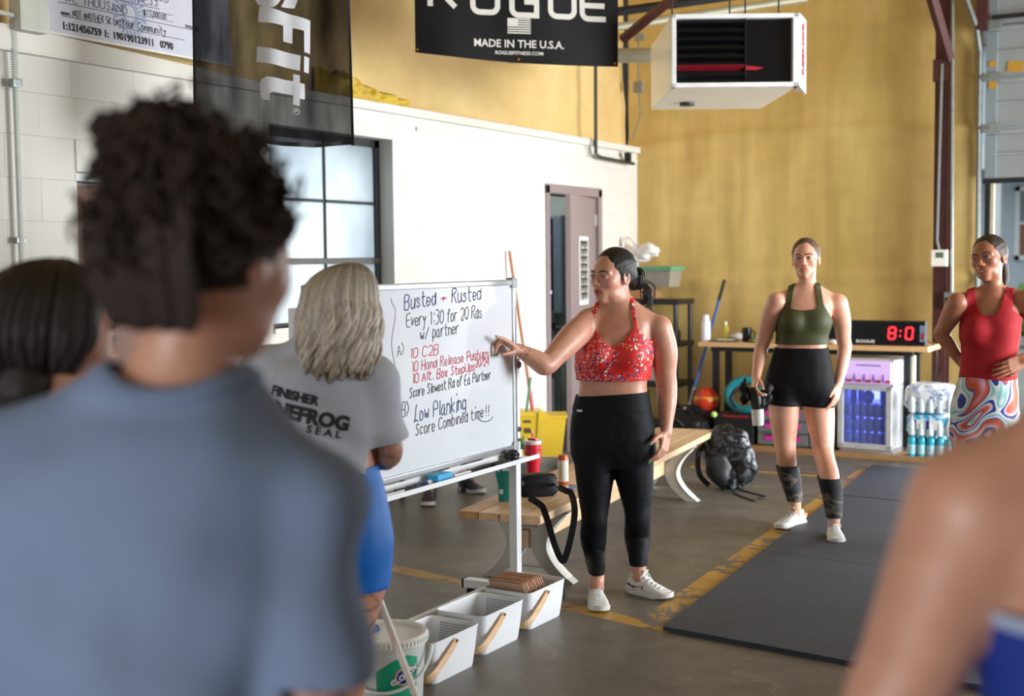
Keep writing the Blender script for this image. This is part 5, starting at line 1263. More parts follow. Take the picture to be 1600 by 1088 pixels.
pillow((bxp-.13, 10.74, zt+.19), (1, 0, 0), (0, 1, 0), (0, 0, 1), .11, .10, .185, 2.3, 26, 16, .55).build('left_bulge', M_pbag, pb, smooth=2)
pillow((bxp+.06, 10.72, zt+.31), (1, 0, .15), (0, 1, 0), (-.15, 0, 1), .14, .10, .072, 2.3, 26, 16, .6).build('body', M_pbag, pb, smooth=2)
MB().tube(smooth_path([(bxp-.14, 10.70, zt+.33), (bxp-.13, 10.70, zt+.43), (bxp-.06, 10.70, zt+.44), (bxp-.02, 10.70, zt+.38)]), [.02]+[.012]*17+[.02], 7).build('handles', M_pbag, pb, smooth=True)
for i, (px, z, dx, h, c, lab, nm) in enumerate(((1050, .86, .06, .10, '#1d1e20', 'black pouch on the second shelf', 'pouch'), (1020, .50, .05, .14, '#cfcabf', 'white jar on the third shelf', 'jar'), (1048, .12, .08, .16, '#3a2d2b', 'dark box on the lowest shelf', 'small_box'), (1000, .50, .05, .10, '#7b2f3d', 'dark red tin on the third shelf', 'tin'))):
    q_ = at_sh(px, z); r = thing(nm, lab+' of the black shelving', nm.split('_')[-1], q_)
    MB().box((q_[0], q_[1], z+h/2), (dx*2, .12, h), .012).build('body', pm('it'+str(i), c, .5), r); MB().box((q_[0], q_[1], z+h+.006), (dx*1.7, .1, .012), .004).build('lid', pm('it_l'+str(i), '#55514c', .5), r)

# corner clutter: window washer pole, helmet, bags, coil, toolbox, drawers
q0, q1 = WY(1132, 438, 10.9), WY(1074, 645, 10.25)
sq = thing('long_squeegee', 'blue-handled long squeegee leaning on the foam wall behind the table', 'squeegee', (q1[0], q1[1], q1[2]-.1))
mid = q0+(q1-q0)*.82
MB().tube([q0, mid], .012, 10).build('pole', pm('pole_blue', '#2457a8', .35), sq, smooth=True); MB().tube([q0, q0+(q1-q0)*.16], .015, 10).build('grip', M_black, sq, smooth=True)
MB().tube([mid, q1], .014, 10).build('neck', M_galv, sq, smooth=True); MB().box(tuple(q1-np.array([.0, 0, .05])), (.06, .05, .2), .01).build('head', pm('squeegee_pink', '#c9a3a0', .6), sq)
def floor_at(px, y, z=0.0): p_ = WY(px, 650, y); return np.array([p_[0], y, z])
p = floor_at(1094, 10.35); bg1 = thing('duffel_bag', 'black duffel bag slumped on the floor by the shelving', 'bag', p)
pillow(p+np.array([-.02, 0, .17]), (1, 0, 0), (0, 1, 0), (0, 0, 1), .22, .17, .17, 2.4, 32, 20, .35).build('body', M_bag, bg1, smooth=2); MB().tube(smooth_path([p+np.array([-.15, -.17, .2]), p+np.array([-.05, -.19, .31]), p+np.array([.1, -.18, .2])]), .012, 6).build('handle', M_black, bg1, smooth=True)
pz = .33
hp = p+np.array([.055, .0, pz+.0]); hl_ = thing('red_ball_cap', 'orange-red helmet with yellow band on the black duffel bag', 'helmet', hp)
MB().sphere(hp+np.array([0, 0, .05]), (.10, .11, .12), 24, 14).build('shell', pm('helmet_red', '#c93a1e', .3), hl_, smooth=2)
MB().lathe(hp+np.array([0, 0, .055]), [(.102, 0), (.106, .004), (.106, .03), (.102, .034)], 24).build('band', pm('helmet_yellow', '#e0a436', .4), hl_, smooth=True); bpy.data.objects['red_ball_cap'].name = 'helmet'
p = floor_at(1060, 10.05); bg2 = thing('gym_bag', 'black gym bag on the floor behind the bench', 'bag', p)
pillow(p+np.array([0, 0, .14]), (1, 0, 0), (0, 1, 0), (0, 0, 1), .24, .15, .14, 2.4, 30, 18, .35).build('body', M_bag, bg2, smooth=2); MB().tube(smooth_path([p+np.array([-.1, -.12, .2]), p+np.array([0, -.15, .28]), p+np.array([.1, -.12, .2])]), .01, 6).build('handle', M_black, bg2, smooth=True)
p = floor_at(1155, 10.28, PZ); tbx = thing('toolbox', 'black toolbox with red latch bar under the work table', 'toolbox', p)
MB().bb(p[0]-.19, p[0]+.16, 10.16, 10.42, PZ, PZ+.25, .02).build('case', M_black, tbx); MB().bb(p[0]-.10, p[0]+.12, 10.15, 10.17, PZ+.225, PZ+.245, .004).build('latch_bar', pm('latch_red', '#8d1a22', .4), tbx)
t3 = MB(frame((p[0]+.02, 10.157, PZ+.10), (1, 0, 0), (0, 0, 1), (0, -1, 0))); t3.box((0, 0, 0), (.10, .012, .001)); t3.build('name_plate', pm('toolbox_ink', '#8b8384', .5), tbx)
cz = PZ+.25
hc = WY(1163, 607, 10.26); cl_ = thing('battle_rope_coil', 'thick teal hose coiled in a ring on the black toolbox', 'hose', (hc[0], 10.26, cz))
ring = []
for i in range(49):
    q = 2*PI*i/48; ring.append((hc[0]+.145*math.cos(q), 10.27+.02*math.sin(q*2)+.05*math.sin(q), cz+.158+.120*math.sin(q)))
MB().tube(ring, .036, 12).build('outer_loop', pm('teal_hose', '#16808f', .45), cl_, smooth=2)
ring = [(hc[0]+.01+.11*math.cos(q), 10.235+.03*math.sin(q), cz+.128+.09*math.sin(q)) for q in np.linspace(.6, 5.6, 30)]
MB().tube(ring, .012, 8).build('inner_loop', pm('hose_black', '#1c2227', .5), cl_, smooth=2); bpy.data.objects['battle_rope_coil'].name = 'coiled_hose'
rd = thing('drawer_tower', 'grey drawer unit with pink labels under the work table', 'drawers', (-3.35, 10.40, PZ))
dx0, dx1 = WY(1183, 650, 10.2)[0], WY(1306, 650, 10.2)[0]
MB().bb(dx0, dx1, 10.22, 10.6, PZ, PZ+.32, .006).build('frame', pm('drawer_frame', '#2f2f31', .5), rd)
M_pk = pm('pink_label', '#e82fb4', .5); M_dw = pm('drawer_grey', '#77797b', .3)
for r_ in range(3):
    for c_ in range(3):
        w_ = (dx1-dx0)/3; xx = dx0+w_*(c_+.5); z = PZ+.012+r_*.103
        d2_ = MB().bb(xx-w_/2+.006, xx+w_/2-.006, 10.195, 10.23, z, z+.095, .005).build('drawer', M_dw, rd)
        MB().box((xx, 10.192, z+.06), (.075, .004, .042), .001).build('label', M_pk, d2_)
        MB().box((xx, 10.185, z+.085), (.06, .02, .01), .003).build('pull', M_black, d2_)
p = np.array([dx0+.12, 10.35, PZ+.322]); r = thing('lamp_head', 'small black clamp lamp standing on the drawer unit', 'lamp', p)
MB().lathe(p, [(0, 0), (.04, 0), (.04, .012), (.008, .016), (.008, .22), (0, .22)], 16).build('stand', pm('grey_plastic', '#9fa3a8', .4), r); MB().lathe(p+np.array([0, 0, .2]), [(.0, 0), (.055, 0), (.045, .03), (.0, .05)], 18).build('shade', M_black, r); bpy.data.objects['lamp_head'].name = 'clamp_lamp'
p = floor_at(1121, 10.30, .31); tag(MB().sphere(p+np.array([0.03, -.16, -.02]), .026, 16, 10).build('tennis_ball', pm('ball_yellow', '#c8d880', .8), smooth=2), 'pale yellow tennis ball on the black duffel bag', 'ball')

# stool against the left wall behind the whiteboard (its sitter's shoes show under the tray)
st_ = thing('stool', 'low black stool against the wall under the window', 'stool', (-4.80, 7.28, 0))
MB().bb(-4.97, -4.66, 7.05, 7.5, .40, .46, .01).build('seat', M_black, st_)
for x in (-4.94, -4.69):
    for y in (7.08, 7.47): MB().bb(x-.015, x+.015, y-.015, y+.015, 0, .40).build('leg', M_blackf, st_)

ORD = ['first', 'second', 'third', 'fourth', 'fifth', 'sixth', 'seventh', 'eighth', 'ninth', 'tenth', 'eleventh', 'twelfth']
def relabel(group, key, fn):
    obs = sorted([o for o in C.objects if o.parent is None and o.get('group') == group], key=key)
    for i, o in enumerate(obs): o['label'] = fn(i, o)
relabel('paperbacks in the farthest basket', lambda o: o.location.y, lambda i, o: 'thin tan paperback in the farthest white basket, %s from the camera' % ORD[i])
relabel('sports drink bottles beside the table', lambda o: (round(o.location.y, 2), o.location.x), lambda i, o: 'aqua sports drink bottle with orange cap, %s from the table leg, %s row' % (ORD[i % 5], 'front' if i < 5 else 'rear'))
cn = {}
def can_label(i, o):
    sh_ = sorted([.10, .215, .33, .44], key=lambda z: abs(z-o.location.z))[0]; k = ['lowest', 'second lowest', 'third', 'top'][[.10, .215, .33, .44].index(sh_)]
    lx = fM.inverted() @ Vector(o.location); n = int(round((lx.x+hw_-.062)/.061)); return 'can in the drinks fridge, %s shelf, %s row, %s from the left' % (k, 'front' if lx.y < -.05 else 'rear', ORD[n])
relabel('cans inside the drinks fridge', lambda o: o.name, can_label)
# ================================================================ BODY BUILDER (implicit surfaces -> one continuous mesh)
def cat(P, k=4):
    """Catmull-Rom resample of rows (x, y, z, r)"""
    return np.array(smooth_path([np.array(p, float) for p in P], k))
class Prim:
    def __init__(s, fn, lo, hi, k, op='u'): s.fn, s.lo, s.hi, s.k, s.op = fn, np.array(lo)-.002, np.array(hi)+.002, k, op
def chain(rows, k=.012, flat=None, res=3):
    rows = [np.array([*r[:3], r[3]], float) if len(r) == 4 else np.array([*r[0], r[1]], float) for r in rows]
    R = cat(rows, res) if len(rows) > 2 and res > 1 else np.array(rows)
    fn_flat = None
    if flat is not None: n = unit(flat[0]); fs = 1/flat[1]-1
    def fn(X, Y, Z):
        out = None
        for i in range(len(R)-1):
            a, ra, b, rb = R[i, :3], R[i, 3], R[i+1, :3], R[i+1, 3]
            ab = b-a; L2 = ab@ab+1e-12
            px, py, pz = X-a[0], Y-a[1], Z-a[2]
            t = np.clip((px*ab[0]+py*ab[1]+pz*ab[2])/L2, 0, 1)
            dx, dy, dz = px-t*ab[0], py-t*ab[1], pz-t*ab[2]
            if flat is not None:
                c = (dx*n[0]+dy*n[1]+dz*n[2])*fs; dx = dx+c*n[0]; dy = dy+c*n[1]; dz = dz+c*n[2]
            d = np.sqrt(dx*dx+dy*dy+dz*dz)-(ra+t*(rb-ra))
            out = d if out is None else np.minimum(out, d)
        return out
    lo = (R[:, :3]-R[:, 3:4]).min(0); hi = (R[:, :3]+R[:, 3:4]).max(0)
    return Prim(fn, lo, hi, k)
def ell(c, r, axes=None, k=.012, op='u'):
    c = np.array(c, float); r = np.array(r, float); A = np.eye(3) if axes is None else np.array([unit(a) for a in axes])
    def fn(X, Y, Z):
        px, py, pz = X-c[0], Y-c[1], Z-c[2]
        u = [(px*A[i, 0]+py*A[i, 1]+pz*A[i, 2])/r[i] for i in range(3)]
        k0 = np.sqrt(u[0]**2+u[1]**2+u[2]**2)
        k1 = np.sqrt((u[0]/r[0])**2+(u[1]/r[1])**2+(u[2]/r[2])**2)+1e-9
        return k0*(k0-1)/k1
    e = np.sqrt(((A*r[:, None])**2).sum(0)); return Prim(fn, c-e, c+e, k, op)
def torso(rings, tx, ty, k=.02, p=2.35):
    """rings (z, cx, cy, a, bf, bb); tx = person's left, ty = person's back"""
    R = cat([np.array(r, float) for r in sorted(rings)], 6); z = R[:, 0]
    def fn(X, Y, Z):
        zz = np.clip(Z, z[0], z[-1]); g = [np.interp(zz, z, R[:, i]) for i in range(1, 6)]
        dx, dy = X-g[0], Y-g[1]; u = dx*tx[0]+dy*tx[1]; v = dx*ty[0]+dy*ty[1]
        b = np.where(v < 0, g[3], g[4]); a = g[2]
        rad = (np.abs(u/a)**p+np.abs(v/b)**p)**(1/p); d = (rad-1)*np.minimum(a, b)*.95
        return np.maximum(d, np.maximum(Z-z[-1], z[0]-Z))
    m = R[:, 3:6].max(); lo = [R[:, 1].min()-m, R[:, 2].min()-m, z[0]]; hi = [R[:, 1].max()+m, R[:, 2].max()+m, z[-1]]
    return Prim(fn, lo, hi, k)
def field(prims, lo, hi, h):
    lo = np.array(lo, float); n = np.ceil((np.array(hi)-lo)/h).astype(int)+1
    F_ = np.full(n, .08, np.float32)
    ax = [lo[i]+np.arange(n[i])*h for i in range(3)]
    for p in prims:
        pad = p.k+.035
        i0 = np.maximum(0, np.floor((p.lo-pad-lo)/h).astype(int)); i1 = np.minimum(n, np.ceil((p.hi+pad-lo)/h).astype(int)+1)
        if (i1 <= i0).any(): continue
        X, Y, Z = np.meshgrid(*[ax[j][i0[j]:i1[j]] for j in range(3)], indexing='ij')
        d = p.fn(X, Y, Z); s = F_[i0[0]:i1[0], i0[1]:i1[1], i0[2]:i1[2]]; k = max(p.k, 1e-4)
        if p.op == 'u':
            q = np.maximum(k-np.abs(s-d), 0)/k; s[...] = np.minimum(s, d)-q*q*k*.25
        else:
            q = np.maximum(k-np.abs(s+d), 0)/k; s[...] = np.maximum(s, -d)+q*q*k*.25
    return F_, lo, h
def surfnet(F_, lo, h, off=0.0):
    D_ = F_-off; D_[0] = D_[-1] = .05; D_[:, 0] = D_[:, -1] = .05; D_[:, :, 0] = D_[:, :, -1] = .05
    S = D_ < 0; nx, ny, nz = D_.shape
    c = [S[i:nx-1+i, j:ny-1+j, k:nz-1+k] for i in (0, 1) for j in (0, 1) for k in (0, 1)]
    cnt = sum(x.astype(np.int8) for x in c); act = (cnt > 0) & (cnt < 8)
    I = np.argwhere(act); idx = -np.ones(act.shape, np.int32); idx[tuple(I.T)] = np.arange(len(I))
    acc = np.zeros((len(I), 3)); num = np.zeros(len(I))
    corners = [(i, j, k) for i in (0, 1) for j in (0, 1) for k in (0, 1)]
    val = {q: D_[I[:, 0]+q[0], I[:, 1]+q[1], I[:, 2]+q[2]].astype(float) for q in corners}
    for a in range(3):
        for q in corners:
            if q[a]: continue
            q2 = list(q); q2[a] = 1; q2 = tuple(q2); v0, v1 = val[q], val[q2]; m = (v0 < 0) != (v1 < 0)
            t = np.where(m, v0/np.where(m, v0-v1, 1), 0)
            pt = np.tile(np.array(q, float), (len(I), 1)); pt[:, a] = t; acc += pt*m[:, None]; num += m
    V = lo+(I+acc/np.maximum(num, 1)[:, None])*h
    Fq = []
    for a in range(3):
        b, c_ = (a+1) % 3, (a+2) % 3
        sl0 = [slice(None)]*3; sl1 = [slice(None)]*3; sl0[a] = slice(0, -1); sl1[a] = slice(1, None)
        s0, s1 = S[tuple(sl0)], S[tuple(sl1)]; E_ = np.argwhere(s0 != s1)
        ok = (E_[:, b] > 0) & (E_[:, c_] > 0) & (E_[:, b] < D_.shape[b]-1) & (E_[:, c_] < D_.shape[c_]-1); E_ = E_[ok]
        fl = s0[tuple(E_.T)]
        def at_(db, dc): q = E_.copy(); q[:, b] += db; q[:, c_] += dc; return idx[tuple(q.T)]
        quad = np.stack([at_(-1, -1), at_(0, -1), at_(0, 0), at_(-1, 0)], 1); quad[~fl] = quad[~fl][:, ::-1]; Fq.append(quad)
    Fq = np.concatenate(Fq); return V, Fq[(Fq >= 0).all(1)]
def relax(V, Fq, it=1, lam=.5):
    E_ = np.concatenate([Fq[:, [i, (i+1) % Fq.shape[1]]] for i in range(Fq.shape[1])])
    for _ in range(it):
        S = np.zeros_like(V); n = np.zeros(len(V))
        np.add.at(S, E_[:, 0], V[E_[:, 1]]); np.add.at(S, E_[:, 1], V[E_[:, 0]]); np.add.at(n, E_[:, 0], 1); np.add.at(n, E_[:, 1], 1)
        V = V*(1-lam)+lam*S/np.maximum(n, 1)[:, None]
    return V
def vnorm(V, Fq):
    n = np.cross(V[Fq[:, 2]]-V[Fq[:, 0]], V[Fq[:, 3 % Fq.shape[1]]]-V[Fq[:, 1]]); N = np.zeros_like(V)
    for i in range(Fq.shape[1]): np.add.at(N, Fq[:, i], n)
    return N/np.maximum(np.linalg.norm(N, axis=1), 1e-9)[:, None]
def tri(Fq): return np.concatenate([Fq[:, [0, 1, 2]], Fq[:, [0, 2, 3]]]) if Fq.shape[1] == 4 else Fq
def clip(V, T, g):
    """keep the part of the triangle mesh where g >= 0, cut exactly along g = 0"""
    if len(T) == 0: return V, T
    s = g(V); T = tri(T); pos = s >= 0; c = pos[T].sum(1); keep = T[c == 3]; cross = T[(c == 1) | (c == 2)]
    newv = []; cache = {}; out = []; n0 = len(V)
    def mid(a, b):
        k = (a, b) if a < b else (b, a)
        if k not in cache:
            t = s[k[0]]/(s[k[0]]-s[k[1]]); newv.append(V[k[0]]+t*(V[k[1]]-V[k[0]])); cache[k] = n0+len(newv)-1
        return cache[k]
    for f in cross.tolist():
        poly = []
        for i in range(3):
            a, b = f[i], f[(i+1) % 3]
            if pos[a]: poly.append(a)
            if pos[a] != pos[b]: poly.append(mid(a, b))
        for i in range(1, len(poly)-1): out.append((poly[0], poly[i], poly[i+1]))
    V2 = np.concatenate([V, np.array(newv)]) if newv else V
    T2 = np.concatenate([keep, np.array(out, int)]) if out else keep
    u, inv = np.unique(T2.ravel(), return_inverse=True); return V2[u], inv.reshape(-1, 3)
def link_mesh(name, V, Fs, mat, parent, col=None, solid=0.0, label=None, off=1.0, disp=None):
    me = bpy.data.meshes.new(name); V = np.array(V)
    if disp is not None: V = V+vnorm(V, tri(np.array(Fs)))*disp(V)[:, None]
    me.from_pydata((V-wloc(parent)).tolist(), [], [tuple(f) for f in np.array(Fs).tolist()])
    me.materials.append(mat); me.polygons.foreach_set('use_smooth', [True]*len(me.polygons))
    if col is not None:
        ca = me.color_attributes.new('Col', 'FLOAT_COLOR', 'POINT'); c4 = np.ones((len(V), 4), np.float32); c4[:, :3] = col(V); ca.data.foreach_set('color', c4.ravel())
    me.update()
    o = bpy.data.objects.new(name, me); C.objects.link(o); o.parent = parent
    if solid: m_ = o.modifiers.new('thick', 'SOLIDIFY'); m_.thickness = solid; m_.offset = off
    if label: o['label'] = label
    return o
def skin_mat(name, col, rough=.42):
    t = NT(name); n1 = t.noise(30, 4); n2 = t.noise(4, 3)
    c = rgb(col); base = t.ramp(n2, [(.3, tuple(x*.93 for x in c)), (.7, tuple(min(1, x*1.05) for x in c))])
    base = t.mix(.12, base, t.ramp(n1, [(.35, '#a8604a'), (.65, '#f3d3bf')]), 'OVERLAY')
    a = t.n('ShaderNodeAttribute'); a.attribute_name = 'Col'; base = t.mix(1.0, base, a.outputs['Color'], 'MULTIPLY')
    t.base(base); t.set(Roughness=rough); t.b.inputs['Subsurface Weight'].default_value = .12
    t.b.inputs['Subsurface Radius'].default_value = (.012, .005, .003); t.b.inputs['Subsurface Scale'].default_value = 1.0
    t.bump(n1, .06, .002); return t.m
def hair_mat(name, a, b, rough=.38, attr=False, sc=(30, 30, 3)):
    t = NT(name); n = t.noise(6, 5, .6, sc3=sc, dist=.4); base = t.ramp(n, [(.3, a), (.7, b)])
    if attr:
        at = t.n('ShaderNodeAttribute'); at.attribute_name = 'Col'; base = t.mix(1.0, base, at.outputs['Color'], 'MULTIPLY')
    t.base(base); t.set(Roughness=rough); t.bump(n, .5, .004); return t.m

def head_axes(yaw, pitch=0.0, roll=0.0):
    """yaw in degrees towards picture left from facing the lens; pitch down positive; returns left, back, up"""
    a = math.radians(yaw); fwd = -FH*math.cos(a)-RH*math.sin(a); up = UP.copy(); left = np.cross(up, fwd)
    p = math.radians(pitch); fwd, up = fwd*math.cos(p)-up*math.sin(p), up*math.cos(p)+fwd*math.sin(p)
    r = math.radians(roll); up, left = up*math.cos(r)+left*math.sin(r), left*math.cos(r)-up*math.sin(r)
    return left, -fwd, up
class Head:
    def __init__(s, c, ax, sc_=1.0): s.c = np.array(c, float); s.ax = ax; s.s = sc_; s.A = np.array(ax)
    def w(s, x, y, z): return s.c+(s.ax[0]*x+s.ax[1]*y+s.ax[2]*z)*s.s
    def loc(s, V): return ((V-s.c)@s.A.T)/s.s
    def prims(s, smile=0.0, open_=0.0):
        S = s.s; w, A = s.w, s.ax
        def E(c, r, k=.014, op='u'): return ell(w(*c), np.array(r)*S, A, k*S, op)
        P = [E((0, .024, .030), (.073, .090, .085), .01), E((0, -.030, .004), (.061, .060, .088), .03),
             E((0, -.026, -.056), (.050, .056, .054), .03), E((0, -.066, -.094), (.020, .020, .017), .022),
             E((0, -.070, -.060), (.029, .024, .030), .02)]
        for q in (-1, 1):
            P += [E((q*.041, -.050, -.020+.004*smile), (.023, .030, .025), .022), E((q*.036, -.02, -.078), (.018, .03, .02), .02),
                  chain([(*w(q*.048, -.070, .022), .008*S), (*w(q*.014, -.084, .024), .008*S)], .014*S)]
        P += [chain([(*w(0, -.084, .016), .0075*S), (*w(0, -.098, -.010), .0085*S), (*w(0, -.106, -.024), .0105*S)], .010*S)]
        for q in (-1, 1):
            P += [E((q*.0115, -.096, -.028), (.0085, .011, .0075), .006), E((q*.0315, -.097, .006), (.019, .014, .0115), .014, 's')]
        for q in (-1, 1): P += [E((q*.0315, -.0775, .0050), (.0150, .0145, .0138), .005), E((q*.0315, -.094, .0046), (.0142, .012, .0046), .002, 's')]
        P += [E((0, -.0985, -.0605), (.020+.004*smile, .006, .0025+.006*open_), .005, 's')]
        z0 = -.0555+.002*open_; zc = .004*smile
        P += [chain([(*w(-.024, -.083, -.060+zc), .0032*S), (*w(-.010, -.0915, z0), .0058*S), (*w(.010, -.0915, z0), .0058*S), (*w(.024, -.083, -.060+zc), .0032*S)], .004*S),
              chain([(*w(-.020, -.083, -.063+zc), .003*S), (*w(0, -.092, -.0675-.006*open_), .0066*S), (*w(.020, -.083, -.063+zc), .003*S)], .004*S)]
        for q in (-1, 1): P += [E((q*.075, .014, -.006), (.008, .021, .033), .006), E((q*.080, .010, -.004), (.005, .012, .02), .004, 's')]
        return P
    def color(s, V, lip=(.80, .50, .50)):
        L = s.loc(V); c = np.ones((len(V), 3)); x, y, z = L.T
        m = np.clip(1.25-np.sqrt((x/.026)**2+((z+.0615)/.0125)**2), 0, 1)*3; m = np.clip(m, 0, 1)*(y < -.07)*(y > -.12)
        c = c*(1-m[:, None])+np.array(lip)*m[:, None]
        ch = np.exp(-(((np.abs(x)-.042)/.022)**2+((z+.025)/.022)**2))*(y < -.02); c *= 1-ch[:, None]*np.array([.0, .13, .12])
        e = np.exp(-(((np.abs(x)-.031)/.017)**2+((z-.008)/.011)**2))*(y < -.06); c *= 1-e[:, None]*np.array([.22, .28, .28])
        return c
    def face_parts(s, root, brow, iris=(.10, .07, .05), lash=True, look=(0, 0)):
        w, S = s.w, s.s; M_e = pm('eye_white', '#a8a09b', .3, var=.01); M_b = brow; M_i = pm('iris_'+str(round(iris[0], 2)), iris, .2)
        for q in (-1, 1):
            c = w(q*.0315, -.0775, .0055)
            ey = MB().sphere(tuple(c), .0124*S, 16, 12).build('eye', M_e, root, smooth=2)
            g = unit(-s.ax[1]+s.ax[0]*look[0]+s.ax[2]*look[1]); MB().sphere(tuple(c+g*.0078*S), .0062*S, 12, 8).build('iris', M_i, ey, smooth=2)
            MB().tube([w(q*.0165, -.0865, .0050), w(q*.023, -.0910, .0092), w(q*.031, -.0925, .0103), w(q*.040, -.0895, .0088), w(q*.0475, -.0835, .0045)], [.0005, .0010, .0013, .0013, .0006], 6).build('eyelashes', pm('lash_dark', '#1c1412', .6), root, smooth=2)
            MB().tube([w(q*.012, -.0945, .0235), w(q*.024, -.0945, .0290), w(q*.038, -.0890, .0305), w(q*.052, -.0760, .0245)], [.0022, .0034, .0030, .0012], 7, flat=(tuple(s.ax[1]), .6)).build('eyebrow', M_b, root, smooth=2)
    def cap(s, root, mat, grow=1.0, fringe=0.014, nape=-.075, col=None, res=.005, name='hair', extra=(), disp=.0025):
        S = s.s
        P = [ell(s.w(0, .027, .036), np.array((.0815, .097, .090))*S*grow, s.ax, .01)]+list(extra)
        lo = np.min([p.lo for p in P], 0)-.02; hi = np.max([p.hi for p in P], 0)+.02
        V, Q = surfnet(*field(P, lo, hi, res)); V = relax(V, Q, 1)
        def g(V):
            x, y, z = s.loc(V).T
            front = ((y+.078+fringe)*.085+(z-.078)*.072)/.111-(np.abs(x)**2)*.6*(z > .02)
            earcut = np.maximum(y-.012, z-.030)
            return np.minimum(np.minimum(front, np.maximum(z-nape, -.5)), np.where(y > .03, 1, 1))
        V, T = clip(V, Q, g)
        dd = lambda V: np.array([disp*mn.noise(Vector((q[0]*60, q[1]*25, q[2]*60))) for q in s.loc(V)])
        return link_mesh(name, V, T, mat, root, col=col, solid=.004, off=0, disp=dd)

def hand_prims(w0, f, n, t, s=1.0, curl=(20, 25, 15), curls=None, thumb=(.9, .45, .25), spread=.08, nails=None):
    """w0 wrist, f towards the fingers, n out of the palm, t thumb side"""
    f = unit(f); n = unit(n-f*(n@f)); t = unit(t-f*(t@f)-n*(t@n)); P = []; tips = []
    K = [.031, .0105, -.0105, -.030]; KL = [.088, .091, .087, .080]; FL = [.95, 1.06, .98, .78]
    for i in range(4):
        P.append(chain([(*(w0+t*K[i]*.45*s-f*.01*s), .0155*s), (*(w0+(f*KL[i]*.5+t*K[i]*.85)*s), .0135*s), (*(w0+(f*KL[i]+t*K[i])*s), .0108*s)], .012*s, flat=(n, .95)))
    P.append(ell(w0+(f*.045+t*.016+n*.008)*s, np.array((.030, .020, .012))*s, (f, t, n), .012*s))
    P.append(ell(w0+(f*.040-t*.022+n*.006)*s, np.array((.028, .013, .011))*s, (f, t, n), .012*s))
    for i in range(4):
        cu = curls[i] if curls else curl; p = w0+(f*KL[i]+t*K[i])*s; d = unit(f+t*spread*(1.5-i)/1.5); a = 0; rows = [(*p, .0098*s)]
        for j, (L_, r_) in enumerate(((.042, .0088), (.026, .0080), (.021, .0062))):
            a += math.radians(cu[j]); dd = d*math.cos(a)+n*math.sin(a); p = p+dd*L_*FL[i]*s; rows.append((*p, r_*s*(1 if i < 3 else .88)))
        P.append(chain(rows, .004*s, res=1)); tips.append((rows[-1][:3], dd, n*math.cos(a)-d*math.sin(a)))
    b = w0+(f*.018+t*.020+n*.006)*s; m1 = b+(f*.7*thumb[0]+t*thumb[1]*1.2+n*thumb[2])*.042*s; d1_ = unit(f*thumb[0]+t*thumb[1]*.7+n*thumb[2]*1.2)
    m2 = m1+d1_*.033*s; d2_ = unit(f*thumb[0]+t*thumb[1]*.3+n*thumb[2]*1.4); m3 = m2+d2_*.024*s
    P.append(chain([(*b, .016*s), (*m1, .0125*s), (*m2, .0100*s), (*m3, .0078*s)], .010*s, res=1)); tips.append((m3, d2_, n))
    return P, w0+f*.085*s, .135*s, tips
def nails(root, tips, mat, s=1.0):
    for p, d, pn in tips: # nail sits on the back of the finger end
        MB(frame(np.array(p)+np.array(d)*.003*s-np.array(pn)*.0045*s, tuple(d), tuple(np.cross(-np.array(pn), d)), tuple(-np.array(pn)))).sphere((0, 0, 0), (.008*s, .0052*s, .003*s), 10, 6).build('fingernail', mat, root, smooth=2)

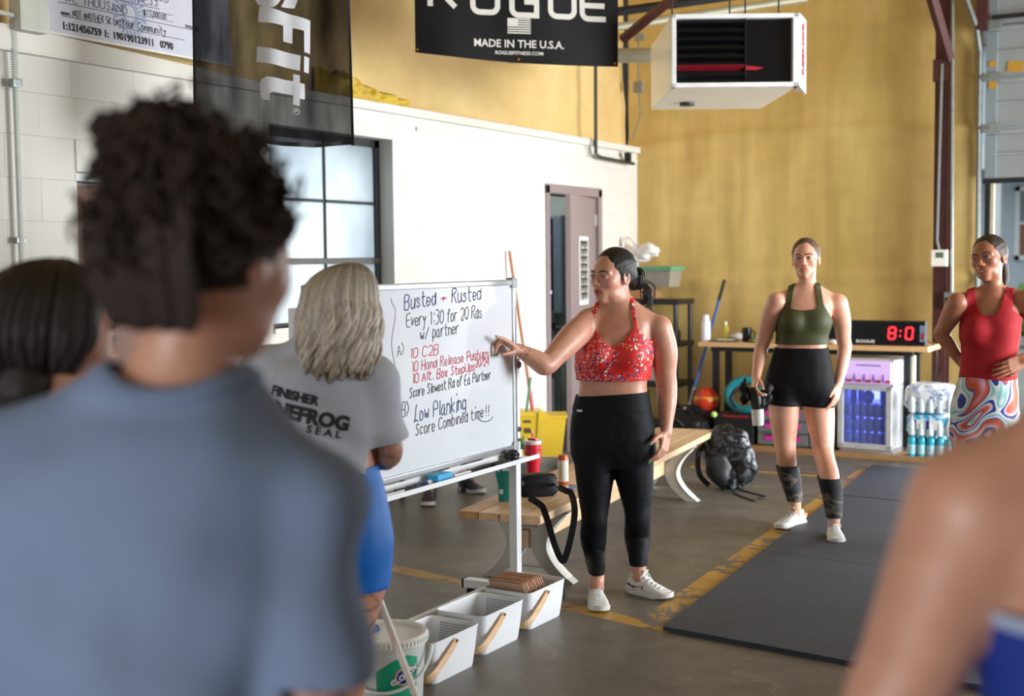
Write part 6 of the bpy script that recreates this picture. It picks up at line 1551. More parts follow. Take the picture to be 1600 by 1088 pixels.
def shoe(root, ank, toe_dir, mats, L=.262, label=None, swoosh=None, lace=None, tilt=0.0, sole_t=.024, z0=0.0):
    """ank: point on the floor under the ankle; toe_dir horizontal"""
    f = unit(np.array([toe_dir[0], toe_dir[1], 0])); s_ = np.array([-f[1], f[0], 0]); M = frame((ank[0], ank[1], z0), tuple(s_), tuple(f), (0, 0, 1))
    y0, y1 = -.075, L-.075
    def wd(t): return np.interp(t, [0, .06, .25, .5, .72, .88, .97, 1], [.018, .031, .036, .037, .047, .042, .024, .006])
    def lat(t): return np.interp(t, [0, .5, 1], [0, 0, .006])
    def hgt(t): return np.interp(t, [0, .04, .18, .30, .42, .60, .80, .93, 1], [.055, .085, .088, .092, .086, .064, .045, .036, .022])
    def spring(t): return np.interp(t, [0, .1, .7, 1], [.004, 0, 0, .014])
    n, m_ = 26, 20
    up = MB(M); vs = []
    for i in range(n+1):
        t = i/n; w_, h_ = wd(t)*.97, hgt(t); zb = sole_t*.6+spring(t)
        for j in range(m_):
            q = 2*PI*j/m_; x = math.copysign(abs(math.cos(q))**.85, math.cos(q)); z = math.copysign(abs(math.sin(q))**.8, math.sin(q))
            k = 1 if z < 0 else 1-.35*max(0, z)*(t < .5); vs.append((lat(t)+w_*x*k, y0+(y1-y0)*t, zb+(h_-zb)*(.5+.5*z)))
    fs = [(i*m_+j, i*m_+(j+1) % m_, (i+1)*m_+(j+1) % m_, (i+1)*m_+j) for i in range(n) for j in range(m_)]+[tuple(range(m_))[::-1], tuple(n*m_+j for j in range(m_))]
    sh = up.add(vs, fs).build('shoe', mats[0], root, smooth=2)
    if label: sh['label'] = label
    so = MB(M); vs = []
    for i in range(n+1):
        t = i/n; w_ = wd(t)+.004; zb = spring(t)
        for x, z in ((-w_, zb+.004), (-w_*.93, zb), (w_*.93, zb), (w_, zb+.004), (w_+.001, zb+sole_t), (-w_-.001, zb+sole_t)): vs.append((lat(t)+x, y0-.004+(y1-y0+.008)*t, z))
    fs = [(i*6+j, i*6+(j+1) % 6, (i+1)*6+(j+1) % 6, (i+1)*6+j) for i in range(n) for j in range(6)]+[tuple(range(6))[::-1], tuple(n*6+j for j in range(6))]
    so.add(vs, fs).build('sole', mats[1], sh, smooth=True)
    col_ = MB(M); col_.tube([(.026*math.cos(q)*1.05, -.012+.045*math.sin(q), .086+.008*math.cos(q*1)**2) for q in np.linspace(0, 2*PI, 22)], .0065, 8).build('collar', mats[0], sh, smooth=2)
    la = MB(M)
    for i in range(5):
        y = .032+i*.022; t = (y-y0)/(y1-y0); z = hgt(t)+.001
        la.tube([(-.022, y, z-.010), (-.008, y+.008, z+.001), (.008, y, z+.001), (.022, y+.008, z-.010)], .0032, 6)
    la.tube([(0, .03, .092), (-.02, .03, .102), (-.034, .025, .085), (-.03, .045, .07)], .0026, 6).tube([(0, .03, .092), (.02, .03, .102), (.034, .03, .082), (.028, .05, .068)], .0026, 6)
    la.build('laces', lace or mats[0], sh, smooth=2)
    MB(M).box((0, .022, .098), (.034, .008, .05), .004, M=Matrix.Rotation(-.5, 4, 'X')).build('tongue', mats[0], sh, smooth=True)
    if swoosh:
        for q in (-1, 1):
            v = []
            path = [(-.055, .050, .005), (-.03, .032, .011), (.0, .030, .012), (.04, .042, .008), (.085, .062, .001)]
            for y, z, hw_ in path:
                t = (y-y0)/(y1-y0); h_ = hgt(t); zb = sole_t*.6
                for dz in (-hw_, hw_):
                    zz = min(max((z+dz-zb)/(h_-zb)*2-1, -1), 1); xx = (1-abs(zz)**(1/.8*2))**.425 if abs(zz) < 1 else 0
                    k = 1 if zz < 0 else 1-.35*zz*(t < .5); v.append((q*(wd(t)*.97*xx*k+.0022)+lat(t), y, z+dz))
            MB(M).add(v, [(2*i, 2*i+1, 2*i+3, 2*i+2) for i in range(len(path)-1)]).build('side_mark', swoosh, sh)
    return sh

def locks(root, head, n, mat, phi0, phi1, drop, crown=(0, .02), rad=1.04, wave=.010, width=.016, seed=1, name='hair_locks', taper=.5, inward=.0, cols=None, freq=18, shrink=0.0, sp=12):
    """tube locks from the crown over the skull and down"""
    rnd = random.Random(seed); mb = MB(); colv = []
    for i in range(n):
        ph = math.radians(rnd.uniform(phi0, phi1)); r_ = rad*rnd.uniform(.97, 1.06); dl = drop*rnd.uniform(.75, 1.1); pts = []; rs = []
        ax_, ay_, az_ = .083*r_, .098*r_, .092*r_; p0 = rnd.uniform(0, 6.28); amp = wave*rnd.uniform(.5, 1.4)
        N1, N2 = 8, sp
        for j in range(N1+1):
            th = (j/N1)*PI*.5*.98; cx = crown[0]*(1-j/N1); cy = .027+crown[1]*(1-j/N1)
            pts.append((ax_*math.sin(th)*math.sin(ph)+cx*math.cos(th), cy+ay_*math.sin(th)*math.cos(ph), .036+az_*math.cos(th)))
        ex, ey, ez = pts[-1]
        for j in range(1, N2+1):
            u = j/N2; k = 1-inward*u*u+.10*math.sin(u*PI)
            wv = amp*math.sin(p0+u*dl*freq*2.2)*u**.6; wv2 = amp*math.cos(p0+u*dl*freq*2)*u**.6
            pts.append((ex*k+wv*math.cos(ph)+wv2*math.sin(ph)*.7, .027+(ey-.027)*k-wv*math.sin(ph)+wv2*math.cos(ph)*.7, ez-dl*u))
        w_ = width*rnd.uniform(.6, 1.2); m_ = len(pts)
        rs = [w_*(.35+.65*min(1, j/5))*(1 if j < m_*.6 else 1-taper*(j-m_*.6)/(m_*.4)) for j in range(m_)]
        v0 = len(mb.v); mb.tube([head.w(*p) for p in pts], rs, 7)
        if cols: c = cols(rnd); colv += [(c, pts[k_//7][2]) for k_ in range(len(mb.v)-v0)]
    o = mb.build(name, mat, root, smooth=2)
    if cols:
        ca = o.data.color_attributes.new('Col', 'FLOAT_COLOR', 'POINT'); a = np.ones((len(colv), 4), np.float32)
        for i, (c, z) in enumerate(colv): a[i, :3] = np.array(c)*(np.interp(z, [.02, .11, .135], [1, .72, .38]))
        ca.data.foreach_set('color', a.ravel())
    return o

class Person:
    def __init__(s, name, label, base, h, yaw=0):
        s.root = thing(name, label, 'person', base); s.h = h
        a = math.radians(yaw); s.fwd = -FH*math.cos(a)-RH*math.sin(a); s.left = np.cross(UP, s.fwd); s.back = -s.fwd
        s.T = []; s.Lg = []; s.A = []; s.Hd = []; s.fine = []; s.o = np.array([base[0], base[1], 0.0])
    def loc(s, V):
        d = V-s.o; return d@s.left, d@s.fwd, V[:, 2]
    def ring(s, py, x0, x1, d, bf, bb, shift=0.0):
        c = D((x0+x1)/2, py, d)+s.fwd*shift; r = (x1-x0)/2*d/FPX
        return (c[2], c[0], c[1], r, bf, bb)
    def build(s, mat, colf=None, name='body', relax_=1):
        P = s.T+s.Lg+s.A+s.Hd; lo = np.min([p.lo for p in P if p.op == 'u'], 0)-.03; hi = np.max([p.hi for p in P if p.op == 'u'], 0)+.03
        V, Q = surfnet(*field(P, lo, hi, s.h)); V = relax(V, Q, relax_); T = tri(Q)
        for c, r, h in s.fine: V, T = clip(V, T, lambda V: np.linalg.norm(V-c, axis=1)-r+.001)
        Vs, Ts = [V], [T]; n = len(V)
        for i, (c, r, h) in enumerate(s.fine):
            v, q = surfnet(*field(P, c-r-.01, c+r+.01, h)); v = relax(v, q, 1, .35); v, t = clip(v, q, lambda V: r-np.linalg.norm(V-c, axis=1))
            for c2, r2, h2 in s.fine[:i]: v, t = clip(v, t, lambda V: np.linalg.norm(V-c2, axis=1)-r2+.001)
            Vs.append(v); Ts.append(t+n); n += len(v)
        V = np.concatenate(Vs); T = np.concatenate(Ts)
        return link_mesh(name, V, T, mat, s.root, col=colf or (lambda V: np.ones((len(V), 3))))
    def cloth(s, name, prims, g, mat, off=.005, h=.007, solid=.002, disp=None, label=None, extra=(), rl=2):
        P = list(prims)+list(extra); lo = np.min([p.lo for p in P if p.op == 'u'], 0)-.03; hi = np.max([p.hi for p in P if p.op == 'u'], 0)+.03
        V, Q = surfnet(*field(P, lo, hi, h), off); V = relax(V, Q, rl); V, T = clip(V, Q, g)
        return link_mesh(name, V, T, mat, s.root, solid=solid, disp=disp, label=label, off=0)
def fnoise(a, f, seed=0): return lambda V: np.array([a*mn.noise(Vector((q[0]*f[0]+seed, q[1]*f[1], q[2]*f[2]))) for q in V])
# ================================================================ PEOPLE
M_sk_tan = skin_mat('skin_tan', '#c8957f'); M_sk_fair = skin_mat('skin_fair', '#d8a58d'); M_sk_dk = skin_mat('skin_bronzed', '#a87258')
M_hair_blk = hair_mat('hair_near_black', '#0a0706', '#1a1210', .55)
M_navyleg = pm('legging_navy_black', '#080b12', .65, var=.15, bump=.15, bscale=300, Specular_IOR_Level=.22)
M_wsh = pm('shoe_white', '#dcdcdb', .5, var=.03, bump=.1, bscale=150); M_wsole = pm('shoe_sole_white', '#d9d9d6', .45, var=.03); M_dsole = pm('shoe_sole_black', '#17181b', .5)

# ---------------- the coach
d0 = 6.10
base = GZ(965, 928); co = Person('person', 'woman in patterned red sports bra and navy leggings pointing at the whiteboard', base, .0075, yaw=8)
rg = lambda *a, **k: co.ring(*a, **k)
co.T.append(torso([rg(728, 915, 1000, d0, .08, .09), rg(712, 897, 1020, d0, .10, .12), rg(690, 893, 1022, d0, .118, .135), rg(660, 894, 1019, d0, .118, .125), rg(635, 898, 1014, d0, .115, .105), rg(612, 904, 1011, d0, .112, .095),
    rg(596, 905, 1011, d0, .108, .095), rg(575, 901, 1015, d0, .115, .10), rg(552, 902, 1018, d0, .118, .108), rg(525, 908, 1016, d0, .100, .11), rg(502, 918, 1014, d0, .078, .10), rg(486, 935, 1002, d0, .05, .075), rg(478, 945, 990, d0, .03, .05)], co.left, co.back, .02))
for px in (937, 984): co.T.append(ell(D(px, 553, d0)+co.fwd*.088, (.066, .056, .060), (co.left, co.back, UP), .035))
for px in (930, 990): co.T.append(ell(D(px, 690, d0)+co.back*.075, (.088, .075, .09), (co.left, co.back, UP), .03))
nb = D(966, 476, d0)+co.back*.02
SR, SL = D(918, 502, d0), D(1030, 512, d0)
for S_, q in ((SR, -1), (SL, 1)):
    co.T.append(chain([(*(nb+co.left*q*.035), .040), (*((nb+S_)/2+co.back*.01+UP*.006), .044), (*S_, .048)], .035))
hc = D(956, 432, d0); ax = head_axes(48, 3, 2); H1 = Head(hc+co.back*.0, ax, 1.09)
co.Hd += H1.prims(open_=1.0)
co.Hd.append(chain([(*H1.w(0, .022, -.045), .056), (*(nb+UP*.02), .058), (*(nb-UP*.03), .066)], .028))
# legs
kd = GZ(931, 943); kr = GZ(1001, 928)
dl, dr = float(kd@FH), float(kr@FH)
co.Lg.append(chain([(*D(929, 705, d0), .095), (*D(929, 750, d0), .084), (*D(929, 790, d0), .066), (*D(929, 812, d0-.01), .057), (*D(927, 838, d0+.03), .060), (*D(930, 872, d0+.02), .044), (*D(933, 903, dl), .034), (kd[0], kd[1], .07, .036)], .028, res=4))
co.Lg.append(chain([(*D(988, 705, d0), .095), (*D(992, 750, d0), .084), (*D(996, 790, d0), .064), (*D(996, 812, d0-.01), .056), (*D(996, 838, d0+.04), .058), (*D(997, 870, dr+.02), .042), (*D(999, 895, dr), .033), (kr[0], kr[1], .07, .035)], .028, res=4))
# pointing arm: hand just off the board
Wp = WX(809, 546, -2.85); Ftip = WX(765, 516, -2.905); dw = float(Wp@FH); E1 = D(853, 571, (dw+d0)/2-.12)
co.A.append(chain([(*SR, .054), (*(SR*.75+E1*.25), .064), (*(SR*.55+E1*.45), .064), (*(SR*.25+E1*.75), .053), (*E1, .047), (*(E1*.7+Wp*.3), .046), (*(E1*.25+Wp*.75), .034), (*Wp, .027)], .03, res=4))
fdir = unit(WX(782, 527, -2.882)-Wp); nrm_ = unit(np.array([-.35, -.2, -1.0])); th_ = unit(np.cross(fdir, nrm_)); th_ = th_ if th_@FH < 0 else -th_
hp, hc1, hr1, tipsR = hand_prims(Wp, fdir, nrm_, th_, .98, curls=[(4, 8, 4), (52, 45, 20), (62, 55, 25), (66, 58, 25)], thumb=(.9, .25, .55)); co.A += hp
# hanging arm
E2, W2 = D(1042, 606, d0+.03), D(1041, 676, d0-.04)
co.A.append(chain([(*SL, .061), (*(SL*.62+E2*.38+RH*.010), .064), (*(SL*.25+E2*.75), .054), (*E2, .050), (*(E2*.65+W2*.35), .047), (*(E2*.25+W2*.75), .033), (*W2, .027)], .012, res=4))
f2 = unit(D(1034, 722, d0-.10)-W2); hp, hc2, hr2, tipsL = hand_prims(W2, f2, unit(-RH*.8+FH*.5), unit(-FH*.8-RH*.6), .98, curls=[(18, 22, 12), (24, 28, 15), (28, 30, 15), (30, 34, 15)], thumb=(.75, .75, .2), spread=.12); co.A += hp
co.fine = [(H1.w(0, -.01, -.005), .145, .0036), (hc1-fdir*.01, .118, .0034), (hc2-f2*.01, .115, .0036)]
def colf(V):
    c = H1.color(V, (.78, .42, .42)); 
    for p, r in ((Wp+fdir*-.015, .032),):
        m_ = np.exp(-(np.linalg.norm(V-p, axis=1)/r)**4)*np.array([max(0, mn.noise(Vector(q*60))+.15) for q in V])*1.2 if False else 0
    m = np.linalg.norm(V-(Wp-fdir*.02), axis=1) < .05
    if m.any():
        t = np.array([.45 if mn.noise(Vector(q*75)) > .05 else 0 for q in V[m]]); c[m] *= 1-t[:, None]*np.array([.9, .75, .65])
    ch = np.exp(-(((V-D(962, 500, d0))@co.left/.09)**2+((V[:, 2]-1.28)/.09)**2))*((V-co.o)@co.fwd > 0); c *= 1-ch[:, None]*np.array([.04, .14, .14])
    return c
co.build(M_sk_tan, colf)
H1.face_parts(co.root, M_hair_blk, (.08, .10, .07), look=(-.25, -.15))
MB().sphere(tuple(H1.w(0, -.088, -.0605)), (.012, .012, .006), 10, 6).build('mouth_opening', pm('mouth_dark', '#3a1516', .5), co.root, smooth=2)
bun = H1.w(.0, .150, -.022)
H1.cap(co.root, M_hair_blk, 1.0, nape=-.085, res=.004, extra=[ell(H1.w(0, .105, -.005), (.045, .035, .045), H1.ax, .03)])
mbn = MB(); rnd = random.Random(3)
P = [ell(bun, np.array((.046, .040, .050)), H1.ax, .01)]; V, Q = surfnet(*field(P, bun-.08, bun+.08, .005))
link_mesh('hair_bun', V, tri(Q), M_hair_blk, co.root, disp=lambda V: np.array([.012*mn.noise(Vector(q*38)) for q in V]))
for i in range(26):
    a, b = rnd.uniform(0, 6.28), rnd.uniform(-1.2, 1.2); r_ = .046; u = []
    for t in np.linspace(0, 2.2, 9): q = a+t; u.append(bun+H1.ax[0]*r_*math.cos(q)*math.cos(b)+H1.ax[2]*(r_*1.08*math.sin(q))+H1.ax[1]*r_*math.sin(b)*math.cos(q*.5))
    mbn.tube(u, [.003]+[.006]*7+[.002], 6)
for i in range(34):
    s0 = bun+np.array([rnd.uniform(-.02, .02), rnd.uniform(-.02, .02), rnd.uniform(-.03, .0)])+RH*.02; e = rnd.uniform(.08, .15)
    mbn.tube(smooth_path([s0, s0+RH*rnd.uniform(.02, .05)-UP*e*.25, s0+RH*rnd.uniform(.03, .055)-UP*e*.6, s0+RH*rnd.uniform(.02, .06)-UP*e], 4), [.003, *[.0022]*11, .0008], 5)
mbn.build('loose_hair', M_hair_blk, co.root, smooth=2)
nails(co.root, tipsR, pm('nail_green', '#4bc48c', .25)); nails(co.root, tipsL, pm('nail_green', '#4bc48c', .25))
for tp, nm in ((tipsL, 'ring'), ):
    k_ = np.array(tp[2][0]); MB().tube([k_-f2*.045+.0105*(math.cos(q)*RH+math.sin(q)*FH) for q in np.linspace(0, 6.28, 14)], .0016, 6).build('finger_ring', pm('silver', '#d9d9d9', .2, .9), co.root, smooth=2)
# clothes
tB = NT('speckled_red_print'); 
def speck(t, sc_, thr, seed):
    v = t.n('ShaderNodeTexVoronoi'); v.inputs['Scale'].default_value = sc_; mp = t.n('ShaderNodeMapping'); mp.inputs['Location'].default_value = (seed, seed*.7, seed*.3)
    t.l(t.co(), mp.inputs[0]); t.l(mp.outputs[0], v.inputs['Vector']); sp = t.n('ShaderNodeSeparateColor'); t.l(v.outputs['Color'], sp.inputs[0])
    return t.math('MULTIPLY', t.math('LESS_THAN', v.outputs['Distance'], .45), t.math('LESS_THAN', sp.outputs[0], thr)), sp.outputs[1]
c_ = tB.ramp(tB.noise(12, 2), [(.4, '#cf1f1c'), (.6, '#e22a20')])
dens = tB.math('GREATER_THAN', tB.noise(9, 3), .43)
for sc_, thr, seed, stops in ((75, .5, 1.3, [(0, '#2a2a66'), (.4, '#33306f'), (.55, '#5b4a86'), (.8, '#c9516e')]), (105, .45, 4.1, [(0, '#e8b9b4'), (.35, '#f0dcd4'), (.6, '#d9788a'), (.85, '#ee7a3f')]), (60, .16, 7.7, [(0, '#f2e3dc'), (.5, '#2b2a62')])):
    m_, cc = speck(tB, sc_, thr, seed); c_ = tB.mix(tB.math('MULTIPLY', m_, dens), c_, tB.ramp(cc, stops, 'CONSTANT'))
tB.base(c_); tB.set(Roughness=.55); M_bra = tB.m
zB, zU, zA = D(960, 592, d0)[2], D(960, 552, d0)[2], D(960, 520, d0)[2]
cxc = (D(961, 550, d0)-co.o)@co.left; zN = D(962, 540, d0)[2]; zS = D(960, 505, d0)[2]
def g_bra(V):
    x, y, z = co.loc(V); x = x-cxc; ax_ = np.abs(x)
    top = zN+np.clip(ax_/.105, 0, 1)**1.7*(zS-zN)                     # scooped front neckline
    arm = zS-np.clip((ax_-.100)/.065, 0, 1)**.75*(zS-zA+.035)
    body = np.minimum(z-zB, np.minimum(top, arm)-z)
    strap = np.minimum(.0075-np.abs(ax_-.100+(z-zS)*.15), z-zU)
    return np.maximum(body, strap)
co.cloth('sports_bra', [p for p in co.T], g_bra, M_bra, .006, .006, .003)
def g_band(V):
    x, y, z = co.loc(V); return np.minimum(z-zB+.002, zB+.010-z)
co.cloth('bra_band', co.T, g_band, M_bra, .008, .006, .003)
zW = D(960, 613, d0)[2]
co.cloth('leggings', co.T+co.Lg, lambda V: np.minimum(zW+.012*np.sin((V-co.o)@co.left*6+.4)-.006-V[:, 2], V[:, 2]-.138), M_navyleg, .0045, .007, .002, rl=2, disp=fnoise(.0022, (26, 26, 18)))
co.cloth('waistband', co.T, lambda V: np.minimum(zW+.012*np.sin((V-co.o)@co.left*6+.4)-.006-V[:, 2], V[:, 2]-zW+.085), M_navyleg, .0060, .007, .002)
lt = MB(frame(D(908, 639, d0)+co.fwd*.085, tuple(unit(co.left+co.fwd*.7)), (0, 0, 1), tuple(unit(co.fwd-co.left*.7)))); text_on(lt, 'RAD', .016, Matrix.Identity(4), .0006); lt.build('leggings_print', pm('print_white', '#e8e8e8', .5), co.root)
sw = pm('side_mark_navy', '#14202c', .4)
shoe(co.root, kd, -FH*1.0+RH*.03, (M_wsh, M_wsole), .255, swoosh=sw); shoe(co.root, kr, -FH*.72+RH*.70, (M_wsh, M_wsole), .255, swoosh=sw)

# ---------------- woman in the green top
base = GZ(1270, 824); dg = float(base@FH)
gp_ = Person('person', 'woman in olive green sports bra and black shorts with camouflage calf sleeves', base, .008, yaw=14)
rg = lambda *a, **k: gp_.ring(*a, **k)
gp_.T.append(torso([rg(630, 1228, 1277, dg, .05, .06), rg(620, 1206, 1296, dg, .09, .10), rg(606, 1198, 1301, dg, .108, .125), rg(585, 1201, 1298, dg, .108, .115), rg(562, 1208, 1294, dg, .10, .095), rg(543, 1214, 1291, dg, .095, .085),
    rg(525, 1216, 1291, dg, .098, .09), rg(505, 1213, 1297, dg, .105, .10), rg(485, 1215, 1299, dg, .092, .10), rg(470, 1222, 1297, dg, .075, .09), rg(457, 1234, 1285, dg, .05, .07), rg(450, 1243, 1275, dg, .03, .05)], gp_.left, gp_.back))
for px in (1238, 1275): gp_.T.append(ell(D(px, 502, dg)+gp_.fwd*.070, (.060, .048, .055), (gp_.left, gp_.back, UP), .035))
for px in (1227, 1275): gp_.T.append(ell(D(px, 606, dg)+gp_.back*.065, (.08, .07, .085), (gp_.left, gp_.back, UP), .03))
nb = D(1261, 449, dg)+gp_.back*.02; SR, SL = D(1213, 472, dg), D(1309, 474, dg)
for S_, q in ((SR, -1), (SL, 1)): gp_.T.append(chain([(*(nb+gp_.left*q*.03), .034), (*((nb+S_)/2+gp_.back*.01+UP*.008), .036), (*S_, .040)], .03))
H2 = Head(D(1259, 405, dg), head_axes(20, 0, -2), 1.0); gp_.Hd += H2.prims()
gp_.Hd.append(chain([(*H2.w(0, .022, -.05), .050), (*(nb+UP*.02), .050), (*(nb-UP*.02), .056)], .025))
ga, gb = GZ(1243, 822), GZ(1303, 842); da, db = float(ga@FH), float(gb@FH)
gp_.Lg.append(chain([(*D(1225, 615, dg), .092), (*D(1225, 650, dg), .086), (*D(1226, 683, dg), .068), (*D(1228, 706, dg-.01), .058), (*D(1230, 728, dg+.03), .056), (*D(1236, 752, da+.02), .050), (*D(1242, 782, da), .036), (ga[0], ga[1], .07, .033)], .025, res=4))
gp_.Lg.append(chain([(*D(1277, 615, dg), .092), (*D(1281, 650, dg), .086), (*D(1285, 685, dg-.04), .068), (*D(1287, 710, dg-.08), .058), (*D(1295, 742, db+.04), .057), (*D(1300, 770, db+.03), .050), (*D(1303, 805, db), .036), (gb[0], gb[1], .07, .033)], .025, res=4))
E1, W1 = D(1190, 543, dg+.06), D(1181, 592, dg-.05)
gp_.A.append(chain([(*SR, .058), (*(SR*.6+E1*.4-RH*.008), .052), (*(SR*.2+E1*.8), .043), (*E1, .041), (*(E1*.6+W1*.4), .038), (*W1, .025)], .014, res=4))
f1 = unit(D(1174, 626, dg-.16)-W1); hp, c1, r1, t1 = hand_prims(W1, f1, unit(RH*.9+FH*.3), unit(-FH-RH*.2), .95, curls=[(35, 45, 25), (50, 55, 30), (58, 60, 30), (62, 60, 30)], thumb=(.9, .35, .35)); gp_.A += hp
E2, W2 = D(1320, 543, dg+.06), D(1310, 602, dg-.04)
gp_.A.append(chain([(*SL, .058), (*(SL*.6+E2*.4+RH*.008), .052), (*(SL*.2+E2*.8), .043), (*E2, .041), (*(E2*.6+W2*.4), .038), (*W2, .025)], .014, res=4))
f2 = unit(D(1301, 648, dg-.10)-W2); hp, c2, r2, t2 = hand_prims(W2, f2, unit(-RH*.8+FH*.5), unit(-FH*.8-RH*.6), .95, curls=[(12, 16, 8), (16, 20, 10), (20, 22, 10), (22, 24, 12)], thumb=(.9, .45, .1)); gp_.A += hp
gp_.fine = [(H2.w(0, -.01, -.005), .135, .0036), (c1-f1*.01, .112, .0036), (c2-f2*.01, .112, .0036)]
gp_.build(M_sk_fair, lambda V: H2.color(V, (.84, .58, .56)))
M_hair_db = hair_mat('hair_dark_blonde', '#3a2a1e', '#6c543c', .65)
H2.face_parts(gp_.root, M_hair_db, (.10, .12, .13), look=(-.2, 0)); H2.cap(gp_.root, M_hair_db, .99, nape=-.07)
P = [ell(H2.w(0, .125, -.0), (.03, .03, .035), H2.ax, .01)]; V, Q = surfnet(*field(P, P[0].lo-.02, P[0].hi+.02, .005)); link_mesh('hair_bun', V, tri(Q), M_hair_db, gp_.root)
nails(gp_.root, t1, pm('nail_white', '#eadfdc', .25))
M_ol = pm('olive_fabric', '#3f421d', .6, var=.12, bump=.1, bscale=300)
zB, zA, zN, zS = D(1255, 537, dg)[2], D(1255, 500, dg)[2], D(1255, 484, dg)[2], D(1255, 474, dg)[2]; cxc = (D(1257, 500, dg)-gp_.o)@gp_.left
def g2(V):
    x, y, z = gp_.loc(V); x = x-cxc; ax_ = np.abs(x); top = zN+np.clip(ax_/.085, 0, 1)**2*.012+np.clip((ax_-.07)/.03, 0, 1)*.03
    arm = zN+.05-np.clip((ax_-.100)/.062, 0, 1)**1.0*(.05+zN-zA+.0); body = np.minimum(z-zB, np.minimum(top, arm)-z)
    xs = .098-(z-zN)*.17; strap = np.minimum(.017-np.abs(ax_-xs), z-zA); return np.maximum(body, strap)
gp_.cloth('sports_bra', gp_.T, g2, M_ol, .006, .0065, .003)
gp_.cloth('bra_band', gp_.T, lambda V: np.minimum(V[:, 2]-zB+.001, zB+.038-V[:, 2]), M_ol, .0078, .007, .002)
zW, zH = D(1255, 543, dg)[2], D(1255, 634, dg)[2]
gp_.cloth('shorts', gp_.T+gp_.Lg, lambda V: np.minimum(zW-V[:, 2], V[:, 2]-zH+.05*((V-D(1255, 634, dg))@RH)), pm('shorts_black', '#080a0f', .65, var=.15, Specular_IOR_Level=.22), .006, .008, .002, disp=fnoise(.002, (20, 20, 14)))
tC = NT('camouflage'); nn_ = tC.noise(7, 2, .5, sc3=(1, 1, 1.6)); tC.base(tC.ramp(nn_, [(0, '#14171d'), (.47, '#20242b'), (.52, '#14171d'), (.56, '#5a5043'), (.63, '#22262c')], 'CONSTANT')); tC.set(Roughness=.7)
for leg, (pt, pb), dd, lab in ((gp_.Lg[0], (726, 783), da, 'camouflage calf sleeve'), (gp_.Lg[1], (748, 809), db, 'camouflage calf sleeve')):
    zt_, zb_ = D(1260, pt, dd)[2], D(1260, pb, dd)[2]; gp_.cloth('calf_sleeve', [leg], lambda V: np.minimum(zt_-V[:, 2], V[:, 2]-zb_), tC.m, .009, .006, .003, label=lab)
M_or = pm('shoe_orange', '#d9824a', .5)
s1 = shoe(gp_.root, ga, -FH*.62-RH*.78, (M_wsh, M_wsole), .25); s2 = shoe(gp_.root, gb, -FH*.98-RH*.16, (M_wsh, M_wsole), .25)
MB(frame((ga[0], ga[1], 0), tuple(unit(np.cross(UP, -FH*.62-RH*.78))*-1), tuple(unit(-FH*.62-RH*.78)), (0, 0, 1))).box((0, -.06, .06), (.055, .035, .03), .008).build('heel_tab', M_or, s1)
# what she holds: black gloves and a white bottle
hb = c1+f1*-.005+RH*.012-UP*.01
sk = thing('shaker_bottle', 'black and white shaker bottle held low in the hand of the green top woman', 'bottle', hb-UP*.17)
MB().tube([hb+UP*.02-RH*.02, hb-UP*.05, hb-UP*.11+RH*.01], [.034, .036, .034], 18).build('sleeve', M_black, sk, smooth=True)
MB().tube([hb-UP*.11+RH*.01, hb-UP*.16+RH*.012, hb-UP*.205+RH*.014], [.036, .036, .032], 18).build('base', pm('bottle_white', '#e4e6e6', .35), sk, smooth=True)
gl_ = thing('lifting_glove', 'crumpled black lifting gloves held with the shaker bottle', 'gloves', hb-UP*.1+RH*.05)
pillow(hb-UP*.05+RH*.045, tuple(unit(RH-UP*.5)), tuple(FH), tuple(unit(UP+RH*.5)), .036, .028, .07, 2.2, 20, 14, .8).build('glove', M_bag, gl_, smooth=2)
pillow(hb-UP*.01-RH*.065, tuple(RH), tuple(FH), (0, 0, 1), .026, .024, .055, 2.2, 20, 14, .8).build('glove', M_bag, gl_, smooth=2)

# ---------------- woman in the red tank top
dr_ = 6.65; gr_ = D(1545, 600, dr_); base = np.array([gr_[0], gr_[1], 0])
rp = Person('person', 'smiling woman in red tank top and swirl-patterned shorts, hands on hips, by the roller door', base, .008, yaw=26)
rg = lambda *a, **k: rp.ring(*a, **k)
rp.T.append(torso([rg(705, 1515, 1560, dr_, .06, .07), rg(690, 1494, 1582, dr_, .09, .10), rg(660, 1489, 1585, dr_, .11, .125), rg(625, 1493, 1586, dr_, .108, .115), rg(595, 1502, 1584, dr_, .10, .09), rg(570, 1507, 1581, dr_, .095, .085),
    rg(545, 1507, 1584, dr_, .098, .09), rg(518, 1504, 1588, dr_, .105, .10), rg(495, 1508, 1590, dr_, .095, .10), rg(475, 1516, 1584, dr_, .075, .09), rg(462, 1528, 1570, dr_, .05, .07), rg(455, 1538, 1560, dr_, .03, .05)], rp.left, rp.back))
for px in (1527, 1564): rp.T.append(ell(D(px, 515, dr_)+rp.fwd*.062, (.056, .045, .055), (rp.left, rp.back, UP), .035))
for px in (1515, 1565): rp.T.append(ell(D(px, 650, dr_)+rp.back*.065, (.08, .07, .085), (rp.left, rp.back, UP), .03))
nb = D(1550, 455, dr_)+rp.back*.02; SR, SL = D(1496, 474, dr_+.02), D(1603, 470, dr_-.06)
for S_, q in ((SR, -1), (SL, 1)): rp.T.append(chain([(*(nb+rp.left*q*.03), .034), (*((nb+S_)/2+rp.back*.01+UP*.008), .036), (*S_, .040)], .03))
H3 = Head(D(1545, 405, dr_), head_axes(46, 0, -9), 1.02); rp.Hd += H3.prims(smile=1.2, open_=.35)
rp.Hd.append(chain([(*H3.w(0, .022, -.05), .047), (*(nb+UP*.02), .048), (*(nb-UP*.02), .055)], .025))
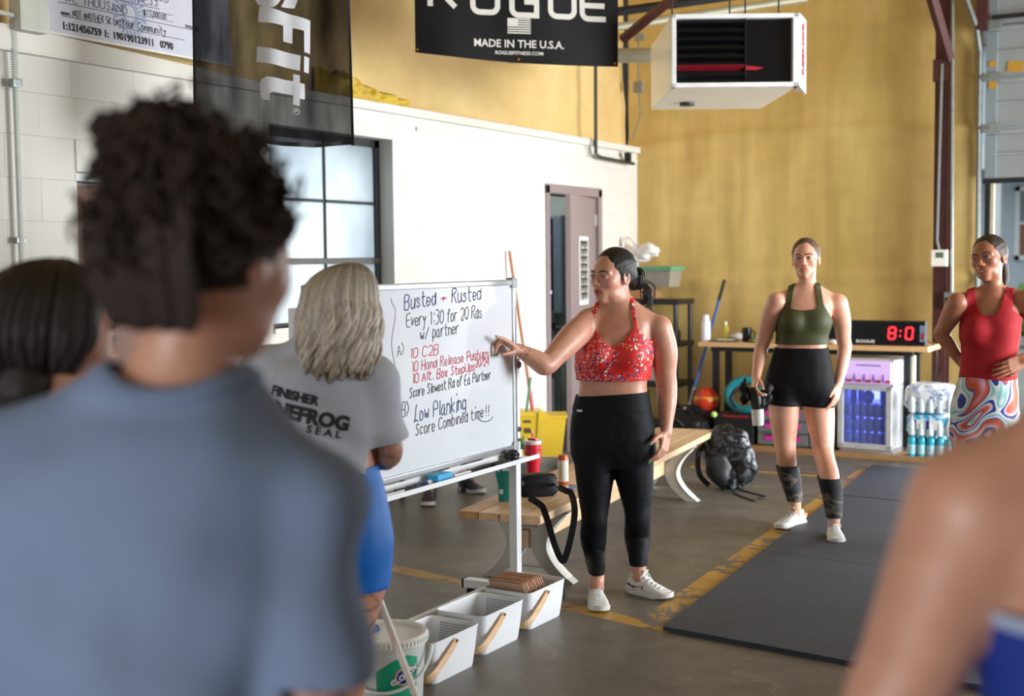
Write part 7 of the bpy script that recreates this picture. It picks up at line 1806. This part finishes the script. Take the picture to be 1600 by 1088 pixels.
for i, px in enumerate((1516, 1563)):
    fo = D(px-6+i*16, 800, dr_); rp.Lg.append(chain([(*D(px, 680, dr_), .09), (*D(px, 730, dr_), .083), (*D(px-2, 790, dr_), .060), (*D(px-4+i*4, 820, dr_+.02), .054), (fo[0], fo[1], .12, .036), (fo[0], fo[1], .07, .034)], .025, res=4))
    shoe(rp.root, (fo[0], fo[1], 0), rp.fwd, (M_wsh, M_wsole), .25)
E1, W1 = D(1471, 522, dr_+.10), D(1499, 563, dr_+.10)
rp.A.append(chain([(*SR, .056), (*(SR*.6+E1*.4), .052), (*(SR*.2+E1*.8), .042), (*E1, .040), (*(E1*.6+W1*.4), .037), (*W1, .026)], .014, res=4))
f1 = unit(D(1512, 582, dr_+.05)-W1); hp, c1, r1, t1 = hand_prims(W1, f1, unit(RH-FH*.2), unit(UP-RH*.3), .93, curl=(10, 15, 10), thumb=(.7, .6, .1)); rp.A += hp
E2, W2 = D(1640, 540, dr_+.02), D(1598, 562, dr_-.13)
rp.A.append(chain([(*SL, .056), (*(SL*.6+E2*.4), .052), (*(SL*.2+E2*.8), .042), (*E2, .040), (*(E2*.6+W2*.4), .037), (*W2, .026)], .014, res=4))
f2 = unit(D(1556, 583, dr_-.16)-W2); hp, c2, r2, t2 = hand_prims(W2, f2, unit(FH*.9-RH*.0), unit(UP*-1-RH*.2), .95, curls=[(6, 10, 6), (10, 12, 8), (14, 16, 10), (18, 20, 10)], thumb=(.8, .4, .1), spread=.01); rp.A += hp
rp.fine = [(H3.w(0, -.01, -.005), .135, .0036), (c2-f2*.01, .112, .0038)]
rp.build(M_sk_dk, lambda V: H3.color(V, (.86, .52, .50)))
M_hair_br = hair_mat('hair_brown', '#1a110e', '#3e2a1f', .55)
H3.face_parts(rp.root, M_hair_br, (.07, .05, .04), look=(-.2, 0)); H3.cap(rp.root, M_hair_br, 1.0, nape=-.06)
MB().tube(smooth_path([H3.w(0, .115, .015), H3.w(0, .150, -.02), H3.w(0, .150, -.09), H3.w(0, .125, -.16)], 5), [.02]+[.026]*7+[.024]*4+[.02, .017, .012, .006], 12).build('ponytail', M_hair_br, rp.root, smooth=2)
MB().sphere(tuple(H3.w(0, -.0895, -.0605)), (.014, .010, .0035), 12, 6).build('teeth', pm('teeth', '#e9e2da', .3), rp.root, smooth=2)
M_tank = pm('tank_red', '#a50d1b', .8, var=.08, bump=.12, bscale=260)
zB, zN, zA = D(1545, 590, dr_)[2], D(1545, 493, dr_)[2], D(1545, 497, dr_)[2]; cxc = (D(1547, 520, dr_)-rp.o)@rp.left
def g3(V):
    x, y, z = rp.loc(V); x = x-cxc; ax_ = np.abs(x)
    top = np.where(y > .0, zN+np.clip(ax_/.078, 0, 1.6)**3.2*.16, zN+.12+ax_*.2)
    w1 = z-zN; arm = .158-np.clip((z-zA+.0)/.05, 0, 1)*.045
    return np.minimum(np.minimum(z-zB+.006*np.sin(x*20), top-z), arm-ax_)
rp.cloth('tank_top', rp.T, g3, M_tank, .008, .007, .0025, disp=lambda V: fnoise(.004, (9, 9, 22))(V))
tS = NT('swirl_print'); nz = tS.n('ShaderNodeTexNoise'); nz.inputs['Scale'].default_value = 3.4; nz.inputs['Detail'].default_value = 1; tS.l(tS.co(), nz.inputs[0])
v_ = tS.mix(.45, tS.co(), nz.outputs[1], 'ADD'); wv = tS.n('ShaderNodeTexWave'); wv.inputs['Scale'].default_value = 2.2; wv.inputs['Distortion'].default_value = 7; wv.inputs['Detail'].default_value = 0; tS.l(v_, wv.inputs[0])
fr_ = tS.math('FRACT', tS.math('MULTIPLY', tS.noise(4.2, 0, .5, dist=1.8), 3.6)); tS.base(tS.ramp(fr_, [(0, '#1d2f8a'), (.14, '#22358f'), (.2, '#cfd9e6'), (.32, '#d98a9b'), (.45, '#cc4f28'), (.56, '#c9552f'), (.62, '#263a92'), (.72, '#dfe3ea'), (.82, '#5fb7ad'), (.92, '#d9dfe8')], 'LINEAR')); tS.set(Roughness=.6)
zW = D(1545, 583, dr_)[2]; zH = D(1545, 735, dr_)[2]
rp.cloth('shorts', rp.T+rp.Lg, lambda V: np.minimum(zW-V[:, 2], V[:, 2]-zH), tS.m, .006, .008, .002, disp=fnoise(.004, (14, 14, 14)))

# ---------------- blonde woman seen from behind
dc = 3.72; cb_ = D(515, 720, dc); base = np.array([cb_[0], cb_[1], 0])
bp = Person('person', 'blonde woman seen from behind in a grey printed tee and blue shorts', base, .009, yaw=172)
rg = lambda *a, **k: bp.ring(*a, **k)
bp.T.append(torso([rg(905, 470, 575, dc, .08, .09), rg(870, 452, 600, dc, .11, .13), rg(820, 447, 607, dc, .115, .14), rg(770, 455, 598, dc, .11, .115), rg(735, 463, 588, dc, .105, .095), rg(700, 462, 582, dc, .10, .09),
    rg(650, 445, 585, dc, .11, .10), rg(605, 432, 590, dc, .10, .11), rg(575, 440, 578, dc, .08, .10), rg(552, 468, 552, dc, .05, .075), rg(540, 485, 535, dc, .03, .05)], bp.left, bp.back))
nb = D(512, 545, dc); SLx, SRx = D(416, 582, dc+.02), D(583, 594, dc)
for S_, q in ((SLx, -1), (SRx, 1)): bp.T.append(chain([(*(nb+RH*q*.03), .036), (*((nb+S_)/2+UP*.008), .040), (*S_, .046)], .03))
H4 = Head(D(537, 494, dc), head_axes(-160, 6, 3), 1.0); bp.Hd += H4.prims(); bp.Hd.append(chain([(*H4.w(0, .02, -.05), .05), (*nb, .05), (*(nb-UP*.03), .056)], .025))
for px, kx, ax_ in ((486, 500, 505), (556, 541, 540)):
    fo = D(ax_, 1240, dc); bp.Lg.append(chain([(*D(px, 850, dc), .10), (*D(px, 900, dc), .095), (*D((px+kx)/2, 960, dc), .078), (*D(kx, 1025, dc), .060), (*D(ax_, 1070, dc+.02), .060), (*D(ax_, 1120, dc+.02), .048), (fo[0], fo[1], .10, .036), (fo[0], fo[1], .06, .034)], .025, res=4))
    shoe(bp.root, (fo[0], fo[1], 0), bp.fwd, (M_wsh, M_wsole), .25)
# right arm folded across, hand tucked at the waist
E2, W2 = D(607, 710, dc+.03), D(545, 712, dc+.17)
bp.A.append(chain([(*SRx, .050), (*(SRx*.5+E2*.5+RH*.004), .044), (*E2, .041), (*(E2*.5+W2*.5), .037), (*W2, .027)], .014, res=4))
hp, c1, r1, t1 = hand_prims(W2, unit(-RH+UP*.2), unit(-FH), UP, .85, curl=(15, 20, 10)); bp.A += hp
E1, W1 = D(405, 705, dc+.03), D(548, 676, dc+.17)
bp.A.append(chain([(*SLx, .050), (*((SLx+E1)/2), .044), (*E1, .040), (*((E1+W1)/2+FH*.08), .036), (*W1, .027)], .014, res=4))
f2 = unit(D(588, 716, dc+.045)-W1); hp, c2, r2, t2 = hand_prims(W1, f2, unit(-UP*.3-RH*.7-FH*.2), unit(UP*.6-FH*.5), .88, curls=[(15, 30, 15), (18, 34, 18), (22, 36, 18), (26, 38, 20)], thumb=(.8, .5, .1)); bp.A += hp
bp.fine = [(c2+f2*.03, .105, .0038)]
def colb(V):
    c = np.ones((len(V), 3)); m = (np.linalg.norm(V-E2, axis=1) < .10) & ((V-E2)@RH > -.035)
    if m.any(): t = np.array([.75 if mn.noise(Vector(q*26))+.5*mn.noise(Vector(q*70)) > -.06 else .25 for q in V[m]]); c[m] *= 1-t[:, None]*np.array([.72, .62, .55])
    q0 = D(575, 960, dc-.07); L_ = V-q0; m = (np.abs(L_@RH) < .06) & (np.abs(V[:, 2]-q0[2]) < .11) & (L_@FH < .05)
    if m.any(): t = np.array([.7 if abs(mn.noise(Vector((q@RH*34, 1, q[2]*22)))) < .09 else 0 for q in V[m]]); c[m] *= 1-t[:, None]*np.array([.9, .8, .75])
    return c
bp.build(M_sk_tan, colb)
nails(bp.root, t2, pm('nail_teal', '#22b5b0', .25), .9)
M_blond = hair_mat('hair_silver_blonde', '#b3a899', '#e2dbd2', .34, attr=True)
def bc_(r): v = r.choice([1, 1, .96, .9, .8, .66]); return (v, v*r.uniform(.93, .99), v*r.uniform(.84, .98))
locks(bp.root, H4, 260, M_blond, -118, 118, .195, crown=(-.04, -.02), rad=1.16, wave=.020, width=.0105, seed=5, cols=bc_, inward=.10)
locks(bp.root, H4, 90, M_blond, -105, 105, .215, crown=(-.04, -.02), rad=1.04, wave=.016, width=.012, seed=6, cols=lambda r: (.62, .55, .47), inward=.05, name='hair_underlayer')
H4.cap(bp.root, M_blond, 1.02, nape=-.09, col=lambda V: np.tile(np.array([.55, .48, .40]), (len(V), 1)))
M_blue = pm('shorts_cobalt', '#0a6fd0', .55, var=.06); zW, zH = D(515, 727, dc)[2], D(515, 917, dc)[2]
bp.cloth('shorts', bp.T+bp.Lg, lambda V: np.minimum(zW-V[:, 2], V[:, 2]-zH), M_blue, .006, .008, .0025, disp=fnoise(.003, (12, 12, 9)))
# tee
tG = NT('heather_grey_jersey'); tG.base(tG.mix(.35, tG.ramp(tG.noise(3, 3), [(.3, '#a9adba'), (.7, '#bdc1cc')]), tG.ramp(tG.noise(420, 2), [(.35, '#969aa8'), (.65, '#cfd2db')]))); tG.set(Roughness=.85); M_grey = tG.m
sl = [chain([(*SLx, .062), (*(SLx*.45+E1*.55), .064), (*(SLx*.2+E1*.8), .066)], .03), chain([(*SRx, .054), (*(SRx*.45+E2*.55), .053), (*(SRx*.15+E2*.85), .056)], .03)]
u1, u2 = unit(E1-SLx), unit(E2-SRx); L1, L2 = np.linalg.norm(E1-SLx), np.linalg.norm(E2-SRx)
zh = D(515, 733, dc)[2]
def g4(V):
    a = np.where((V-nb)@RH < -.125, L1*.72-(V-SLx)@u1, 1); b = np.where((V-nb)@RH > .118, L2*.80-(V-SRx)@u2, 1)
    neck = np.linalg.norm((V-(nb+UP*.01))*np.array([1, 1, .8]), axis=1)-.072
    return np.minimum(np.minimum(a, b), np.minimum(neck, V[:, 2]-zh-.012*np.sin((V-nb)@RH*30)))
def foldC(V):
    x = (V-nb)@RH; z = V[:, 2]-zh; return .006*np.sin(x*34+z*26)*np.clip(1-z/.3, 0, 1)+fnoise(.008, (9, 9, 16))(V)
tee = bp.cloth('tee_shirt', bp.T+sl, g4, M_grey, .016, .008, .002, disp=foldC)
# print on the back of the tee, laid onto the cloth
def lay(root, bv, v, f, o, ex_, ey_, dirn, mat, name, off=.0045):
    V, F_ = refine(v, f, .012); out = []; lasth = None
    for p in V:
        q = o+ex_*p[0]+ey_*p[1]; hit = bv.ray_cast(Vector(q-dirn*.4), Vector(dirn))
        if hit[0] is not None: w_ = np.array(hit[0]); lasth = (w_-q)@dirn
        else: w_ = q+dirn*(lasth or 0)
        out.append(tuple(w_-dirn*off))
    return MB().add(out, F_).build(name, mat, root)
me = tee.data; bv = BVHTree.FromPolygons([Vector(v.co)+Vector(wloc(bp.root)) for v in me.vertices], [tuple(p.vertices) for p in me.polygons])
M_ink = pm('shirt_ink', '#26262b', .7, var=.2, scale=60); M_ink2 = pm('shirt_ink_faded', '#55565f', .7, var=.3, scale=60)
exx = unit(D(545, 668, dc)-D(420, 640, dc)); eyy = unit(UP-exx*(UP@exx))
for txt, px, py, sz, sx, m_, bo in (('FINISHER', 466, 615, .037, .93, M_ink, .0018), ('BONEFROG', 471, 643, .057, .98, M_ink, .003), ('S E A L', 511, 671, .030, 1.1, M_ink, .001)):
    v, f = text_geo(txt, sz, bo, 0); lay(bp.root, bv, [(a[0]*sx, a[1], 0) for a in v], f, D(px, py, dc-.05), exx, eyy, FH, m_, 'shirt_print')

# ---------------- foreground person with curly hair (largest figure, at left)
da_ = 1.42; ab = D(250, 700, da_); base = np.array([ab[0], ab[1], 0])
ap = Person('person', 'person with dark curly pinned-up hair in a blue-grey tee, nearest at left', base, .012, yaw=178)
rg = lambda *a, **k: ap.ring(*a, **k)
ap.T.append(torso([rg(2100, 120, 380, da_+.02, .08, .09), rg(1980, 40, 460, da_+.02, .11, .12), rg(1850, 20, 475, da_+.02, .12, .13), rg(1600, 50, 445, da_+.02, .11, .105), rg(1400, 70, 410, da_, .105, .095), rg(1150, 50, 420, da_, .11, .10),
    rg(950, 20, 440, da_, .12, .11), rg(810, 15, 470, da_, .11, .115), rg(725, 60, 440, da_, .085, .105), rg(670, 130, 390, da_, .06, .085), rg(630, 190, 350, da_, .035, .06)], ap.left, ap.back))
nb = D(276, 622, da_)+FH*.01; SLx, SRx = D(30, 765, da_), D(474, 800, da_)
for S_, q in ((SLx, -1), (SRx, 1)): ap.T.append(chain([(*(nb+RH*q*.03), .042), (*((nb+S_)/2+UP*.006), .046), (*S_, .048)], .04))
H5 = Head(D(330, 402, da_+.04), head_axes(-155, 6, 0), 1.05); ap.Hd += H5.prims(); ap.Hd.append(chain([(*H5.w(0, .026, -.045), .050), (*(nb+UP*.03), .049), (*(nb-UP*.03), .054)], .03))
E2 = D(490, 1110, da_-.02); W2 = D(500, 1420, da_+.08); E1 = D(-10, 1110, da_); W1 = D(0, 1420, da_+.1)
for S_, E_, W_ in ((SRx, E2, W2), (SLx, E1, W1)):
    ap.A.append(chain([(*S_, .058), (*((S_+E_)/2), .050), (*E_, .042), (*(E_*.6+W_*.4), .038), (*W_, .026)], .014, res=3)); hp, cc, rr_, tt = hand_prims(W_, unit(W_-E_), unit(-RH if S_ is SRx else RH), unit(FH), .95); ap.A += hp
for q in (-1, 1):
    x_ = ab+RH*q*.10; ap.Lg.append(chain([(x_[0], x_[1], .88, .10), (x_[0], x_[1], .70, .085), (x_[0], x_[1], .48, .060), (x_[0], x_[1], .34, .060), (x_[0], x_[1], .12, .038), (x_[0], x_[1], .07, .036)], .03)); shoe(ap.root, (x_[0], x_[1], 0), ap.fwd, (M_wsh, M_wsole), .26)
ap.build(M_sk_tan, lambda V: H5.color(V, (.85, .55, .52)))
H5.face_parts(ap.root, M_hair_br)
M_curl = hair_mat('hair_dark_curly', '#120a07', '#3a2318', .75, sc=(20, 20, 20))
H5.cap(ap.root, M_curl, 1.05, nape=-.07)
cu = MB(); rnd = random.Random(11)
def curl(mb, p, d, L_, r_, turns, w_):
    d = unit(d); a = unit(np.cross(d, (0.3, .2, 1))); b = np.cross(d, a); ph = rnd.uniform(0, 6.28); n = int(turns*9)
    mb.tube([p+d*L_*(i/n)+r_*(a*math.cos(ph+i/n*turns*6.28)+b*math.sin(ph+i/n*turns*6.28))*min(1, i/3) for i in range(n+1)], [w_*(1-.5*i/n) for i in range(n+1)], 5)
for i in range(430):
    th, ph = math.acos(rnd.uniform(-.55, 1)), rnd.uniform(0, 6.28); x, y, z = math.sin(th)*math.sin(ph), math.sin(th)*math.cos(ph), math.cos(th)
    if y < -.35 and z < .75: continue
    if z < -.3 and y < .3: continue
    p = H5.w(.080*x, .027+.096*y, .036+.088*z); dv = H5.ax[0]*x+H5.ax[1]*y+H5.ax[2]*(z*.7)+UP*.25
    curl(cu, p, dv+np.array([rnd.uniform(-.5, .5) for _ in range(3)]), rnd.uniform(.02, .05), rnd.uniform(.008, .014), rnd.uniform(1, 2), .0048)
bn_c = H5.w(0, .045, .112)-RH*.04+UP*.0
for i in range(230):
    th, ph = math.acos(rnd.uniform(-1, 1)), rnd.uniform(0, 6.28); dv = np.array([math.sin(th)*math.cos(ph), math.sin(th)*math.sin(ph), math.cos(th)])
    curl(cu, bn_c+dv*np.array([.055, .045, .03])*rnd.uniform(.3, 1), dv+np.array([0, 0, .2]), rnd.uniform(.015, .04), rnd.uniform(.008, .015), rnd.uniform(1, 2), .0055)
for i in range(26):   # loose curls escaping
    px, py = rnd.choice([(205, 245), (230, 200), (200, 300), (180, 340), (440, 300), (300, 175), (255, 185), (175, 330)]); p = D(px+rnd.uniform(-12, 12), py+rnd.uniform(-12, 12), da_+.04)
    curl(cu, p, np.array([rnd.uniform(-1, 1) for _ in range(3)]), .04, .013, 1.5, .0035)
cu.build('curls', M_curl, ap.root, smooth=2)
for i in range(1):
    nh = MB()
    for j in range(70):   # hair drawn up from the nape
        x = rnd.uniform(-.055, .055); p0 = H5.w(x, .088, -.075+rnd.uniform(-.01, .01)); nh.tube(smooth_path([p0, H5.w(x*1.25, .118, -.02), H5.w(x*1.2, .125, .04)], 4), .0055, 5)
    nh.build('nape_hair', M_curl, ap.root, smooth=2)
tA = NT('blue_grey_cotton'); tA.base(tA.mix(.25, tA.ramp(tA.noise(2, 3), [(.3, '#7283a6'), (.7, '#8193b4')]), tA.ramp(tA.noise(500, 2), [(.35, '#6b7996'), (.65, '#93a1ba')]))); tA.set(Roughness=.9)
sl = [chain([(*SLx, .078), (*(SLx*.4+E1*.6), .076), (*(SLx*.05+E1*.95), .078)], .04), chain([(*SRx, .058), (*(SRx*.5+E2*.5), .055), (*(SRx*.05+E2*.95), .058)], .022)]
zh = .86; cutz = D(490, 1046, da_)[2]
def g5(V):
    x = (V-nb)@RH; arm = (x > .118) | (x < -.20); a = np.where(arm, V[:, 2]-cutz+.06*(x-.17), V[:, 2]-zh)
    neck = np.linalg.norm((V-(nb+UP*.035-FH*.0))*np.array([1, 1, 1.0]), axis=1)-.078
    return np.minimum(a, neck)
def foldA(V):
    x = (V-nb)@RH; z = V[:, 2]; return .009*np.sin((x*1.0+z*.9)*22+3*np.sin(z*5))*np.clip((1.42-z)*4, 0, 1)+fnoise(.020, (5, 5, 7), 3)(V)*.6+fnoise(.006, (14, 14, 9), 9)(V)
ap.cloth('tee_shirt', ap.T+sl, g5, tA.m, .014, .010, .002, disp=foldA, rl=3)
def collar(V): d_ = np.linalg.norm(V-(nb+UP*.035), axis=1); return np.minimum(d_-.076, .094-d_)
ap.cloth('collar_rib', ap.T+sl, collar, tA.m, .017, .008, .003, disp=foldA, rl=3)
ap.cloth('shorts', ap.T+ap.Lg, lambda V: np.minimum(.98-V[:, 2], V[:, 2]-.55), M_navyleg, .010, .012, .002)

# ---------------- dark haired person at the far left edge
db_ = 2.2; bb_ = D(80, 700, db_); base = np.array([bb_[0], bb_[1], 0])
bq = Person('person', 'person with smooth dark hair in a low ponytail at the left edge of the picture', base, .012, yaw=-150)
hx, hy, hz_ = bb_
def pt(dx, dy, z): return np.array([bb_[0], bb_[1], 0])+RH*dx+FH*dy+UP*z
bq.T.append(torso([(z, *(pt(0, dy, z)[:2]), a_, f_, b_) for z, dy, a_, f_, b_ in ((.74, 0, .07, .06, .07), (.80, 0, .15, .1, .11), (.90, 0, .165, .115, .13), (1.0, 0, .14, .105, .10), (1.1, 0, .13, .10, .09), (1.2, 0, .145, .11, .10), (1.28, 0, .15, .10, .11), (1.34, 0, .12, .07, .09), (1.38, 0, .07, .04, .06))], bq.left, bq.back))
nb = pt(0, 0, 1.375); SLx, SRx = nb-bq.left*.16-UP*.06, nb+bq.left*.16-UP*.06
for S_ in (SLx, SRx):
    bq.T.append(chain([(*nb, .045), (*((nb+S_)/2+UP*.01), .045), (*S_, .05)], .035)); E_ = S_*np.array([1, 1, 0])+np.array([0, 0, 1.03]); W_ = S_*np.array([1, 1, 0])+np.array([0, 0, .80])+bq.fwd*.06
    bq.A.append(chain([(*S_, .052), (*((S_+E_)/2), .045), (*E_, .038), (*W_, .026)], .014)); hp, cc, rr_, tt = hand_prims(W_, unit(W_-E_), unit(bq.fwd*.2+(nb-S_)), bq.fwd, .93); bq.A += hp
for q in (-1, 1):
    x_ = pt(0, 0, 0)+bq.left*q*.09; bq.Lg.append(chain([(x_[0], x_[1], .80, .095), (x_[0], x_[1], .62, .08), (x_[0], x_[1], .44, .057), (x_[0], x_[1], .30, .057), (x_[0], x_[1], .10, .036), (x_[0], x_[1], .06, .034)], .03)); shoe(bq.root, (x_[0], x_[1], 0), bq.fwd, (M_wsh, M_wsole), .25)
H6 = Head(D(86, 535, db_), head_axes(-135, 4, 0), 1.03); bq.Hd += H6.prims(); bq.Hd.append(chain([(*H6.w(0, .024, -.05), .052), (*(nb+UP*.02), .052), (*nb, .058)], .03))
bq.build(M_sk_tan, lambda V: H6.color(V)); H6.face_parts(bq.root, M_hair_br)
M_hair_b2 = hair_mat('hair_smooth_dark', '#100a08', '#2c1c15', .6); H6.cap(bq.root, M_hair_b2, 1.05, nape=-.125, res=.006, extra=[ell(H6.w(0, .065, -.07), (.072, .055, .065), H6.ax, .02)])
locks(bq.root, H6, 150, M_hair_b2, -115, 115, .085, crown=(0, -.03), rad=1.05, wave=.002, width=.010, seed=8, inward=.25, sp=6)
pt0 = H6.w(0, .135, -.05); MB().tube(smooth_path([pt0+H6.ax[1]*-.03, pt0, D(22, 600, db_-.05), D(14, 660, db_-.05), D(12, 730, db_-.05), D(16, 790, db_-.05)], 5), [.03]*6+[.04]*10+[.036]*5+[.03, .026, .02, .014, .008], 14).build('ponytail', M_hair_b2, bq.root, smooth=2)
bq.cloth('tank_top', bq.T, lambda V: np.minimum(V[:, 2]-.95, np.linalg.norm(V-(nb+UP*.03), axis=1)-.095), pm('top_pale_grey', '#a9b0bd', .8), .010, .010, .002)
bq.cloth('leggings', bq.T+bq.Lg, lambda V: np.minimum(.98-V[:, 2], V[:, 2]-.12), M_navyleg, .007, .012, .002)

# ---------------- foreground shoulder at bottom right
dd_ = 1.15; Sj = D(1520, 795, dd_); El = D(1388, 1130, dd_+.03)
cen = Sj+RH*.175; base = np.array([cen[0], cen[1], 0])
dp2 = Person('person', 'person at the bottom right edge, bare shoulder and blue top with white edge', base, .010, yaw=178)
def pt(dx, z, dy=0): return np.array([cen[0], cen[1], 0])+RH*dx+FH*dy+UP*z
sh_z = Sj[2]
dp2.T.append(torso([(z, *(pt(0, z)[:2]), a_, f_, b_) for z, a_, f_, b_ in ((.74, .07, .06, .07), (.80, .16, .1, .11), (.92, .175, .115, .13), (1.02, .145, .105, .10), (1.12, .14, .10, .09), (1.22, .150, .11, .10), (1.30, .158, .105, .11), (1.37, .150, .09, .11), (sh_z+.03, .11, .06, .09), (sh_z+.07, .06, .035, .055))], dp2.left, dp2.back))
nb = pt(0, sh_z+.075); SR2 = Sj+RH*.37
for S_ in (Sj, SR2): dp2.T.append(chain([(*nb, .045), (*((nb+S_)/2+UP*.016), .048), (*S_, .052)], .04))
W_ = El+RH*.17+FH*.10-UP*.12; dp2.A.append(chain([(*Sj, .058), (*(Sj*.7+El*.3), .056), (*(Sj*.3+El*.7), .049), (*El, .043), (*(El*.6+W_*.4), .040), (*W_, .027)], .022, res=4)); hp, cc, rr_, tt = hand_prims(W_, unit(RH+FH*.3-UP*.3), unit(FH*-.2+RH*.6-UP*.1), UP, .93); dp2.A += hp
E3 = SR2-UP*.30+RH*.06; W3 = E3-UP*.22+FH*.06; dp2.A.append(chain([(*SR2, .058), (*((SR2+E3)/2), .052), (*E3, .043), (*W3, .027)], .02)); hp, cc, rr_, tt = hand_prims(W3, unit(W3-E3), unit(-RH), unit(FH), .93); dp2.A += hp
for q in (-1, 1):
    x_ = pt(q*.09, 0); dp2.Lg.append(chain([(x_[0], x_[1], .80, .095), (x_[0], x_[1], .62, .08), (x_[0], x_[1], .44, .057), (x_[0], x_[1], .30, .057), (x_[0], x_[1], .10, .036), (x_[0], x_[1], .06, .034)], .03)); shoe(dp2.root, (x_[0], x_[1], 0), dp2.fwd, (M_wsh, M_wsole), .25)
H7 = Head(nb+UP*.175+FH*.02, head_axes(-160, 0, 0), 1.0); dp2.Hd += H7.prims(); dp2.Hd.append(chain([(*H7.w(0, .024, -.05), .052), (*(nb+UP*.02), .052), (*nb, .058)], .03))
dp2.build(M_sk_tan, lambda V: H7.color(V)); H7.face_parts(dp2.root, M_hair_db); H7.cap(dp2.root, M_hair_db, 1.03, nape=-.07, res=.006)
P = [ell(H7.w(0, .125, .03), (.04, .04, .04), H7.ax, .01)]; V, Q = surfnet(*field(P, P[0].lo-.02, P[0].hi+.02, .006)); link_mesh('hair_bun', V, tri(Q), M_hair_db, dp2.root)
zt_ = D(1560, 938, dd_)[2]
def g6(V): 
    x = (V-cen)@RH; return np.minimum(V[:, 2]-.98, zt_+.0+np.clip(.07-np.abs(np.abs(x)-.05), 0, 1)*1.2-V[:, 2])
dp2.cloth('tank_top', dp2.T, g6, pm('top_royal_blue', '#14358f', .7), .008, .008, .002)
dp2.cloth('top_edging', dp2.T, lambda V: np.minimum(g6(V), .012-g6(V)), pm('edging_pale', '#aab6cf', .7), .0105, .008, .002)
dp2.cloth('shorts', dp2.T+dp2.Lg, lambda V: np.minimum(1.0-V[:, 2], V[:, 2]-.6), M_navyleg, .007, .012, .002)

# ---------------- sitter behind the whiteboard
base = np.array([-4.80, 7.28, 0]); X_, Y_ = np.array([1., 0, 0]), np.array([0, 1., 0])
sp2 = Person('person', 'person sitting on the stool behind the whiteboard, only dark shoes with red showing', base, .012)
sp2.fwd, sp2.left, sp2.back = X_, Y_, -X_
sp2.T.append(torso([(z, -4.82+dx, 7.28, a_, f_, b_) for z, dx, a_, f_, b_ in ((.46, .0, .14, .10, .10), (.54, 0, .165, .115, .12), (.66, 0, .14, .105, .10), (.78, 0, .13, .10, .09), (.90, .01, .15, .11, .10), (.98, .01, .155, .10, .10), (1.04, .01, .12, .07, .08), (1.08, .01, .06, .04, .05))], Y_, -X_))
nb = np.array([-4.81, 7.28, 1.08])
for q in (-1, 1):
    S_ = nb+Y_*q*.16-UP*.06; E_ = S_-UP*.26+X_*.08; W_ = E_+X_*.2-UP*.06; sp2.T.append(chain([(*nb, .04), (*S_, .048)], .03)); sp2.A.append(chain([(*S_, .052), (*E_, .040), (*W_, .027)], .014)); hp, cc, rr_, tt = hand_prims(W_, X_-UP*.3, -UP, -Y_*q, .95); sp2.A += hp
    hp_ = np.array([-4.80, 7.28+q*.09, .54]); kn = np.array([-4.42, 7.29+q*.17, .50]); an = np.array([-4.70, 7.26+q*.22+(.04 if q > 0 else 0), .11])
    sp2.Lg.append(chain([(*hp_, .09), (*((hp_+kn)/2), .08), (*kn, .058), (*((kn+an)/2+UP*.03), .056), (*an, .036), (an[0], an[1], .07, .035)], .03, res=4))
    shoe(sp2.root, an*np.array([1, 1, 0]), X_*(.75 if q > 0 else .5)-Y_*(.3 if q > 0 else .85), (pm('shoe_charcoal', '#2f3238', .6), pm('shoe_sole_offwhite', '#bdb7ae', .5)), .26, lace=pm('shoe_lace_dark', '#5a2a34', .7))
H8 = Head((-4.80, 7.28, 1.26), (np.array([0, 1., 0]), np.array([-1., 0, 0]), UP), .97); sp2.Hd += H8.prims(); sp2.Hd.append(chain([(*H8.w(0, .02, -.05), .05), (*nb, .055)], .03))
sp2.build(M_sk_tan, lambda V: H8.color(V)); H8.face_parts(sp2.root, M_hair_br); H8.cap(sp2.root, M_hair_br, 1.0, res=.006)
sp2.cloth('tee_shirt', sp2.T, lambda V: np.minimum(V[:, 2]-.58, np.linalg.norm(V-(nb+UP*.02), axis=1)-.07), M_grey, .012, .012, .002)
sp2.cloth('leggings', sp2.T+sp2.Lg, lambda V: np.minimum(.62-V[:, 2], V[:, 2]-.22), M_navyleg, .008, .012, .002)
